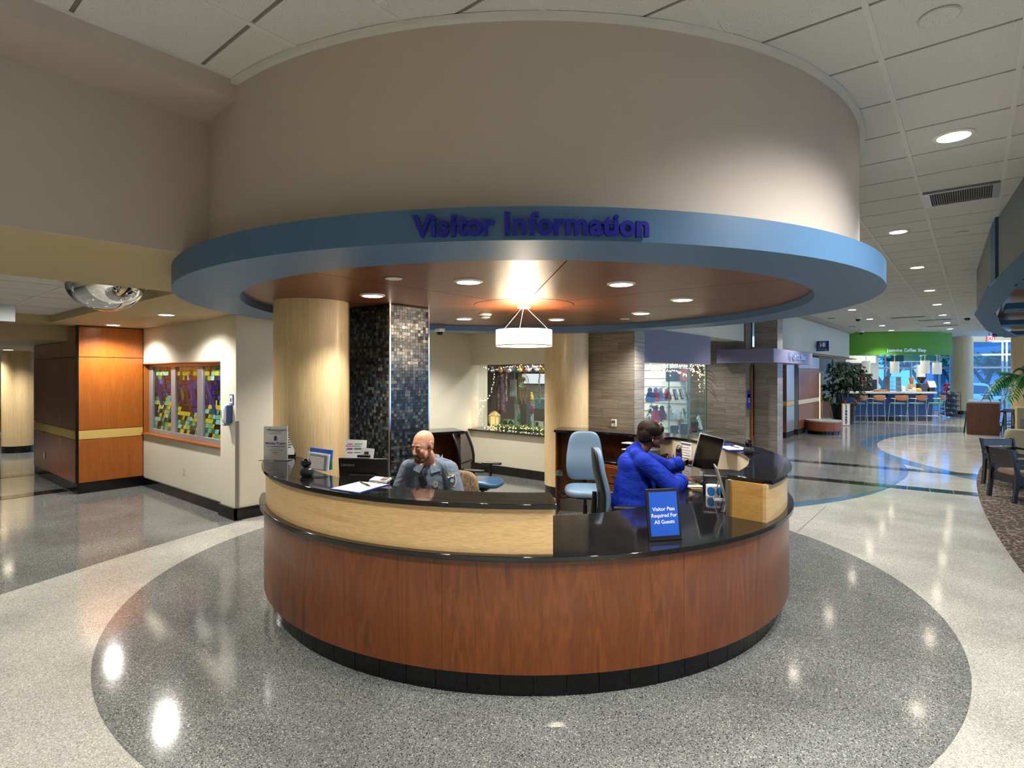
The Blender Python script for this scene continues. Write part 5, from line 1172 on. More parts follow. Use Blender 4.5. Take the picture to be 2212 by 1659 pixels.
# dispenser, outlets, wall sign
t = thing('soap_dispenser', 'white and grey hand sanitizer dispenser on the cream wall pier', 'dispenser', (-4.14, -1.063, 1.39))
MB().loft([sring((0, y, 0), a, h, 20, 3.2, 'y') for y, a, h in ((0, .062, .125), (-.05, .062, .13), (-.085, .055, .12), (-.10, .035, .09))]).build('housing', mat('dispenser_white', 'e4e4e6', .35), t, smooth=True)
MB().bb(.035, .075, -.075, 0, -.12, .12).build('side_shell', mat('dispenser_blue', '3f5f98', .4), t, bev=.012); MB().bb(-.03, .03, -.09, -.02, -.155, -.125).build('nozzle', mat('dispenser_grey', '7f8fae', .4), t, bev=.008); MB().bb(-.045, -.03, -.103, -.09, -.05, .05).build('sight_slot', M_BLACK, t, bev=.004)
t = thing('wall_notice', 'small blue framed notice above the sanitizer dispenser', 'sign', (-4.09, -1.063, 1.58)); MB().bb(-.055, .055, -.01, 0, -.065, .07).build('frame', mat('notice_blue', '2f5fae', .4), t, bev=.002); MB().bb(-.042, .042, -.013, -.01, -.05, .055).build('card', M_PAPER, t); MB().bb(-.015, .015, -.015, -.013, -.03, .02).build('picture', mat('notice_navy', '25335c', .5), t)
for x, y, lab in ((-5.805, -1.01, 'cream double outlet below the stained glass window'), (-9.57, -1.965, 'cream double outlet on the dark wood wall')):
    t = thing('wall_outlet', lab, 'outlet', (x, y, .44)); MB().bb(-.035, .035, -.006, 0, -.058, .058).build('plate', mat('ivory_plate', 'd8cfae', .4), t, bev=.002)
    for z in (-.025, .025): MB().bb(-.015, .015, -.009, -.006, z - .014, z + .014).build('socket', mat('ivory_socket', 'b8ad8c', .4), t, bev=.003)
t = thing('thermostat', 'white thermostat on the stone wall behind the desk', 'thermostat', (-1.007, 3.652, 1.126)); MB().bb(-.045, .045, -.03, 0, -.06, .06).build('case', M_WHITE, t, bev=.006); MB().bb(-.03, .03, -.033, -.03, -.005, .04).build('display', mat('lcd_olive', '5a6038', .3), t); MB().bb(.01, .03, -.033, -.03, -.04, -.02).build('button', M_SILVER, t)

# ================================================================== GIFT SHOP BEHIND THE BACK WALL
w4 = thing('window_4', 'gift shop window glass with one thin joint', None, (0, 0, 0)); w4['kind'] = 'structure'
jx = at_y(1112, 850, 3.98).x
MB().bb(-4.30, jx - .003, 3.976, 3.984, .836, 2.10).build('pane', M_PANE, w4); MB().bb(jx + .003, -1.9, 3.976, 3.984, .836, 2.10).build('pane', M_PANE, w4); MB().bb(jx - .003, jx + .003, 3.974, 3.986, .836, 2.10).build('joint', mat('green_glass_edge', '4f8f80', .2), w4)
gb = struct(MB().bb(-5.7, -1.0, 6.6, 6.7, 0, 2.8).build('wall_shop_back', mat('slatwall_white', 'b8b4aa', .7))); gb['label'] = 'slatted back wall inside the gift shop'
for k in range(14): MB().bb(-5.2, -1.0, 6.585, 6.6, .3 + .17 * k, .42 + .17 * k).build('slat', mat('slat_grey', 'd0ccc2', .6), gb)
struct(MB().bb(-5.75, -5.65, 3.8, 6.7, 0, 2.8).build('wall_shop_side', mat('shop_grey', '6c645c', .8)))
struct(MB().bb(-5.75, -0.72, 3.8, 9.3, 2.72, 2.8).build('ceiling_shop', M_WHITE))
struct(MB().bb(-5.75, -0.70, 3.8, 9.3, 0.0, 0.02).build('floor_shop', mat('shop_floor', '5b524a', .5)))
spot('shop_lamp', (-3.2, 4.6, 2.68), 80, 140, .6, WHITE, .08); spot('shop_lamp', (-2.2, 5.6, 2.68), 70, 140, .6, WHITE, .08); spot('shop_lamp', (-1.5, 5.6, 2.66), 50, 150, .6, WHITE, .08); spot('shop_lamp', (-1.6, 8.0, 2.66), 50, 150, .6, WHITE, .08)
def gift(name, label, cat, px, py, y, rz=0.0, group=None): return thing(name, label, cat, at_y(px, py, y), rz, group)
SM = lambda key, c, r=.5, **k: mat(key, c, r, **k)
t = thing('wardrobe', 'dark plum wooden wardrobe inside the gift shop window', 'wardrobe', at_z(1062, 1000, 0) * 0 + Vector((at_y(1062, 900, 5.3).x, 5.3, .02)))
MB().bb(-.30, .30, 0, .5, 0, 2.0).build('body', wood('plum_wood', '2a1416', '3b1e20', (8, 8, .8), .4), t); 
for s in (-1, 1): d_ = MB().bb(s * .15 - .14, s * .15 + .14, -.02, 0, .08, 1.92).build('door', MATS['plum_wood'], t, bev=.004); MB().ball((s * .03, -.03, 1.0), .015, 8, 6).build('knob', M_ALU, d_)
t = gift('hanging_scarf', 'long multicoloured scarf hanging beside the wardrobe', 'scarf', 1080, 850, 5.0)
def scarfmat():
    m, nt, n, l, b = nodes('scarf_cloth', rough=.9); v = coords(n, l, (9, 9, 5)); a = noise(n, l, v, 1.2, 2); r = ramp(n, [(.3, '24305c'), (.42, 'a04a2a'), (.5, '2f4a8a'), (.58, 'b07a34'), (.7, '5a2038')], 'CONSTANT'); l.new(a.outputs[0], r.inputs[0]); l.new(r.outputs[0], b.inputs['Base Color']); return m
MB().grid(lambda u, v: ((u - .5) * (.16 + .12 * (1 - v)), .03 * sin(u * 14), -.42 + .85 * v), 14, 8).build('cloth', scarfmat(), t, smooth=True, ang=0, solid=.01); MB().tube([(0, 0, .45), (0, 0, 2.72 - t.location.z)], .003, 4).build('cord', M_BLACK, t); MB().ball((0, 0, .45), (.05, .05, .06), 10, 8).build('hook', SM('hook_blue', '2a3558'), t, smooth=True)
t = gift('canvas_sign', 'white framed quote canvas inside the gift shop', 'picture', 1097, 838, 5.6); MB().bb(-.24, .24, 0, .03, -.20, .20).build('frame', SM('canvas_frame', 'cfc6b4'), t, bev=.004); MB().bb(-.21, .21, -.005, 0, -.17, .17).build('canvas', M_PAPER, t)
for k, (a, b) in enumerate(((-.12, .02), (-.05, .14), (-.14, .1))): MB().bb(a, b, -.008, -.005, .05 - .06 * k, .058 - .06 * k).build('script_line', SM('script_grey', '6a6a6a'), t)
t = gift('wall_board', 'black display board on the gift shop back wall', 'board', 1100, 816, 6.5); MB().bb(-.24, .24, 0, .03, -.18, .18).build('panel', M_BLACKM, t, bev=.003); MB().bb(-.26, .26, .01, .05, -.2, .2).build('edge', M_BLACK, t)
t = gift('lit_menu_board', 'white lit sign board high inside the gift shop', 'sign', 1157, 818, 6.54); MB().bb(-.45, .55, 0, .05, -.16, .16).build('case', M_BLACK, t); MB().bb(-.42, .52, -.005, 0, -.12, .12).build('face', mat('lit_sign_face', 'dfe4ea', .5, emit=.5), t)
# tree-of-life chime
t = gift('tree_chime', 'bronze tree of life wind chime hanging in the gift shop window', 'wind chime', 1130, 823, 4.25)
MBR = mat('bronze', '8a6a3c', .4, .8); rr = random.Random(9)
MB().tube([(.135 * cos(2 * pi * i / 24), 0, .135 * sin(2 * pi * i / 24)) for i in range(25)], .006, 6).build('hoop', MBR, t, smooth=True)
MB().tube([(0, 0, -.17), (.005, 0, -.05), (0, 0, .02)], [.014, .012, .008], 6).build('trunk', MBR, t, smooth=True)
for k in range(16):
    a = D(-20 + 220 * k / 15); MB().tube([(0, 0, -.03), (.05 * cos(a), .004, .03 + .04 * sin(a)), (.128 * cos(a), 0, .128 * sin(a))], [.006, .005, .003], 5).build('branch', MBR, t)
for k in range(7): x = -.09 + .03 * k; MB().tube([(x, 0, -.10), (x, 0, -.2 - .04 * (k % 3)), (x, 0, -.33 - .06 * (k % 3))], [.002, .008, .014], 6).build('chime_bell', MBR, t)
MB().tube([(0, 0, .135), (0, 0, .27)], .002, 4).build('cord', M_BLACK, t)
t = gift('bead_strand', 'long hanging bead strand beside the white canvas', 'wind chime', 1094, 800, 4.5)
for k in range(16): MB().ball((0.01 * sin(k), 0, -.03 - .04 * k), (.018, .018, .02), 8, 6).build('bead', SM('bead_%d' % (k % 4), ('8a6f3c', '6a5fae', 'b09a5a', '9a9aa8')[k % 4], .3), t)
t = gift('bead_strand', 'long hanging bead strand beside the turquoise box', 'wind chime', 1165, 800, 4.4)
for k in range(16): MB().ball((0.01 * sin(k), 0, -.03 - .04 * k), (.018, .018, .02), 8, 6).build('bead', SM('bead_%d' % (k % 4), 'ffffff', .3), t)
MB().tube([(0, 0, -.03), (0, 0, 2.72 - t.location.z)], .002, 4).build('cord', M_BLACK, t)
t = thing('display_pillar', 'tall black display pillar in the gift shop window', 'stand', (at_y(1135, 900, 4.9).x, 4.9, .02)); MB().bb(-.085, .085, -.08, .08, 0, 1.62).build('post', M_BLACKM, t, bev=.02); MB().bb(-.2, .2, -.2, .2, 0, .04).build('foot', M_BLACKM, t)
t = gift('turquoise_box', 'turquoise gift box on a dark stand in the gift shop', 'box', 1167, 883, 4.7); MB().bb(-.14, .16, 0, .2, 0, .20).build('box', SM('turquoise', '1f7a86', .5), t, bev=.004); MB().bb(-.145, .165, -.005, .205, .16, .205).build('lid', SM('turquoise_lid', '2c8f98', .5), t, bev=.004)
b0 = at_y(1167, 883, 4.7).z
t = thing('box_stand', 'dark pedestal holding the turquoise box and cards', 'stand', (at_y(1167, 900, 4.7).x, 4.7, .02)); MB().bb(-.15, .2, -.02, .22, 0, b0 - .021).build('pedestal', M_BLACKM, t); MB().bb(-.12, .1, -.03, -.02, b0 - .40, b0 - .27).build('card', M_PAPER, t); MB().bb(-.10, -.02, -.034, -.03, b0 - .38, b0 - .29).build('photo', M_BLACKM, t); MB().bb(-.12, .12, -.03, -.02, b0 - .22, b0 - .06).build('plaque', SM('plaque_brown', '2c1c18'), t)
# toy pile, baskets and hanging clutter
cl = ('c9bda0', '8f9bb0', 'b08a5a', 'd8d2c4', '5a6a52', 'a8607a', '6a5a8a', 'c8a84a')
t = thing('white_shelf_unit', 'low white shelf unit carrying plush toys in the gift shop', 'shelf', (at_y(1100, 900, 5.6).x, 5.85, .02)); MB().bb(-.33, .30, 0, .3, 0, 1.15).build('case', SM('shelf_white', 'c9c6be'), t); MB().bb(-.36, .36, -.02, .3, 1.15, 1.17).build('top', M_WHITE, t)
p_ = at_y(1100, 900, 5.6)
for k in range(8):
    j = thing('plush_toy', 'small plush toy on the white gift shop shelf, ' + ('first', 'second', 'third', 'fourth', 'fifth', 'sixth', 'seventh', 'eighth')[k] + ' from the wardrobe', 'toy', (p_.x - .28 + .08 * k, 5.95 + .05 * (k % 2), 1.19), group='plush toys on the white shelf')
    m_ = SM('plush_' + cl[k], cl[k], .95); MB().ball((0, 0, .06), (.045, .045, .06), 10, 7).build('body', m_, j, smooth=True); MB().ball((0, -.015, .145), .04, 10, 7).build('head', m_, j, smooth=True)
    for s in (-1, 1): MB().ball((s * .03, 0, .18), .014, 8, 5).build('ear', m_, j, smooth=True)
for k in range(22):
    px = 1046 + 5.9 * k; q = at_y(px, 800 - (k % 3), 4.5 + .35 * (k % 3)); c = cl[(k * 3) % 8]
    j = thing('hanging_ornament', 'small ornament hung along the gift shop window top, number %s from the wardrobe' % ('one two three four five six seven eight nine ten eleven twelve thirteen fourteen fifteen sixteen seventeen eighteen nineteen twenty twenty-one twenty-two'.split()[k]), 'ornament', q, group='ornaments along the top of the gift shop window')
    MB().ball((0, 0, 0), (.045 + .02 * (k % 2), .04, .05), 10, 7).build('body', SM('plush_' + c, c, .9), j, smooth=True); MB().ball((.01, -.02, .055), .028, 8, 6).build('cap', SM('plush_' + cl[(k * 5 + 1) % 8], cl[(k * 5 + 1) % 8], .8), j, smooth=True); MB().tube([(0, 0, .05), (0, 0, 2.72 - q.z)], .002, 4).build('cord', M_BLACK, j)
for k, (px, py, c) in enumerate(((1122, 905, '3fae8a'), (1127, 880, 'b0305a'), (1125, 840, '3a8a4a'), (1148, 860, 'c8a02a'), (1146, 905, '5fc0b0'), (1150, 888, '8a2f7a'))):
    q = at_y(px, py, 5.2); j = thing('novelty_item', 'bright novelty item standing behind the gift shop glass, ' + ('teal by the orchid', 'crimson beside the pillar', 'green under the chime', 'yellow past the pillar', 'aqua below the cards', 'magenta near the box')[k], 'novelty', q)
    MB().lathe([(.03, -.06), (.05, -.03), (.045, .05), (.02, .08)], 12).build('body', SM('nov_' + c, c, .5), j, smooth=True); MB().ball((0, 0, .10), .03, 8, 6).build('top', SM('nov_' + c, c, .5), j, smooth=True); MB().cyl((0, 0, .03 - q.z), .01, q.z - .09, 6).build('stick', M_ALU, j)
# orchid, garland, lantern
t = gift('orchid_plant', 'broad-leaved orchid in a purple pot on the gift shop sill', 'plant', 1099, 918, 4.32); t.location.z = .836
MB().lathe([(.05, 0), (.075, .10), (.07, .10), (0, .09)], 18).build('pot', SM('purple_foil', '5c2a86', .25, metal=.4), t, smooth=True)
for k in range(9):
    a = 2 * pi * k / 9 + .2; L = .30 if k % 2 else .24; mb = MB()
    mb.grid(lambda u, v: (((u - .5) * .075 * sin(pi * min(1, v * .9 + .12)) * -sin(a) + L * v * cos(a)), ((u - .5) * .075 * sin(pi * min(1, v * .9 + .12)) * cos(a) + L * v * sin(a) * .6), .09 + .28 * v - .30 * v * v + .01 * abs(u - .5)), 4, 8).build('leaf', MATS['mid_green_leaf'], t, smooth=True, ang=0, solid=.004)
ga = thing('pine_garland', 'bright green garland lying along the gift shop sill', 'garland', (0, 0, 0)); fo = MB(); rr = random.Random(3)
for k in range(160):
    x = -3.95 + 1.85 * k / 160; leaf_quads(fo, rr, Vector((x, 4.06 + rr.uniform(-.05, .05), .845 + rr.uniform(0, .05))), Vector((rr.uniform(-1, 1), rr.uniform(-1, .3), .7)), 9, .07, .9, .1)
tag(fo.build('sprig', mat('garland_green', '6f9a24', .6), ga), kind='stuff'); MB().tube([(-3.95 + .2 * i, 4.06 + .02 * sin(i * 2), .85) for i in range(10)], .012, 6).build('wire', SM('garland_wire', '3a5a1a'), ga)
t = thing('gold_lantern', 'gold lantern house wrapped in fairy lights at the corner of the sill', 'lantern', (-4.02, 4.14, .836)); MG_ = SM('lantern_gold', 'b89a4a', .4, metal=.5)
for x in (-.07, .07): 
    for y in (-.06, .06): MB().bb(x - .008, x + .008, y - .008, y + .008, 0, .24).build('post', MG_, t)
MB().bb(-.09, .09, -.08, .08, 0, .015).build('base', MG_, t); MB().lathe([(.13, .24), (.03, .33), (0, .33)], 4, a0=pi / 4, a1=2 * pi + pi / 4).build('roof', MG_, t); MB().bb(-.06, .06, -.05, .05, .02, .22).build('panel', SM('lantern_glow', 'c9b56a', .6, emit=.3), t)
M_BULB = mat('fairy_bulb', 'ffd9a0', .5, emit=9.0, ecol='ffcf90')
def fairy(label, paths, seed, step=.07, r=.006):
    t = thing('fairy_lights', label, 'string lights', (0, 0, 0)); wr = MB(); bu = MB(); rr = random.Random(seed)
    for pts in paths:
        pts = [Vector(p) for p in pts]; wr.tube(pts, .0016, 4)
        for a, b in zip(pts, pts[1:]):
            n = max(1, int((b - a).length / step))
            for i in range(n):
                q = a.lerp(b, (i + rr.random()) / n) + Vector((rr.uniform(-.02, .02), rr.uniform(-.015, .015), rr.uniform(-.02, .02))); bu.ball(q, r, 6, 4)
    wr.build('wire', SM('wire_white', 'd0c8b8'), t); tag(bu.build('bulb_run', M_BULB, t), kind='stuff')
G = lambda px, py, y=4.05: tuple(at_y(px, py, y))
fairy('warm fairy lights draped around the gift shop window corner', [[G(1043, 792), G(1062, 800), G(1088, 793), G(1130, 790), G(1174, 790)], [G(1066, 804), G(1067, 824), G(1061, 845), G(1054, 864), G(1044, 867), G(1030, 866)], [G(1029, 855, 3.9), G(1031, 875, 3.9), G(1033, 895, 3.9), G(1029, 910, 3.9), G(1030, 922, 3.85)], [G(1033, 890, 3.9), G(1045, 878), G(1048, 886)], [(-4.1, 3.98, .85), (-3.8, 4.0, .86), (-3.5, 4.0, .87), (-3.1, 4.02, .88), (-2.7, 4.0, .87), (-2.3, 4.0, .85)], [(-4.05, 4.05, .90), (-3.6, 4.06, .88), (-3.2, 4.05, .90), (-2.6, 4.05, .88)], [(-4.2, 3.95, .84), (-4.05, 3.98, .86), (-3.9, 4.0, .84)]], 1, .05)
point('fairy_glow', (-4.1, 3.75, 1.0), 1.2, (1, .7, .4), .15)

# ================================================================== CORNER SHOP GLASS CASE
XG = -0.67
sc_ = thing('window_5', 'frameless shop glass with thin vertical joints behind the seated person', None, (0, 0, 0)); sc_['kind'] = 'structure'
ys = [4.0] + [at_x(p, 860, XG).y for p in (1445, 1486, 1523)]
for a, b in zip(ys, ys[1:]):
    MB().bb(XG - .005, XG + .005, a + .004, b - .004, .55, 2.10).build('pane', M_PANE, sc_)
for y in ys: MB().bb(XG - .008, XG + .008, y - .006, y + .006, .55, 2.11).build('joint', MATS['green_glass_edge'], sc_)
MB().bb(-1.9, XG, ys[-1] - .005, ys[-1] + .005, .55, 2.10).build('pane', M_PANE, sc_)
bs = struct(MB().bb(-2.0, XG + .02, 3.9, ys[-1] + .03, 0, .55).build('wall_shop_base', M_CREAM)); bs['label'] = 'low cream base under the corner shop glass'
lp = struct(MB().bb(-.95, XG + .02, 3.98, ys[-1] + .25, 2.11, 2.68).build('wall_shop_fascia', paint('lavender_grey', '77748a'))); lp['label'] = 'lavender grey fascia over the corner shop glass'
struct(MB().bb(-1.2, XG - .03, 3.95, 9.3, 2.69, 3.2).build('wall_shop_upper', M_CREAM))
P5 = lambda px, py, x=-1.0: at_x(px, py, x)
M_GSH = mat('green_glass_shelf', '9ad0c0', .05, alpha=.22)
shelf = []
for k, (pa, pb, py) in enumerate(((1418, 1501, 824), (1405, 1501, 864), (1440, 1501, 900), (1400, 1520, 943))):
    a, b = P5(pa, py), P5(pb, py); z = (a.z + b.z) / 2 if k < 3 else .72
    t = thing('glass_shelf', 'glass shelf in the corner shop case, ' + ('top', 'second', 'third', 'bottom')[k], 'shelf', (0, 0, 0)); MB().bb(-1.55, -.78, a.y, b.y, z - .008, z).build('sheet', M_GSH, t)
    for y in (a.y + .05, b.y - .05): MB().tube([(-1.5, y, .55), (-1.5, y, z - .008)], .006, 6).build('support', M_ALU, t)
    shelf.append(z)
def s5(name, label, cat, px, sh, x=-1.05, group=None): p = P5(px, 860, x); return thing(name, label, cat, (x, p.y, shelf[sh]), 0, group)
t = s5('red_bag', 'red gift bag on the top glass shelf', 'bag', 1467, 0); side([(-.0, 0), (.0, 0)], 0, 0, 'q', M_BLACK, t); bpy.data.objects.remove(bpy.data.objects['q'])
MB().bb(-.10, .10, -.22, .22, 0, .24).build('body', SM('bag_red', 'a8382e', .6), t, bev=.01); MB().prism([(-.10, -.22), (.10, -.22), (.10, .22), (-.10, .22)], .24, .25).build('top_edge', SM('bag_dark', '6a1f1a'), t); MB().tube([(.02, -.1, .25), (.02, -.08, .36), (.02, .08, .36), (.02, .1, .25)], .008, 6).build('handle', SM('bag_dark', '6a1f1a'), t); MB().ball((.10, -.06, .10), (.01, .05, .07), 8, 6).build('leaf_motif', SM('bag_leaf', '9aa83a'), t)
t = s5('black_case', 'black box beside the red gift bag', 'box', 1453, 0); MB().bb(-.10, .10, -.10, .10, 0, .26).build('body', M_BLACKM, t, bev=.006); MB().bb(-.105, .105, -.105, .105, .2, .215).build('band', SM('bag_dark', '6a1f1a'), t)
for k, (px, c) in enumerate(((1459, '4a3f5a'), (1472, '6a6f8a'), (1484, '7f7a8a'))):
    t = s5('photo_frame', 'leaning photo frame on the second glass shelf, ' + ('first', 'second', 'third')[k] + ' from the plush toys', 'frame', px, 1, -1.0, 'photo frames on the glass shelf'); MB().at((0, 0, .11), (0, D(-14), 0)).bb(-.008, .008, -.075, .075, -.11, .10).build('frame', SM('frame_' + c, c, .5), t, bev=.003); MB().at((.012, 0, .11), (0, D(-14), 0)).bb(-.002, .002, -.05, .05, -.08, .07).build('photo', SM('photo_grey', 'a8a6b4'), t)
for k, (px, sh, c1, c2, lb) in enumerate(((1404, 1, '2a5aa0', '1d4a2a', 'blue holiday tree figure at the end of the second shelf'), (1416, 1, 'c8506a', '7f9ad0', 'pink and blue plush figure on the second shelf'), (1426, 1, '8fb0e8', 'd8dce8', 'pale blue plush figure on the second shelf'), (1441, 1, 'b02838', 'e0d8cc', 'red gnome figure with a tall hat on the second shelf'), (1416, 2, 'a82a48', '5a1f2a', 'red ornament cluster above the penguin toy'), (1430, 2, '7a2038', '3a2a3a', 'dark red ornament on the third shelf'), (1445, 2, 'd8d0c0', 'b8a890', 'white ornament ring on the third shelf'))):
    t = s5('holiday_figure', lb, 'figurine', px, sh, -.98); MB().lathe([(.07, 0), (.085, .05), (.06, .14), (.03, .22), (0, .27)], 14).build('body', SM('fig_' + c1, c1, .7), t, smooth=True); MB().ball((.0, 0, .22), .045, 10, 7).build('head', SM('fig_' + c2, c2, .7), t, smooth=True); MB().ball((.05, .03, .09), .03, 8, 6).build('trim_ball', SM('fig_' + c2, c2, .7), t, smooth=True)
t = s5('village_train', 'white snowy ornament train on the third glass shelf', 'ornament', 1453, 2); 
for k in range(4): MB().bb(-.05, .05, -.22 + .11 * k, -.13 + .11 * k, .0, .07 + .03 * (k % 2)).build('car', SM('snow_white', 'd8dce0'), t, bev=.01); MB().ball((0, -.175 + .11 * k, .09 + .03 * (k % 2)), .03, 8, 6).build('snow_cap', SM('snow_white', 'd8dce0'), t, smooth=True)
t = s5('green_picture', 'small green framed picture on the third glass shelf', 'picture', 1479, 2); MB().at((0, 0, .08), (0, D(-10), 0)).bb(-.008, .008, -.10, .10, -.08, .08).build('frame', SM('frame_white', 'd8d4cc'), t); MB().at((.012, 0, .08), (0, D(-10), 0)).bb(-.002, .002, -.085, .085, -.065, .065).build('print', SM('print_green', '1f5a38'), t); MB().at((.015, 0, .05), (0, D(-10), 0)).bb(-.002, .002, -.05, .05, -.03, -.0).build('motif', SM('bag_red', 'a8382e'), t)
for k, (px, x) in enumerate(((1457, -.95), (1478, -.95), (1500, -.95))):
    t = s5('black_mug', 'black holiday mug on the bottom shelf, ' + ('first', 'second', 'third')[k] + ' from the penguin toy', 'mug', px, 3, x, 'black mugs on the bottom shelf'); MB().lathe([(.075, 0), (.085, .01), (.085, .2), (.08, .2), (.075, .02), (0, .02)], 20).build('cup', SM('mug_black', '16181e', .3), t, smooth=True); MB().tube([(0, .085, .16), (0, .13, .14), (0, .13, .07), (0, .085, .05)], .012, 6).build('handle', SM('mug_black', '16181e', .3), t, smooth=True); MB().ball((.085, 0, .11), (.008, .022, .022), 8, 6).build('snow_head', SM('snow_white', 'd8dce0'), t); MB().ball((.085, 0, .07), (.008, .025, .025), 8, 6).build('scarf_spot', SM('bag_red', 'a8382e'), t)
t = s5('red_flower', 'red artificial flower between the black mugs', 'flower', 1491, 3, -.86)
for k in range(14): a = 2 * pi * k / 7; MB().at((0, 0, .08), (a, .5 if k < 7 else 1.0, 0)).ball((0, .05, 0), (.012, .055, .03), 8, 6).build('petal', SM('petal_red', '9a1c2c', .6), t, smooth=True)
MB().ball((0, 0, .04), .04, 8, 6).build('base', SM('petal_red', '9a1c2c'), t)
t = s5('candle_stand', 'white candle on a tall wooden holder', 'candle', 1468, 3, -1.15); MB().lathe([(.07, 0), (.03, .04), (.04, .16), (.03, .24), (.085, .27), (.085, .285), (0, .285)], 18).build('holder', SM('holder_tan', '9a7a58'), t, smooth=True); MB().cyl((0, 0, .285), .05, .13, 18).build('candle', SM('wax_white', 'dcdad4'), t)
t = s5('white_book', 'white plaque leaning at the end of the bottom shelf', 'book', 1511, 3, -1.0); MB().at((0, 0, .15), (D(24), D(-6), 0)).bb(-.012, .012, -.07, .07, -.16, .15).build('board', SM('plaque_white', 'c8ced6'), t); MB().bb(-.02, .06, -.06, .0, 0, .02).build('foot', M_BLACK, t)
t = s5('penguin_toy', 'snowman toy with green hat and red pom on the bottom shelf', 'toy', 1418, 3, -.82); MB().lathe([(.06, 0), (.075, .08), (.05, .18), (0, .2)], 16).build('body', SM('toy_green', '3fae3a', .7), t, smooth=True); MB().ball((0, 0, .24), .055, 12, 8).build('head', SM('snow_white', 'd8dce0'), t, smooth=True); MB().lathe([(.058, .26), (.05, .31), (.0, .35)], 14).build('hat', SM('toy_lime', '8fd030', .7), t, smooth=True); MB().ball((0, .0, .355), .028, 8, 6).build('pom', SM('toy_red', 'd83030', .7), t, smooth=True)
t = s5('shop_fir', 'small green fir decoration behind the penguin toy', 'plant', 1412, 3, -1.15); fo = MB(); rr = random.Random(4)
for k in range(60): a = rr.uniform(0, 6.3); h = rr.uniform(.15, .62); leaf_quads(fo, rr, Vector(((.7 - h) * .3 * cos(a), (.7 - h) * .3 * sin(a), h)), Vector((cos(a), sin(a), .1)), 6, .09, .6)
tag(fo.build('needle_spray', MATS['mid_green_leaf'], t), kind='stuff'); MB().tube([(0, 0, 0), (0, 0, .6)], .015, 6).build('stem', MATS['bark_tan'], t)
G5 = lambda px, py, x=-.73: tuple(P5(px, py, x))
fairy('warm fairy light curtain inside the corner shop glass', [[G5(1396, 787), G5(1420, 792), G5(1445, 788), G5(1475, 790), G5(1500, 789), G5(1523, 790)], [G5(1398, 795), G5(1425, 802), G5(1450, 800), G5(1470, 806), G5(1485, 812)], [G5(1448, 790), G5(1447, 812)], [G5(1432, 790), G5(1435, 805)], [G5(1490, 789), G5(1500, 800), G5(1495, 812)], [G5(1505, 790), G5(1512, 808), G5(1510, 830), G5(1514, 845)], [G5(1521, 790), G5(1522, 815), G5(1521, 838)], [G5(1480, 792), G5(1505, 803), G5(1519, 812)], [G5(1515, 940), G5(1514, 955)]], 2, .045, .008)
point('fairy_glow', tuple(P5(1505, 810, -.85)), 1.5, (1, .7, .45), .15)
br_ = thing('bare_branches', 'dark twig branches beside the corner shop glass', 'branches', (0, 0, 0)); rr = random.Random(8)
for k in range(6):
    p = Vector(P5(1527, 800 + 8 * k, -.9)); q = p + Vector((.05, .35 + .1 * (k % 3), -.15 - .03 * k)); MB().tube([p, p.lerp(q, .5) + Vector((0, 0, .05)), q], [.006, .005, .002], 5).build('twig', SM('twig_brown', '4a4038', .8), br_)
MB().tube([P5(1526, 935, -.9), P5(1526, 790, -.9)], .008, 6).build('main_stem', SM('twig_brown', '4a4038', .8), br_)
# ================================================================== PEOPLE
def blob(items, name, m, parent, voxel=.006, smooth=4, sub=0):
    mb = MB()
    for it in items:
        if it[0] == 'c':
            _, p, r0, q, r1 = it; p, q = Vector(p), Vector(q)
            mb.ball(p, r0, 14, 10); mb.ball(q, r1, 14, 10)
            if (q - p).length > 1e-4: mb.tube([p, q], [r0 * .995, r1 * .995], 14)
        else:
            _, c, r, rot = it; mb.at(c, rot).ball((0, 0, 0), r, 18, 12); mb.at()
    o = mb.build(name, m, parent, smooth=True, ang=0)
    q = o.modifiers.new('remesh', 'REMESH'); q.mode = 'VOXEL'; q.voxel_size = voxel; q.use_smooth_shade = True
    q = o.modifiers.new('smooth', 'SMOOTH'); q.iterations = smooth; q.factor = .5
    return o
def chain(pts, rs): return [('c', pts[i], rs[i], pts[i + 1], rs[i + 1]) for i in range(len(pts) - 1)]
def skin(name, col, col2):
    m, nt, n, l, b = nodes(name, rough=.48, spec=.4)
    b.inputs['Subsurface Weight'].default_value = .08; b.inputs['Subsurface Radius'].default_value = (.01, .004, .002)
    a = noise(n, l, coords(n, l), 14, 3); r = ramp(n, [(.35, col), (.65, col2)]); l.new(a.outputs[0], r.inputs[0]); l.new(r.outputs[0], b.inputs['Base Color']); return m
def frame(yaw, pitch=0.0, roll=0.0):
    """columns: right, forward, up for a head or torso that faces the horizontal angle yaw"""
    f = Vector((cos(yaw) * cos(pitch), sin(yaw) * cos(pitch), sin(pitch))); r = Vector((sin(yaw), -cos(yaw), 0)); u = r.cross(f)
    return Matrix((r, f, u)).transposed()
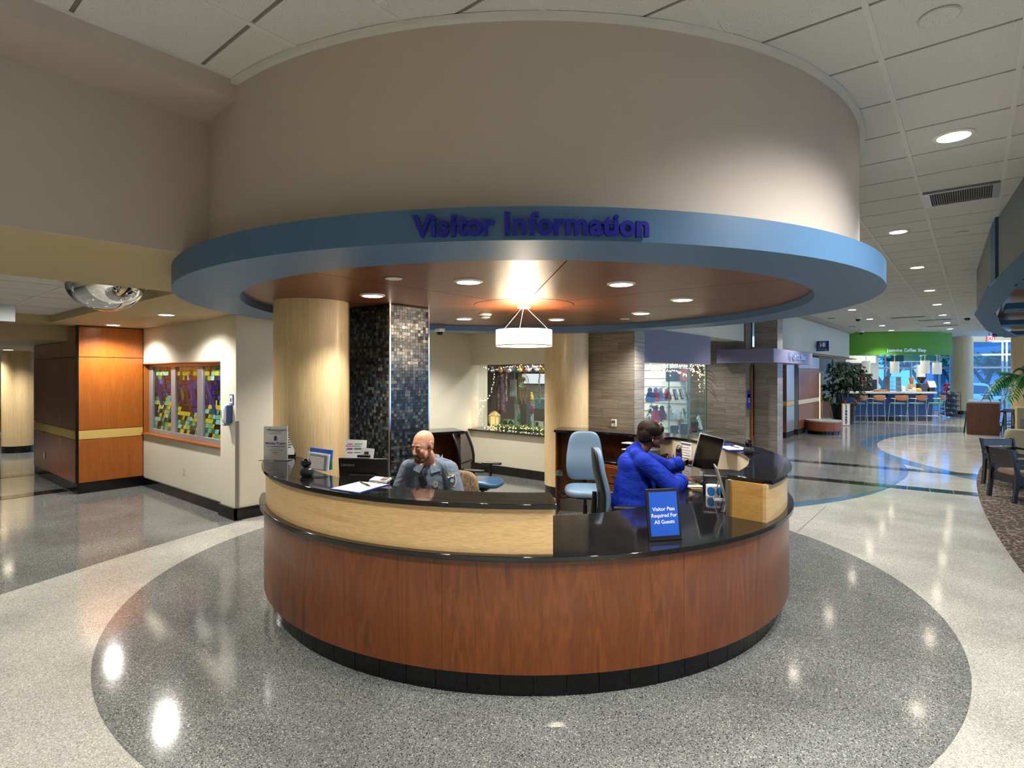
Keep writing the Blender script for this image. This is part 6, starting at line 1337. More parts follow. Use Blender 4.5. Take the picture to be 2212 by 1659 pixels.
def headparts(c, M):
    L = lambda x, y, z: c + M @ Vector((x, y, z)); rot = tuple(M.to_euler())
    E_ = lambda x, y, z, r: ('e', L(x, y, z), r, rot); out = []
    out += [E_(0, -.018, .032, (.076, .097, .088)), E_(0, .03, .012, (.066, .062, .075)), E_(0, .028, -.045, (.060, .060, .070)), E_(0, .046, -.088, (.044, .042, .032))]
    out += [('c', L(0, .082, -.105), .016, L(0, .078, -.108), .016), ('c', L(-.034, .083, .026), .011, L(.034, .083, .026), .011), ('c', L(0, .092, .012), .009, L(0, .116, -.030), .0135)]
    for s in (-1, 1):
        out += [('c', L(s * .011, .106, -.034), .009, L(s * .011, .104, -.034), .009), E_(s * .036, .064, -.028, (.027, .028, .028)), E_(s * .050, .03, -.062, (.020, .04, .035)), E_(s * .079, -.014, -.004, (.009, .022, .033)), ('c', L(s * .086, -.030, .018), .0075, L(s * .084, -.026, -.012), .0065), ('c', L(s * .084, -.018, .028), .007, L(s * .086, -.030, .018), .0075), ('c', L(s * .084, -.026, -.012), .0065, L(s * .080, -.012, -.034), .007)]
    out += [('c', L(-.018, .094, -.064), .008, L(.018, .094, -.064), .008)]
    return out
def handparts(w, d, n, side, L=.085, curl=.5, spread=.22):
    """five-fingered hand: wrist w, pointing d, palm normal n (towards the surface)"""
    d, n = Vector(d).normalized(), Vector(n).normalized(); s = d.cross(n).normalized() * side; w = Vector(w)
    pc = w + d * .05; out = [('c', w, .026, w + d * .03, .027)]
    for k in range(4):
        b = w + d * .082 + s * (-.030 + .020 * k); out.append(('c', w + d * .025 + s * (-.018 + .012 * k), .014, b, .0115))
        ln = (.070, .080, .076, .060)[k]; sp = s * (-spread + spread * .66 * k) * .5
        j1 = b + (d + sp + n * curl * .35).normalized() * ln * .45; j2 = j1 + (d + sp + n * curl * 1.0).normalized() * ln * .33; j3 = j2 + (d * .8 + sp + n * curl * 1.7).normalized() * ln * .26
        out += chain([b, j1, j2, j3], [.0098, .0088, .0080, .0070])
    tb = w + d * .022 - s * .028; t1 = tb + (d * .7 - s * .75 + n * .2).normalized() * .042; t2 = t1 + (d * .95 - s * .25 + n * .3).normalized() * .032
    out += chain([tb, t1, t2], [.0135, .0115, .0088])
    return out
def facebits(par, c, M, iris, brow, lip, lid, browr=.0035):
    L = lambda x, y, z: c + M @ Vector((x, y, z))
    for s in (-1, 1):
        e = MB().ball(L(s * .030, .0815, .004), .0125, 14, 10).build('eye', mat('eye_white', 'd8d4cc', .15), par, smooth=True, ang=0)
        MB().ball(L(s * .029, .0905, .000), .0055, 10, 8).build('iris', mat('iris_' + iris, iris, .1), e, smooth=True, ang=0)
        MB().tube([L(s * .014, .0885, .006), L(s * .030, .0925, .0075), L(s * .047, .082, .003)], [.0035, .0068, .0038], 8).build('eyelid', lid, par, smooth=True)
        MB().tube([L(s * .014, .0945, .026), L(s * .032, .0945, .031), L(s * .052, .080, .024)], [browr * 1.2, browr * 1.25, browr * .6], 8).build('eyebrow', brow, par, smooth=True)
    MB().tube([L(-.024, .089, -.066), L(-.009, .1015, -.061), L(0, .1010, -.063), L(.009, .1015, -.061), L(.024, .089, -.066)], [.002, .005, .0046, .005, .002], 8).build('upper_lip', lip, par, smooth=True)
    MB().tube([L(-.022, .089, -.068), L(0, .1015, -.0745), L(.022, .089, -.068)], [.002, .0062, .002], 8).build('lower_lip', lip, par, smooth=True)
def surf(o):
    dg = bpy.context.evaluated_depsgraph_get(); ev = o.evaluated_get(dg); me = ev.to_mesh()
    from mathutils.bvhtree import BVHTree
    t = BVHTree.FromPolygons([v.co.copy() for v in me.vertices], [tuple(p.vertices) for p in me.polygons]); ev.to_mesh_clear(); return t
def stick(bvh, org, dr):
    h = bvh.ray_cast(Vector(org), Vector(dr).normalized()); return (h[0], h[1]) if h[0] is not None else (Vector(org), -Vector(dr).normalized())
def patch(bvh, poly, org, M, name, m, par, lift=.003, th=.003):
    """cloth-like piece: polygon in the (right, up) plane of M projected along -forward onto the garment"""
    mb = MB(); top = []; 
    f = M @ Vector((0, 1, 0))
    for x, z in poly:
        p0 = org + M @ Vector((x, .35, z)); h, nn = stick(bvh, p0, -f); top.append(h + nn * lift)
    n = len(poly); c = sum(top, Vector()) / n; hc, nc = stick(bvh, c + f * .3, -f); cc = hc + nc * lift
    mb.add([p for p in top] + [cc] + [p + f * th for p in top] + [cc + f * th], [(n, (i + 1) % n, i) for i in range(n)] + [(2 * n + 1, n + 1 + i, n + 1 + (i + 1) % n) for i in range(n)] + [(i, (i + 1) % n, n + 1 + (i + 1) % n, n + 1 + i) for i in range(n)])
    return mb.build(name, m, par)
def shirtmat(name, c1, c2, sc=(5, 5, 3)):
    m, nt, n, l, b = nodes(name, rough=.8, spec=.25); a = noise(n, l, coords(n, l, sc), 1.6, 4, .6, 1.0); r = ramp(n, [(.3, c1), (.7, c2)]); l.new(a.outputs[0], r.inputs[0]); l.new(r.outputs[0], b.inputs['Base Color'])
    v2 = coords(n, l, (7, 7, 12)); w = noise(n, l, v2, 1.2, 2, .5, 1.5); bump(n, l, b, w.outputs[0], .4, .03); return m

# ---------------------------------------------------------------- guard
yawT, yawH = D(-62), D(-84)
MT = frame(yawT); hip = Vector((-0.04, -1.20, 0)); T = lambda x, y, z: hip + MT @ Vector((x, y, 0)) + Vector((0, 0, z))
gu = thing('person', 'bald bearded guard in grey uniform shirt, seated at the desk looking down', 'person', (0, 0, 0))
M_SK1 = skin('light_skin', 'c08a6e', 'cc9a7e')
MH = frame(yawH, D(-14)); hc = Vector((0.035, -1.375, 1.335))
sh = [T(-.178, .09, 1.130), T(.178, .09, 1.130)]           # left shoulder (his), right shoulder
kb = Vector((0.02, -1.66, .885))
elR, elL = T(-.29, .18, .90), T(.27, .16, .87)
wrR, wrL = T(-.12, .40, .89), T(.10, .42, .885)
nk = hc + MH @ Vector((0, -.03, -.09))
body = headparts(hc, MH) + [('c', nk, .056, T(0, .06, 1.17), .062), ('e', T(0, .06, 1.02), (.165, .105, .20), tuple(MT.to_euler())), ('e', T(0, .01, .76), (.15, .11, .20), tuple(MT.to_euler()))]
body += chain([sh[0], elR, wrR], [.05, .042, .030]) + chain([sh[1], elL, wrL], [.05, .042, .030])
dF = MT @ Vector((0, 1, 0))
body += handparts(wrR, dF + MT @ Vector((.25, 0, 0)), (0, 0, -1), 1) + handparts(wrL, dF + MT @ Vector((-.25, 0, 0)), (0, 0, -1), -1)
blob(body, 'body', M_SK1, gu, .0055, 3)
facebits(gu, hc, MH, '3a3a30', mat('brow_brown', '7a5338', .8), mat('lip_rose', 'a8604f', .5), M_SK1, .003)
L_ = lambda x, y, z: hc + MH @ Vector((x, y, z))
bd_ = [('c', L_(s * .067, -.002, -.022), .013, L_(s * .058, .03, -.075), .020) for s in (-1, 1)] + [('c', L_(s * .058, .03, -.075), .020, L_(s * .030, .068, -.102), .020) for s in (-1, 1)] + [('c', L_(-.028, .070, -.103), .021, L_(.028, .070, -.103), .021), ('c', L_(0, .083, -.102), .017, L_(0, .080, -.112), .017)] + [('c', L_(s * .027, .088, -.072), .0085, L_(s * .006, .1005, -.052), .008) for s in (-1, 1)] + [('c', L_(s * .028, .086, -.072), .008, L_(s * .024, .078, -.1), .012) for s in (-1, 1)]
blob(bd_, 'beard', mat('beard_brown', '6f4630', .9), gu, .0045, 2)
M_UNI = shirtmat('grey_uniform', '5e6a78', '6d7988')
shirt = [('e', T(0, .065, 1.00), (.185, .122, .20), tuple(MT.to_euler())), ('e', T(0, .07, 1.10), (.18, .10, .075), tuple(MT.to_euler())), ('e', T(0, .03, .76), (.172, .13, .22), tuple(MT.to_euler())), ('c', T(-.10, .055, 1.165), .055, T(.10, .055, 1.165), .055)]
shirt += [('c', T(-.10, .06, 1.165), .05, sh[0], .070), ('c', T(.10, .06, 1.165), .05, sh[1], .070)]
shirt += chain([sh[0], sh[0].lerp(elR, .5), elR, elR.lerp(wrR, .55)], [.073, .068, .060, .052]) + chain([sh[1], sh[1].lerp(elL, .5), elL, elL.lerp(wrL, .55)], [.075, .070, .062, .052])
so = blob(shirt, 'uniform_shirt', M_UNI, gu, .009, 5)
bv = surf(so); O = T(0, .06, 1.0)
M_UNID = mat('uniform_shadow', '4d5866', .8); M_NAVY = mat('navy_tee', '1d2440', .8)
# collar: two pointed flaps and a stand around the neck
for s in (-1, 1):
    base = [T(s * .012, .125, 1.19), T(s * .085, .035, 1.225), T(s * .075, -.03, 1.235), T(s * .115, .06, 1.185), T(s * .118, .150, 1.125), T(s * .050, .178, 1.105)]
    mb = MB(); mb.add(base, [(0, 1, 3, 4, 5), (1, 2, 3)]); mb.build('collar_flap', M_UNI, gu, solid=.006)
MB().tube([T(-.065, .05, 1.205), T(-.05, .01, 1.222), T(0, -.005, 1.228), T(.05, .01, 1.222), T(.065, .05, 1.205)], .018, 8).build('collar_stand', M_UNI, gu, smooth=True)
mb = MB(); mb.add([T(-.05, .085, 1.185), T(.05, .085, 1.185), T(.012, .176, 1.10), T(-.012, .176, 1.10)], [(0, 1, 2, 3)]); mb.build('undershirt', M_NAVY, gu, solid=.006)
for s in (-1, 1):
    patch(bv, [(s * .03, -.045), (s * .125, -.045), (s * .125, -.085), (s * .078, -.105), (s * .03, -.085)], O, MT, 'pocket_flap', M_UNI, gu, .004, .004)
    patch(bv, [(s * .035, -.10), (s * .12, -.10), (s * .118, -.21), (s * .04, -.21)], O, MT, 'pocket', M_UNI, gu, .001, .003)
    a, b = T(s * .095, .055, 1.214), T(s * .19, .08, 1.196); w_ = MT @ Vector((0, .022, 0)); mb = MB(); mb.add([a - w_, a + w_, b + w_ * .9 + MT @ Vector((s * .0, 0, 0)), b - w_ * .9], [(0, 1, 2, 3)]); mb.build('epaulette', M_UNI, gu, solid=.008)
patch(bv, [(-.016, .11), (.016, .11), (.016, -.22), (-.016, -.22)], O, MT, 'placket', M_UNI, gu, .002, .003)
# badge, radio microphone, shoulder patches
bp = [(-.085 + .020 * cos(D(a)) * (1 if a % 60 else .86), .022 + .030 * sin(D(a))) for a in range(0, 360, 30)]
bo = patch(bv, bp, O, MT, 'badge', mat('badge_silver', 'b8b4a8', .25, .9), gu, .006, .004); patch(bv, [(-.085 + .009 * cos(D(a)), .022 + .012 * sin(D(a))) for a in range(0, 360, 45)], O, MT, 'badge_seal', mat('badge_blue', '3f6fb0', .3), bo, .011, .002)
q, nn = stick(bv, T(.015, .5, 1.05), -dF); rm = MB().at(q + nn * .018, (MT @ Matrix.Rotation(D(18), 3, 'Y')).to_euler()).bb(-.027, .027, -.018, .018, -.042, .038).build('radio_mic', M_BLACK, gu, bev=.006); MB().tube([q + nn * .02 + Vector((0, 0, -.03)), T(.01, .20, .95), T(.03, .19, .88), T(.04, .17, .78)], .006, 6).build('mic_cord', M_BLACK, gu, smooth=True)
up = (sh[0] - elR).normalized(); outd = (CAM - sh[0]); outd.z = 0; outd = (outd - up * outd.dot(up)).normalized(); rt = up.cross(outd).normalized() * -1
MS = Matrix((rt, outd, up)).transposed(); PO = sh[0].lerp(elR, .42) + rt * .004
shield = [(-.036, .040), (-.02, .048), (0, .050), (.02, .048), (.036, .040), (.034, 0), (.022, -.035), (0, -.058), (-.022, -.035), (-.034, 0)]
p0 = patch(bv, shield, PO, MS, 'shoulder_patch', mat('patch_gold', 'd0a840', .6), gu, .004, .002); patch(bv, [(x * .86, z * .86) for x, z in shield], PO, MS, 'patch_field', mat('patch_navy', '18306a', .6), p0, .0065, .0015)
patch(bv, [(-.022, .026), (.022, .026), (.022, .038), (-.022, .038)], PO, MS, 'patch_lettering', M_PAPER, p0, .0085, .001); patch(bv, [(.014 * cos(D(a)), -.004 + .016 * sin(D(a))) for a in range(0, 360, 40)], PO, MS, 'patch_emblem', mat('patch_green', '6f9a4a', .6), p0, .0085, .0012)
# trousers and shoes below the counter
M_PANT = mat('dark_trousers', '20242e', .85)
def legs(par, Tf, seat, m, w=.09, fw=.42, shoe=M_BLACK, dz=0):
    it = [('e', Tf(0, .02, seat + .08), (.17, .14, .10), (0, 0, 0))]
    for s in (-1, 1): it += chain([Tf(s * w, .06, seat + .08), Tf(s * w * 1.2, fw, seat + .06), Tf(s * w * 1.2, fw - .02, .10)], [.088, .066, .05])
    blob(it, 'trousers', m, par, .012, 4)
    for s in (-1, 1): blob([('c', Tf(s * w * 1.2, fw - .02, .05), .045, Tf(s * w * 1.2, fw + .14, .036), .034)], 'shoe', shoe, par, .012, 2)
legs(gu, T, .55, M_PANT)

# ---------------------------------------------------------------- person in the blue jacket
yaw2 = D(40); M2 = frame(yaw2); hip2 = Vector((0.98, 0.37, 0)); U = lambda x, y, z: hip2 + M2 @ Vector((x, y, 0)) + Vector((0, 0, z))
wo = thing('person', 'seated person in royal blue jacket with short dark hair, typing and holding the monitor', 'person', (0, 0, 0))
M_SK2 = skin('dark_skin', '5d3524', '6d4230')
h2 = Vector((1.140, 0.512, 1.343)); MH2 = frame(D(42), D(-6))
s2R, s2L = U(.195, .09, 1.115), U(-.19, .12, 1.115)          # right shoulder is the one towards the counter front
e2R, e2L = U(.29, .34, .905), U(-.20, .42, 1.00)
w2R = Vector((1.37, 0.735, 0.925)); w2L = Vector((1.318, 0.925, 1.055))
nk2 = h2 + MH2 @ Vector((0, -.03, -.09))
b2 = headparts(h2, MH2) + [('c', nk2, .055, U(0, .07, 1.15), .065), ('e', U(0, .05, .98), (.18, .14, .2), tuple(M2.to_euler())), ('e', U(0, .02, .74), (.19, .17, .2), tuple(M2.to_euler()))]
b2 += chain([s2R, e2R, w2R], [.055, .048, .030]) + chain([s2L, e2L, w2L], [.055, .048, .030])
b2 += handparts(w2R, Vector((.62, .62, -.10)), (0, 0, -1), 1, curl=.55) + handparts(w2L, Vector((.72, .45, .06)), (.25, -.35, -1), -1, curl=.9, spread=.3)
blob(b2, 'body', M_SK2, wo, .0055, 3)
facebits(wo, h2, MH2, '1a100c', mat('brow_dark', '1c120e', .8), mat('lip_plum', '6a2a30', .4), M_SK2)
H_ = lambda x, y, z: h2 + MH2 @ Vector((x, y, z)); hr = tuple(MH2.to_euler())
hair = [('e', H_(0, -.030, .050), (.097, .112, .090), hr), ('e', H_(0, -.075, -.005), (.092, .066, .085), hr), ('c', H_(-.045, .072, .070), .028, H_(.045, .072, .070), .028), ('c', H_(-.05, .086, .050), .015, H_(.05, .086, .050), .015)]
for s in (-1, 1): hair += [('e', H_(s * .074, -.015, .040), (.030, .085, .055), hr), ('c', H_(s * .074, .050, .048), .022, H_(s * .072, .055, .012), .011), ('e', H_(s * .072, -.068, -.012), (.032, .055, .066), hr)]
def hairmat():
    m, nt, n, l, b = nodes('dark_brown_hair', rough=.5, spec=.15); v = coords(n, l, (60, 60, 14)); a = noise(n, l, v, 1.5, 3, .6); r = ramp(n, [(.35, '0f0906'), (.7, '2a1b14')]); l.new(a.outputs[0], r.inputs[0]); l.new(r.outputs[0], b.inputs['Base Color']); bump(n, l, b, a.outputs[0], .5, .01); return m
blob(hair, 'hair', hairmat(), wo, .006, 3)
M_JAC = shirtmat('royal_blue_cloth', '08208a', '0f36b4', (4, 4, 3))
jac = [('e', U(0, .055, .98), (.205, .165, .205), tuple(M2.to_euler())), ('e', U(0, .05, .82), (.225, .195, .26), tuple(M2.to_euler())), ('e', U(0, .03, .70), (.230, .205, .20), tuple(M2.to_euler())), ('e', U(0, .03, .60), (.225, .20, .10), tuple(M2.to_euler())), ('c', U(-.11, .05, 1.16), .068, U(.11, .05, 1.16), .068), ('c', U(0, .05, 1.17), .075, U(0, .07, 1.21), .066), ('e', U(0, .0, 1.06), (.18, .11, .12), tuple(M2.to_euler()))]
jac += [('c', U(.10, .06, 1.13), .065, s2R, .085), ('c', U(-.10, .06, 1.13), .065, s2L, .085)]
c2R, c2L = e2R.lerp(w2R, .42), e2L.lerp(w2L, .42)
jac += chain([s2R, s2R.lerp(e2R, .5), e2R, c2R], [.088, .088, .082, .074]) + chain([s2L, s2L.lerp(e2L, .5), e2L, c2L], [.085, .082, .076, .068])
jo = blob(jac, 'jacket', M_JAC, wo, .009, 4)
for e_, c_, r_ in ((e2R, c2R, .078), (e2L, c2L, .072)):
    d_ = (c_ - e_).normalized(); MB().tube([c_ - d_ * .012, c_ + d_ * .055, c_ + d_ * .065], [r_, r_ * .97, r_ * .86], 20, cap=False).build('cuff', M_JAC, wo, smooth=True, ang=0, solid=.006)
for s in (-1, 1):
    mb = MB(); mb.add([U(s * .02, .165, 1.13), U(s * .075, .09, 1.235), U(s * .07, .05, 1.238), U(s * .125, .07, 1.19), U(s * .115, .185, 1.13), U(s * .045, .225, 1.08)], [(0, 1, 3, 4, 5), (1, 2, 3)]); mb.build('collar_flap', M_JAC, wo, solid=.008)
MB().ball(H_(.082, -.008, -.046), (.005, .005, .010), 10, 8).build('earring', mat('pearl', 'e8e4dc', .2), wo, smooth=True); MB().tube([H_(.079, -.006, -.034), H_(.082, -.008, -.04)], .0015, 5).build('earring_hook', M_CHROME, wo)
dW = (w2L - e2L).normalized(); wp = w2L - dW * .012; MB().tube([wp - dW * .012, wp + dW * .012], [.034, .034], 20).build('watch_band', M_BLACK, wo, smooth=True)
cd = (CAM - wp).normalized(); cd = (cd - dW * cd.dot(dW)).normalized(); wu = dW.cross(cd); Mw = Matrix((dW, wu, cd)).transposed(); MB().at(wp + cd * .034, Mw.to_euler()).bb(-.019, .019, -.021, .021, -.004, .006).build('watch_case', M_SILVER, wo, bev=.004); MB().at(wp + cd * .041, Mw.to_euler()).bb(-.016, .016, -.018, .018, -.001, .001).build('watch_face', M_BLACKG, wo)
rg_ = w2R + Vector((.62, .62, -.10)).normalized() * .10 + Vector((0, 0, .012)); MB().tube([rg_ + Vector((.011 * cos(D(a)) * .7, -.011 * cos(D(a)) * .7, .011 * sin(D(a)))) for a in range(0, 361, 30)], .002, 6).build('ring', mat('gold', 'd0a040', .25, 1.0), wo, smooth=True)
legs(wo, U, .55, mat('blue_trousers', '10247a', .8), .10, .44)
# ================================================================== THINGS ON THE DESK
ZT, ZL = 1.1655, 0.8662
def pol(r, a): return (r * cos(D(a)), r * sin(D(a)))
# midday prayer sign in an acrylic holder
a, b = at_z(569, 994, ZT), at_z(622, 994, ZT); c = (a + b) / 2; dx = b - a; wd_ = dx.length
t = thing('prayer_sign', 'white Midday Prayer notice in a clear acrylic stand', 'sign', (c.x, c.y, ZT), atan2(dx.y, dx.x))
MB().bb(-.130, .130, -.05, .05, 0, .006).build('holder_foot', M_ACRYL, t, bev=.002); hh = .295; ww = .104
MB().bb(-ww - .002, ww + .002, .008, .013, .006, hh + .006).build('holder_back', M_ACRYL, t); MB().bb(-ww, ww, -.003, .003, .008, hh).build('sheet', M_PAPER, t)
INK = mat('ink_navy', '1d3a6a', .6); INKD = mat('ink_dark', '2a2c34', .6); LOGO = mat('logo_blue', '2f6aa8', .6)
X = (pi / 2, 0, 0)
MB().at((-.055, -.0036, .262), X).prism([(-.028, .008), (-.01, -.002), (.012, .002), (.022, .012), (.01, .008), (.004, .018), (-.006, .006), (-.02, .012)], 0, .0006).build('logo', LOGO, t)
for s_, z_, sz, m_, bo in (('CAROLINAEAST', .262, .0205, INK, .0004), ('HEALTH SYSTEM', .248, .0085, INKD, 0), ('Pastoral Care Department', .234, .0085, INKD, .0002), ('Midday Prayer', .148, .0305, LOGO, .0009), ('Luke W. Hanaway Memorial Chapel', .120, .0112, INK, .0004), ('Everyone is welcome to attend', .104, .0066, INKD, 0), ('Tuesdays and Thursdays', .088, .0135, INKD, 0), ('12:00 Noon', .069, .0135, INKD, 0), ('in the chapel', .052, .0080, INKD, 0)):
    text(s_, 'lettering', m_, sz, (.025 if z_ in (.262, .248) else 0, -.0036, z_), X, t, .0003, bo)
ic = MB().at((0, -.0036, .192), X); ic.prism([(-.014, -.022), (.014, -.022), (.014, .006), (.009, .018), (0, .024), (-.009, .018), (-.014, .006)], 0, .0006); ic.build('window_icon', LOGO, t)
MB().at((0, -.0044, .192), X).bb(-.0015, .0015, -.02, .018, 0, .0006).bb(-.008, .008, .004, .007, 0, .0006).build('cross_icon', INKD, t); MB().at((.012, -.0044, .176), X).bb(-.006, .006, -.006, .006, 0, .0005).build('hand_icon', mat('icon_tan', 'b88a6a', .6), t)
# black framed notice behind it
a, b = at_z(609, 986, ZT), at_z(622, 987, ZT); c = (a + b) / 2
t = thing('framed_notice', 'black framed notice leaning behind the prayer sign', 'frame', (c.x - .0, c.y + .01, ZT), RZ + .15)
MB().at((0, 0, .118), (D(-8), 0, 0)).bb(-.09, .09, -.006, .006, -.115, .12).build('frame', M_BLACK, t, bev=.003); MB().at((0, -.0075, .118), (D(-8), 0, 0)).bb(-.078, .078, -.001, .001, -.10, .105).build('sheet', M_PAPER, t)
for k in range(6): MB().at((0, -.0092, .118), (D(-8), 0, 0)).bb(-.05 + .008 * (k % 3), .055 - .01 * (k % 2), -.0004, .0004, .075 - .022 * k, .083 - .022 * k).build('text_line', INKD, t)
# ball cameras
def ballcam(label, x, y, z, rz):
    t = thing('ball_webcam', label, 'webcam', (x, y, z), rz)
    MB().lathe([(.034, 0), (.046, .012), (.050, .032), (.042, .055), (.022, .068), (0, .070)], 28).build('base', mat('webcam_grey', '24272b', .45), t, smooth=True); o = MB().ball((0, -.004, .098), .034, 24, 16).build('ball', M_BLACKG, t, smooth=True, ang=0)
    MB().at((0, -.034, .102), (pi / 2, 0, 0)).lathe([(.018, 0), (.018, .008), (.012, .010), (0, .008)], 20).build('lens', mat('lens_glass', '0a0c18', .03, coat=1.0), o, smooth=True)
    MB().tube([(.045, .01, .012), (.09, .03, .004), (.12, .07, .004), (.10, .12, .004)], .003, 6).build('cable', M_BLACK, t, smooth=True)
p = at_z(663, 1029, ZT); ballcam('black ball webcam on the ledge beside the binders', p.x, p.y, ZT, D(-10)); p = at_z(1617, 980, ZT); ballcam('black ball webcam on the ledge beside the blue folder', p.x, p.y, ZT, D(30))
# standing binders and folders beside the column
p = at_z(675, 1014, ZT)
for k, (dx, dy, c, w, h, lb) in enumerate(((-.005, .075, '1f5fc0', .28, .155, 'blue binder standing behind the papers on the ledge'), (0.01, .045, 'd8dade', .27, .125, 'white folder of papers standing in front of the blue binder'), (.055, .02, '9aa0a8', .22, .12, 'grey clear folder with printed sheet beside the webcam'))):
    t = thing('document_folder', lb, 'folder', (p.x + dx, p.y + dy, ZT), D(4), 'folders standing on the ledge by the column'); MB().at((0, 0, h / 2), (D(-6), 0, 0)).bb(-w / 2, w / 2, -.008, .008, -h / 2, h / 2).build('cover', mat('folder_' + c, c, .45), t, bev=.002); MB().at((0, -.0095, h / 2), (D(-6), 0, 0)).bb(-w / 2 + .01, w / 2 - .03, -.0008, .0008, -h / 2 + .01, h / 2 - .015).build('label_sheet' if k else 'spine_label', M_PAPER if k else MATS['folder_' + c], t)
MB().at((.06, .0, .06), (0, 0, 0)).bb(.10, .115, -.01, .0, -.04, .03).build('green_tab', mat('tab_green', '2f9a4a', .5), t)
# clipboard with form, badge counter and pen
c4 = [at_z(712, 1057, ZT), at_z(775, 1066, ZT), at_z(841, 1047, ZT), at_z(777, 1041, ZT)]
c = sum(c4, Vector()) / 4; ang = atan2((c4[2] - c4[3]).y, (c4[2] - c4[3]).x); ang2 = atan2((c4[3] - c4[0]).y, (c4[3] - c4[0]).x)
t = thing('blue_clipboard', 'blue clipboard holding a white sign-in sheet on the ledge', 'clipboard', (0, 0, ZT))
def quadslab(q, z0, z1, k=1.0): 
    cc = sum(q, Vector()) / 4; return MB().prism([tuple((cc + (v - cc) * k).xy) for v in q], z0, z1)
quadslab(c4, 0, .004).build('board', mat('clipboard_blue', '1c3fae', .35), t, bev=.001); quadslab(c4, .0045, .006, .93).build('sheet', M_PAPER, t)
fx, fy = (c4[2] - c4[3]), (c4[0] - c4[3])
for k in range(7):
    p0 = c4[3] + fx * .12 + fy * (.18 + .1 * k); p1 = c4[3] + fx * (.85 - .1 * (k % 3)) + fy * (.18 + .1 * k); MB().tube([(p0.x, p0.y, .0064), (p1.x, p1.y, .0064)], .0006, 4).build('form_line', mat('form_grey', '9a9ca0', .7), t)
m0 = c4[3] + fy * .02; m1 = c4[2] + fy * .02; q = (m0 + m1) / 2; MB().at((q.x, q.y, .010), (0, 0, ang)).bb(-.04, .04, -.012, .012, -.004, .004).build('clip', M_CHROME, t, bev=.002)
p = (at_z(793, 1041, ZT) + at_z(824, 1046, ZT)) / 2; t = thing('badge_counter', 'white card stand with small digital display lying on the clipboard', 'device', (p.x + .03, p.y + .03, ZT + .0065), ang)
MB().at((0, 0, .016), (D(12), 0, 0)).bb(-.07, .07, -.035, .035, -.008, .008).build('case', M_WHITE, t, bev=.003); MB().at((.038, -.002, .0255), (D(12), 0, 0)).bb(-.024, .024, -.026, .026, -.001, .001).build('keypad', M_BLACK, t, bev=.0005); MB().at((.038, .008, .0285), (D(12), 0, 0)).bb(-.017, .017, -.010, .010, -.0006, .0006).build('display', mat('lcd_green', '7f8f7a', .3), t)
for s in (-1, 1): MB().at((.038 + s * .010, -.017, .0232), (D(12), 0, 0)).bb(-.007, .007, -.004, .004, -.0006, .001).build('red_button', mat('button_red', 'c83a48', .4), t)
MB().at((-.052, .012, .0275), (D(12), 0, 0)).bb(-.012, .0, -.004, .004, -.0004, .0004).build('logo', LOGO, t)
for k in range(2): MB().at((-.025, .012 - .014 * k, .0275 - .003 * k), (D(12), 0, 0)).bb(-.02, .03, -.0015, .0015, -.0003, .0003).build('text_line', LOGO, t)
a, b = at_z(776, 1043, ZT), at_z(799, 1054, ZT); t = thing('ballpoint_pen', 'dark ballpoint pen lying on the sign-in sheet', 'pen', (a.x, a.y, ZT + .012)); d_ = b - a; d_.z = 0; MB().tube([(0, 0, 0), d_ * .12, d_ * .9, d_], [.002, .0045, .0045, .003], 8).build('barrel', mat('pen_olive', '3a3d34', .4), t, smooth=True); MB().tube([d_ * .65 + Vector((0, 0, .006)), d_ * .95 + Vector((0, 0, .006))], .0014, 5).build('pen_clip', M_CHROME, t)
# guard's monitor seen from behind
t = thing('monitor', 'black computer monitor seen from behind in front of the guard', 'monitor', (-0.02, -1.91, ZL), atan2(.19, .30))
MB().at((0, 0, .28), (D(6), 0, 0)).bb(-.19, .19, -.012, .012, -.13, .145).build('panel', M_BLACK, t, bev=.006); MB().at((0, -.022, .25), (D(6), 0, 0)).bb(-.10, .10, -.014, .012, -.10, .06).build('rear_housing', M_BLACKM, t, bev=.01); MB().at((0, .0125, .28), (D(6), 0, 0)).bb(-.18, .18, -.0008, .0008, -.118, .135).build('screen', mat('screen_on', '3a4a6a', .2, emit=.4), t)
MB().bb(-.03, .03, -.03, -.005, .01, .2).build('stand', M_BLACK, t, bev=.004); MB().bb(-.11, .11, -.09, .09, 0, .012).build('foot', M_BLACK, t, bev=.004); MB().at((0, 0, .435), (D(6), 0, 0)).bb(-.05, .05, -.012, .008, -.006, .012).build('webcam_bar', M_BLACK, t, bev=.003)
text('Lenovo', 'maker_lettering', mat('logo_grey', 'a8a8a8', .4), .036, (-.118, -.024, .375), (pi / 2 + D(-6) * -1, 0, 0), t, .0005); MB().at((-.128, -.02, .205), (D(6), D(-12), 0)).bb(-.02, .02, -.0005, .0005, -.009, .009).build('sticker', M_PAPER, t)
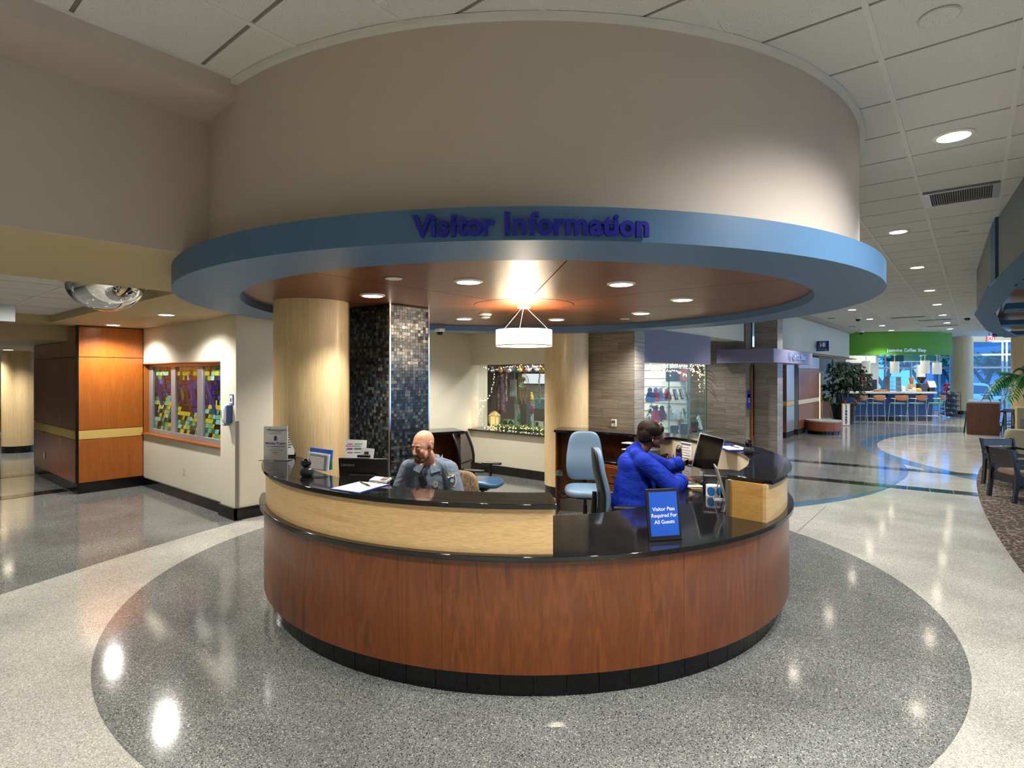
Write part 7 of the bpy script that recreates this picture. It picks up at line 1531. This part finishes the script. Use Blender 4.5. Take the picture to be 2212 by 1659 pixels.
# papers pinned on a small rack in front of the mosaic
for k, (px, py, w, h, d, rz, lb) in enumerate(((768, 975, .17, .19, 4.62, .1, 'white price list card behind the monitor'), (792, 988, .11, .15, 4.55, -.1, 'white leaflet with red stamp in a clear holder'))):
    q = at_d(px, py, d); t = thing('leaflet', lb, 'paper', (q.x, q.y, ZL), RZ + rz); zc = q.z - ZL
    MB().at((0, 0, zc), (D(-8), D(6) * (1 if k else .5), 0)).bb(-w / 2, w / 2, -.002, .002, -h / 2, h / 2).build('sheet', M_PAPER, t); MB().bb(-.06, .06, -.04, .04, 0, .008).build('holder_foot', M_ACRYL, t); MB().bb(-.012, .012, .004, .010, .008, zc).build('holder_stem', M_ACRYL, t)
    if k == 0:
        for i in range(4): MB().at((-.02, -.0035, zc + .06 - .035 * i), (D(-8), 0, 0)).bb(-.045, .0, -.0006, .0006, -.004, .004).build('red_line', mat('line_red', 'b83a4a', .6), t); MB().at((.035, -.0035, zc + .06 - .035 * i), (D(-8), 0, 0)).bb(-.045, .02, -.0006, .0006, -.004, .004).build('green_line', mat('line_green', '4a8a5a', .6), t)
    else: MB().at((0, -.0035, zc - .02), (D(-8), 0, 0)).at((0, -.004, zc - .02), (pi / 2, 0, 0)).cyl((0, 0, 0), .012, .0008, 16).build('stamp', mat('line_red', 'b83a4a', .6), t); MB().at((0, -.0035, zc + .035), (D(-8), 0, 0)).bb(-.018, .018, -.0006, .0006, -.012, .012).build('print', INKD, t)
q = at_d(806, 1000, 4.5); t = thing('yellow_tubes', 'two orange-yellow marker caps standing by the mosaic', 'marker', (q.x, q.y, ZL), RZ)
for s in (-1, 1): MB().lathe([(.013, 0), (.013, q.z - ZL - .01), (.010, q.z - ZL), (0, q.z - ZL + .002)], 14, (s * .016, 0, 0)).build('tube', mat('marker_yellow', 'd8962a', .4), t, smooth=True)
# visitor pass sign
a, b = at_z(1401, 1170, ZL), at_z(1473, 1165, ZL); c = (a + b) / 2; d_ = b - a
t = thing('visitor_pass_sign', 'black framed blue sign reading Visitor Pass Required For All Guests', 'sign', (c.x, c.y, ZL), atan2(d_.y, d_.x)); w2 = d_.length / 2; tl = D(-9)
MT_ = lambda y: ((0, y, 0), (tl, 0, 0))
MB().at(*MT_(0)).bb(-w2, w2, -.006, .008, 0, .322).build('frame', M_BLACK, t, bev=.003); MB().at(*MT_(0)).bb(-w2 + .018, w2 - .018, -.0075, -.006, .03, .302).build('blue_card', mat('pass_blue', '1452c0', .45), t)
MB().tube([(0, .105, .004), (0, .045, .20)], .008, 6).build('easel_leg', M_BLACK, t)
for k, s_ in enumerate(('Visitor Pass', 'Required For', 'All Guests')):
    z_ = .196 - .040 * k; text(s_, 'lettering', mat('lettering_white', 'f0f2f6', .5), .033, (0, -.0085 * cos(tl) - z_ * sin(tl) * -1 * -1, z_ * cos(tl)), (pi / 2 + tl, 0, 0), t, .0006, .0003)
# sticker roll
p = (at_z(1521, 1072, ZL) + at_z(1551, 1074, ZL)) / 2; t = thing('sticker_roll', 'roll of white labels with blue round visitor stickers', 'roll', (p.x, p.y + .05, ZL))
MB().lathe([(.02, 0), (.060, 0), (.060, .092), (.02, .092), (.02, 0)], 36).build('roll', M_PAPER, t, smooth=True)
for k in range(4):
    a_ = D(-100 + 80 * k + 12); M_ = Matrix.Rotation(a_, 3, 'Z')
    st = MB(); n = 12; v_ = []
    for i in range(n + 1):
        u = -1 + 2 * i / n; h_ = .0385 * max(0, 1 - u * u) ** .5; q = a_ + u * .0385 / .06; v_ += [(.0608 * cos(q), .0608 * sin(q), .046 - h_), (.0608 * cos(q), .0608 * sin(q), .046 + h_)]
    st.add(v_, [(2 * i, 2 * i + 2, 2 * i + 3, 2 * i + 1) for i in range(n)]); st.build('round_sticker', mat('sticker_blue', '1f78c8', .4), t)
# work monitor, keyboard, mouse, phone, papers on the counter
mt = thing('tilted_monitor', 'tall dark monitor with silver edge held by the seated person', 'monitor', (1.545, 0.875, ZL), D(-39))
cs = (at_d(1513, 940, 5.35), at_d(1558, 953, 5.28), at_d(1544, 1016, 5.28), at_d(1504, 998, 5.35))
mc = sum(cs, Vector()) / 4; ex = ((cs[1] - cs[0]) + (cs[2] - cs[3])).normalized(); ez = ((cs[0] - cs[3]) + (cs[1] - cs[2])); ez = (ez - ex * ez.dot(ex)).normalized(); ey = ez.cross(ex)
# the screen looks back at the person: widen it along its own depth axis
ex = Vector((.62, -.05, -.12)).normalized(); ex = Vector((0.60, 0.32, -.16)).normalized(); ez = Vector((.10, .02, .95)); ez = (ez - ex * ez.dot(ex)).normalized(); ey = ez.cross(ex)
loc = Matrix.Rotation(-D(-39), 3, 'Z') @ (mc - Vector((1.545, .875, ZL))); R3 = (Matrix.Rotation(-D(-39), 3, 'Z') @ Matrix((ex, ey, ez)).transposed()).to_euler()
MB().at(loc, R3).bb(-.115, .115, -.012, .014, -.17, .16).build('panel', M_SILVER, mt, bev=.006); MB().at(loc, R3).bb(-.108, .108, -.0145, -.012, -.163, .153).build('screen', mat('screen_dark', '0c0a08', .12, spec=.6), mt)
MB().tube([loc + Vector((.0, .03, -.10)), (0.01, .02, .06), (0, 0, .012)], [.02, .022, .03], 8).build('stand', M_BLACK, mt); MB().cyl((0, 0, 0), .085, .012, 24).build('foot', M_BLACK, mt)
kx = (at_z(1482, 1012, ZL), at_z(1545, 1040, ZL)); kc = Vector((1.47, .98, ZL)); t = thing('keyboard', 'black keyboard under the person\'s hand', 'keyboard', kc, D(-48))
MB().bb(-.20, .20, -.07, .07, 0, .016).build('tray', M_BLACK, t, bev=.004); kk = None
for r_ in range(5):
    for c_ in range(15):
        loc_ = (-.185 + .0245 * c_ + .004 * (r_ % 2), -.052 + .0255 * r_, .016)
        if kk is None: kk = MB().bb(-.0105, .0105, -.0105, .0105, 0, .006).build('key', M_BLACKM, t, bev=.0015, seg=1); kk.location = loc_
        else: inst(kk, 'key', loc_, t)
p = at_z(1520, 1048, ZL); t = thing('computer_mouse', 'black computer mouse on a pale green pad', 'mouse', (p.x, p.y, ZL + .004), D(40)); MB().loft([sring((0, 0, z), .032 * k, .055 * k, 18, 2.3) for z, k in ((0, 1), (.012, 1.0), (.026, .85), (.034, .5), (.036, .15))]).build('shell', M_BLACK, t, smooth=True); MB().bb(-.003, .003, .015, .04, .030, .037).build('wheel', M_SILVER, t)
t = thing('note_sheet', 'pale green note sheet under the mouse', 'paper', (p.x, p.y, ZL), D(32)); MB().bb(-.12, .10, -.07, .09, 0, .0025).build('sheet', mat('note_green', 'b8d0b0', .7), t); MB().bb(-.16, .02, -.10, -.02, 0, .002).build('white_sheet', M_PAPER, t)
p = at_z(1512, 1057, ZL); t = thing('yellow_pencil', 'yellow pencil beside the sticker roll', 'pencil', (p.x, p.y, ZL), D(20)); MB().tube([(-.07, 0, .0045), (.06, 0, .0045)], .004, 6).build('barrel', mat('pencil_yellow', 'd8a82a', .4), t); MB().tube([(.06, 0, .0045), (.075, 0, .0045)], [.004, .001], 6).build('tip', mat('pencil_tip', '3a2a20', .5), t); MB().tube([(-.08, 0, .0045), (-.07, 0, .0045)], .004, 6).build('eraser', mat('eraser_pink', 'c86a6a', .6), t)
# second webcam's neighbour: printer, tablet stand, brochure holder at the maple end
t = thing('desk_printer', 'black desktop printer beside the maple end panel', 'printer', pol(1.86, 20) + (ZL,), D(20 - 90)); MB().bb(-.20, .16, -.15, .16, 0, .165).build('case', mat('printer_black', '141416', .4), t, bev=.012); MB().bb(-.16, .12, -.152, -.148, .05, .07).build('slot', M_BLACKG, t); MB().bb(-.17, .13, -.05, .12, .165, .172).build('lid', M_BLACK, t, bev=.004)
p = Vector(pol(1.93, 8.2)); t = thing('tablet_stand', 'grey tablet standing on a desk easel seen edge on', 'tablet', (p.x, p.y, ZL), D(116)); MB().at((0, 0, .02), (D(-16), 0, 0)).bb(-.10, .10, -.006, .006, 0, .28).build('tablet', mat('tablet_grey', '8a8478', .35), t, bev=.003); MB().at((0, -.0065, .02), (D(-16), 0, 0)).bb(-.09, .09, -.001, .001, .012, .268).build('screen', mat('tablet_screen', 'b8b0a0', .3), t); MB().bb(-.06, .06, -.02, .09, 0, .01).build('easel_foot', M_SILVER, t); MB().tube([(0, .085, .008), (0, .05, .17)], .006, 6).build('easel_strut', M_SILVER, t)
t = thing('brochure_holder', 'clear acrylic brochure holder beside the maple end panel', 'holder', pol(2.04, -2.6) + (ZL,), D(-93)); MB().at((0, .02, .0), (D(-14), 0, 0)).bb(-.055, .055, 0, .003, 0, .20).build('back', M_ACRYL, t); MB().at((0, -.025, .0), (D(-14), 0, 0)).bb(-.055, .055, 0, .003, 0, .11).build('front', M_ACRYL, t); MB().bb(-.055, .055, -.028, .028, 0, .003).build('foot', M_ACRYL, t); MB().at((0, .006, .004), (D(-14), 0, 0)).bb(-.05, .05, -.006, .004, 0, .17).build('leaflet_pack', mat('leaflet_lilac', 'b8b4d0', .6), t)
# blue folder and papers on the ledge
p = at_z(1582, 969, ZT); t = thing('open_folder', 'blue folder with white sheets and a pen lying on the ledge', 'folder', (p.x, p.y, ZT), D(-50)); MB().bb(-.17, .17, -.11, .11, 0, .008).build('cover', mat('clipboard_blue', '1c3fae', .35), t, bev=.002); MB().bb(-.15, .16, -.10, .10, .008, .016).build('sheets', M_PAPER, t); MB().tube([(-.04, .0, .021), (.09, .03, .021)], .004, 6).build('pen', M_BLACKM, t); MB().bb(-.19, -.10, -.10, .06, .008, .03).build('blue_box', mat('box_blue', '22357a', .45), t)
# tacked notes, bottle, pencil cup, tray and box behind the keyboard
for k, (px, py, w, h, lb) in enumerate(((1473, 972, .19, .24, 'printed notice with orange logo tacked on the cream panel'), (1500, 975, .10, .19, 'narrow list tacked on the cream panel'))):
    q0 = at_z(px, py, 1.0); r_, a_ = hypot(q0.x, q0.y), atan2(q0.y, q0.x); q = Vector((2.094 * cos(D((64, 56)[k])), 2.094 * sin(D((64, 56)[k])), 1.005 - .02 * k)); t = thing('tacked_notice', lb, 'paper', q, D((64, 56)[k] - 90))
    MB().bb(-w / 2, w / 2, -.003, 0, -h / 2, h / 2).build('sheet', M_PAPER, t); 
    for i in range(6): MB().bb(-w / 2 + .02, w / 2 - .02 - .02 * (i % 2), -.0045, -.003, h / 2 - .035 - .03 * i, h / 2 - .030 - .03 * i).build('text_line', INKD, t)
    if k == 0: MB().bb(-w / 2 + .012, -w / 2 + .035, -.005, -.003, .05, .075).build('logo', mat('logo_orange', 'c8862a', .5), t); MB().bb(-w / 2 + .01, w / 2 - .01, -.005, -.003, .095, .105).build('heading', INK, t)
    MB().ball((-w / 2 + .012, -.005, h / 2 - .012), .005, 8, 6).build('pin', M_BLACK, t)
b0 = pol(1.93, 62); t = thing('water_bottle', 'purple water bottle with black lid behind the keyboard', 'bottle', b0 + (ZL,)); MB().lathe([(.034, 0), (.037, .01), (.037, .15), (.030, .165)], 22).build('body', mat('bottle_purple', '3c2060', .15, trans=.3), t, smooth=True); MB().lathe([(.033, .165), (.035, .17), (.033, .20), (.02, .215), (0, .215)], 22).build('lid', M_BLACK, t, smooth=True); MB().tube([(.02, 0, .21), (.03, 0, .235), (-.01, 0, .24), (-.025, 0, .21)], .006, 6).build('loop', mat('loop_teal', '2f7a7a', .4), t, smooth=True)
c0 = pol(1.80, 60); t = thing('pencil_cup', 'black pencil cup with pens beside the water bottle', 'cup', c0 + (ZL,)); MB().lathe([(.04, 0), (.042, .10), (.038, .10), (.036, .01), (0, .01)], 20).build('cup', M_BLACK, t, smooth=True)
for k, c_ in enumerate(('c8c83a', '2a2a30', 'b83030', '3a6ab0')): MB().tube([(.015 * cos(k * 1.7), .015 * sin(k * 1.7), .015), (.03 * cos(k * 1.7), .03 * sin(k * 1.7), .15)], .004, 6).build('pen', mat('pen_' + c_, c_, .4), t)
c0 = pol(1.87, 76); t = thing('grey_file_box', 'grey file box with white visitor label behind the seated person', 'box', c0 + (ZL,), D(76 - 90 - 25)); MB().bb(-.17, .17, -.10, .10, 0, .155).build('case', mat('box_grey', '4a4a48', .6), t, bev=.004); MB().bb(-.10, .14, -.104, -.10, .03, .125).build('label', M_PAPER, t); text('GUEST VISITOR', 'lettering', INK, .026, (.02, -.105, .095), X, t, .0004); text('PASSES BOX', 'lettering', INK, .022, (.02, -.105, .058), X, t, .0004)
c0 = pol(1.98, 84); t = thing('letter_tray', 'stack of black letter trays with papers behind the seated person', 'tray', c0 + (ZL,), D(84 - 90))
for k in range(3): MB().bb(-.13, .13, -.09, .09, .015 + .08 * k, .02 + .08 * k).build('tray', M_BLACK, t); MB().bb(-.12, .11, -.095, .08, .021 + .08 * k, .03 + .08 * k).build('paper_pile', M_PAPER, t)
for x in (-.125, .125): MB().bb(x - .004, x + .004, .07, .09, 0, .2).build('upright', M_BLACK, t)
c0 = pol(1.98, 70); t = thing('desk_phone', 'black desk phone with red light behind the seated person', 'phone', c0 + (ZL,), D(70 - 90)); MB().at((0, 0, .03), (D(20), 0, 0)).bb(-.09, .09, -.06, .06, -.02, .02).build('base', M_BLACK, t, bev=.006); MB().loft([sring((-.065, y, .075 + .01 * abs(y) * 8), .022, .014, 12, 2.5, 'y') for y in (-.09, -.07, 0, .07, .09)]).build('handset', M_BLACK, t, smooth=True); MB().ball((.06, -.03, .07), .006, 8, 6).build('red_lamp', mat('lamp_red', 'd02a30', .4, emit=1.0), t)
kbd = thing('guard_keyboard', 'black keyboard in front of the guard behind the ledge', 'keyboard', (0.05, -1.66, ZL), D(28)); MB().bb(-.2, .2, -.065, .065, 0, .016).build('tray', M_BLACK, kbd, bev=.004); MB().bb(-.19, .19, -.055, .055, .016, .021).build('key_field', M_BLACKM, kbd)
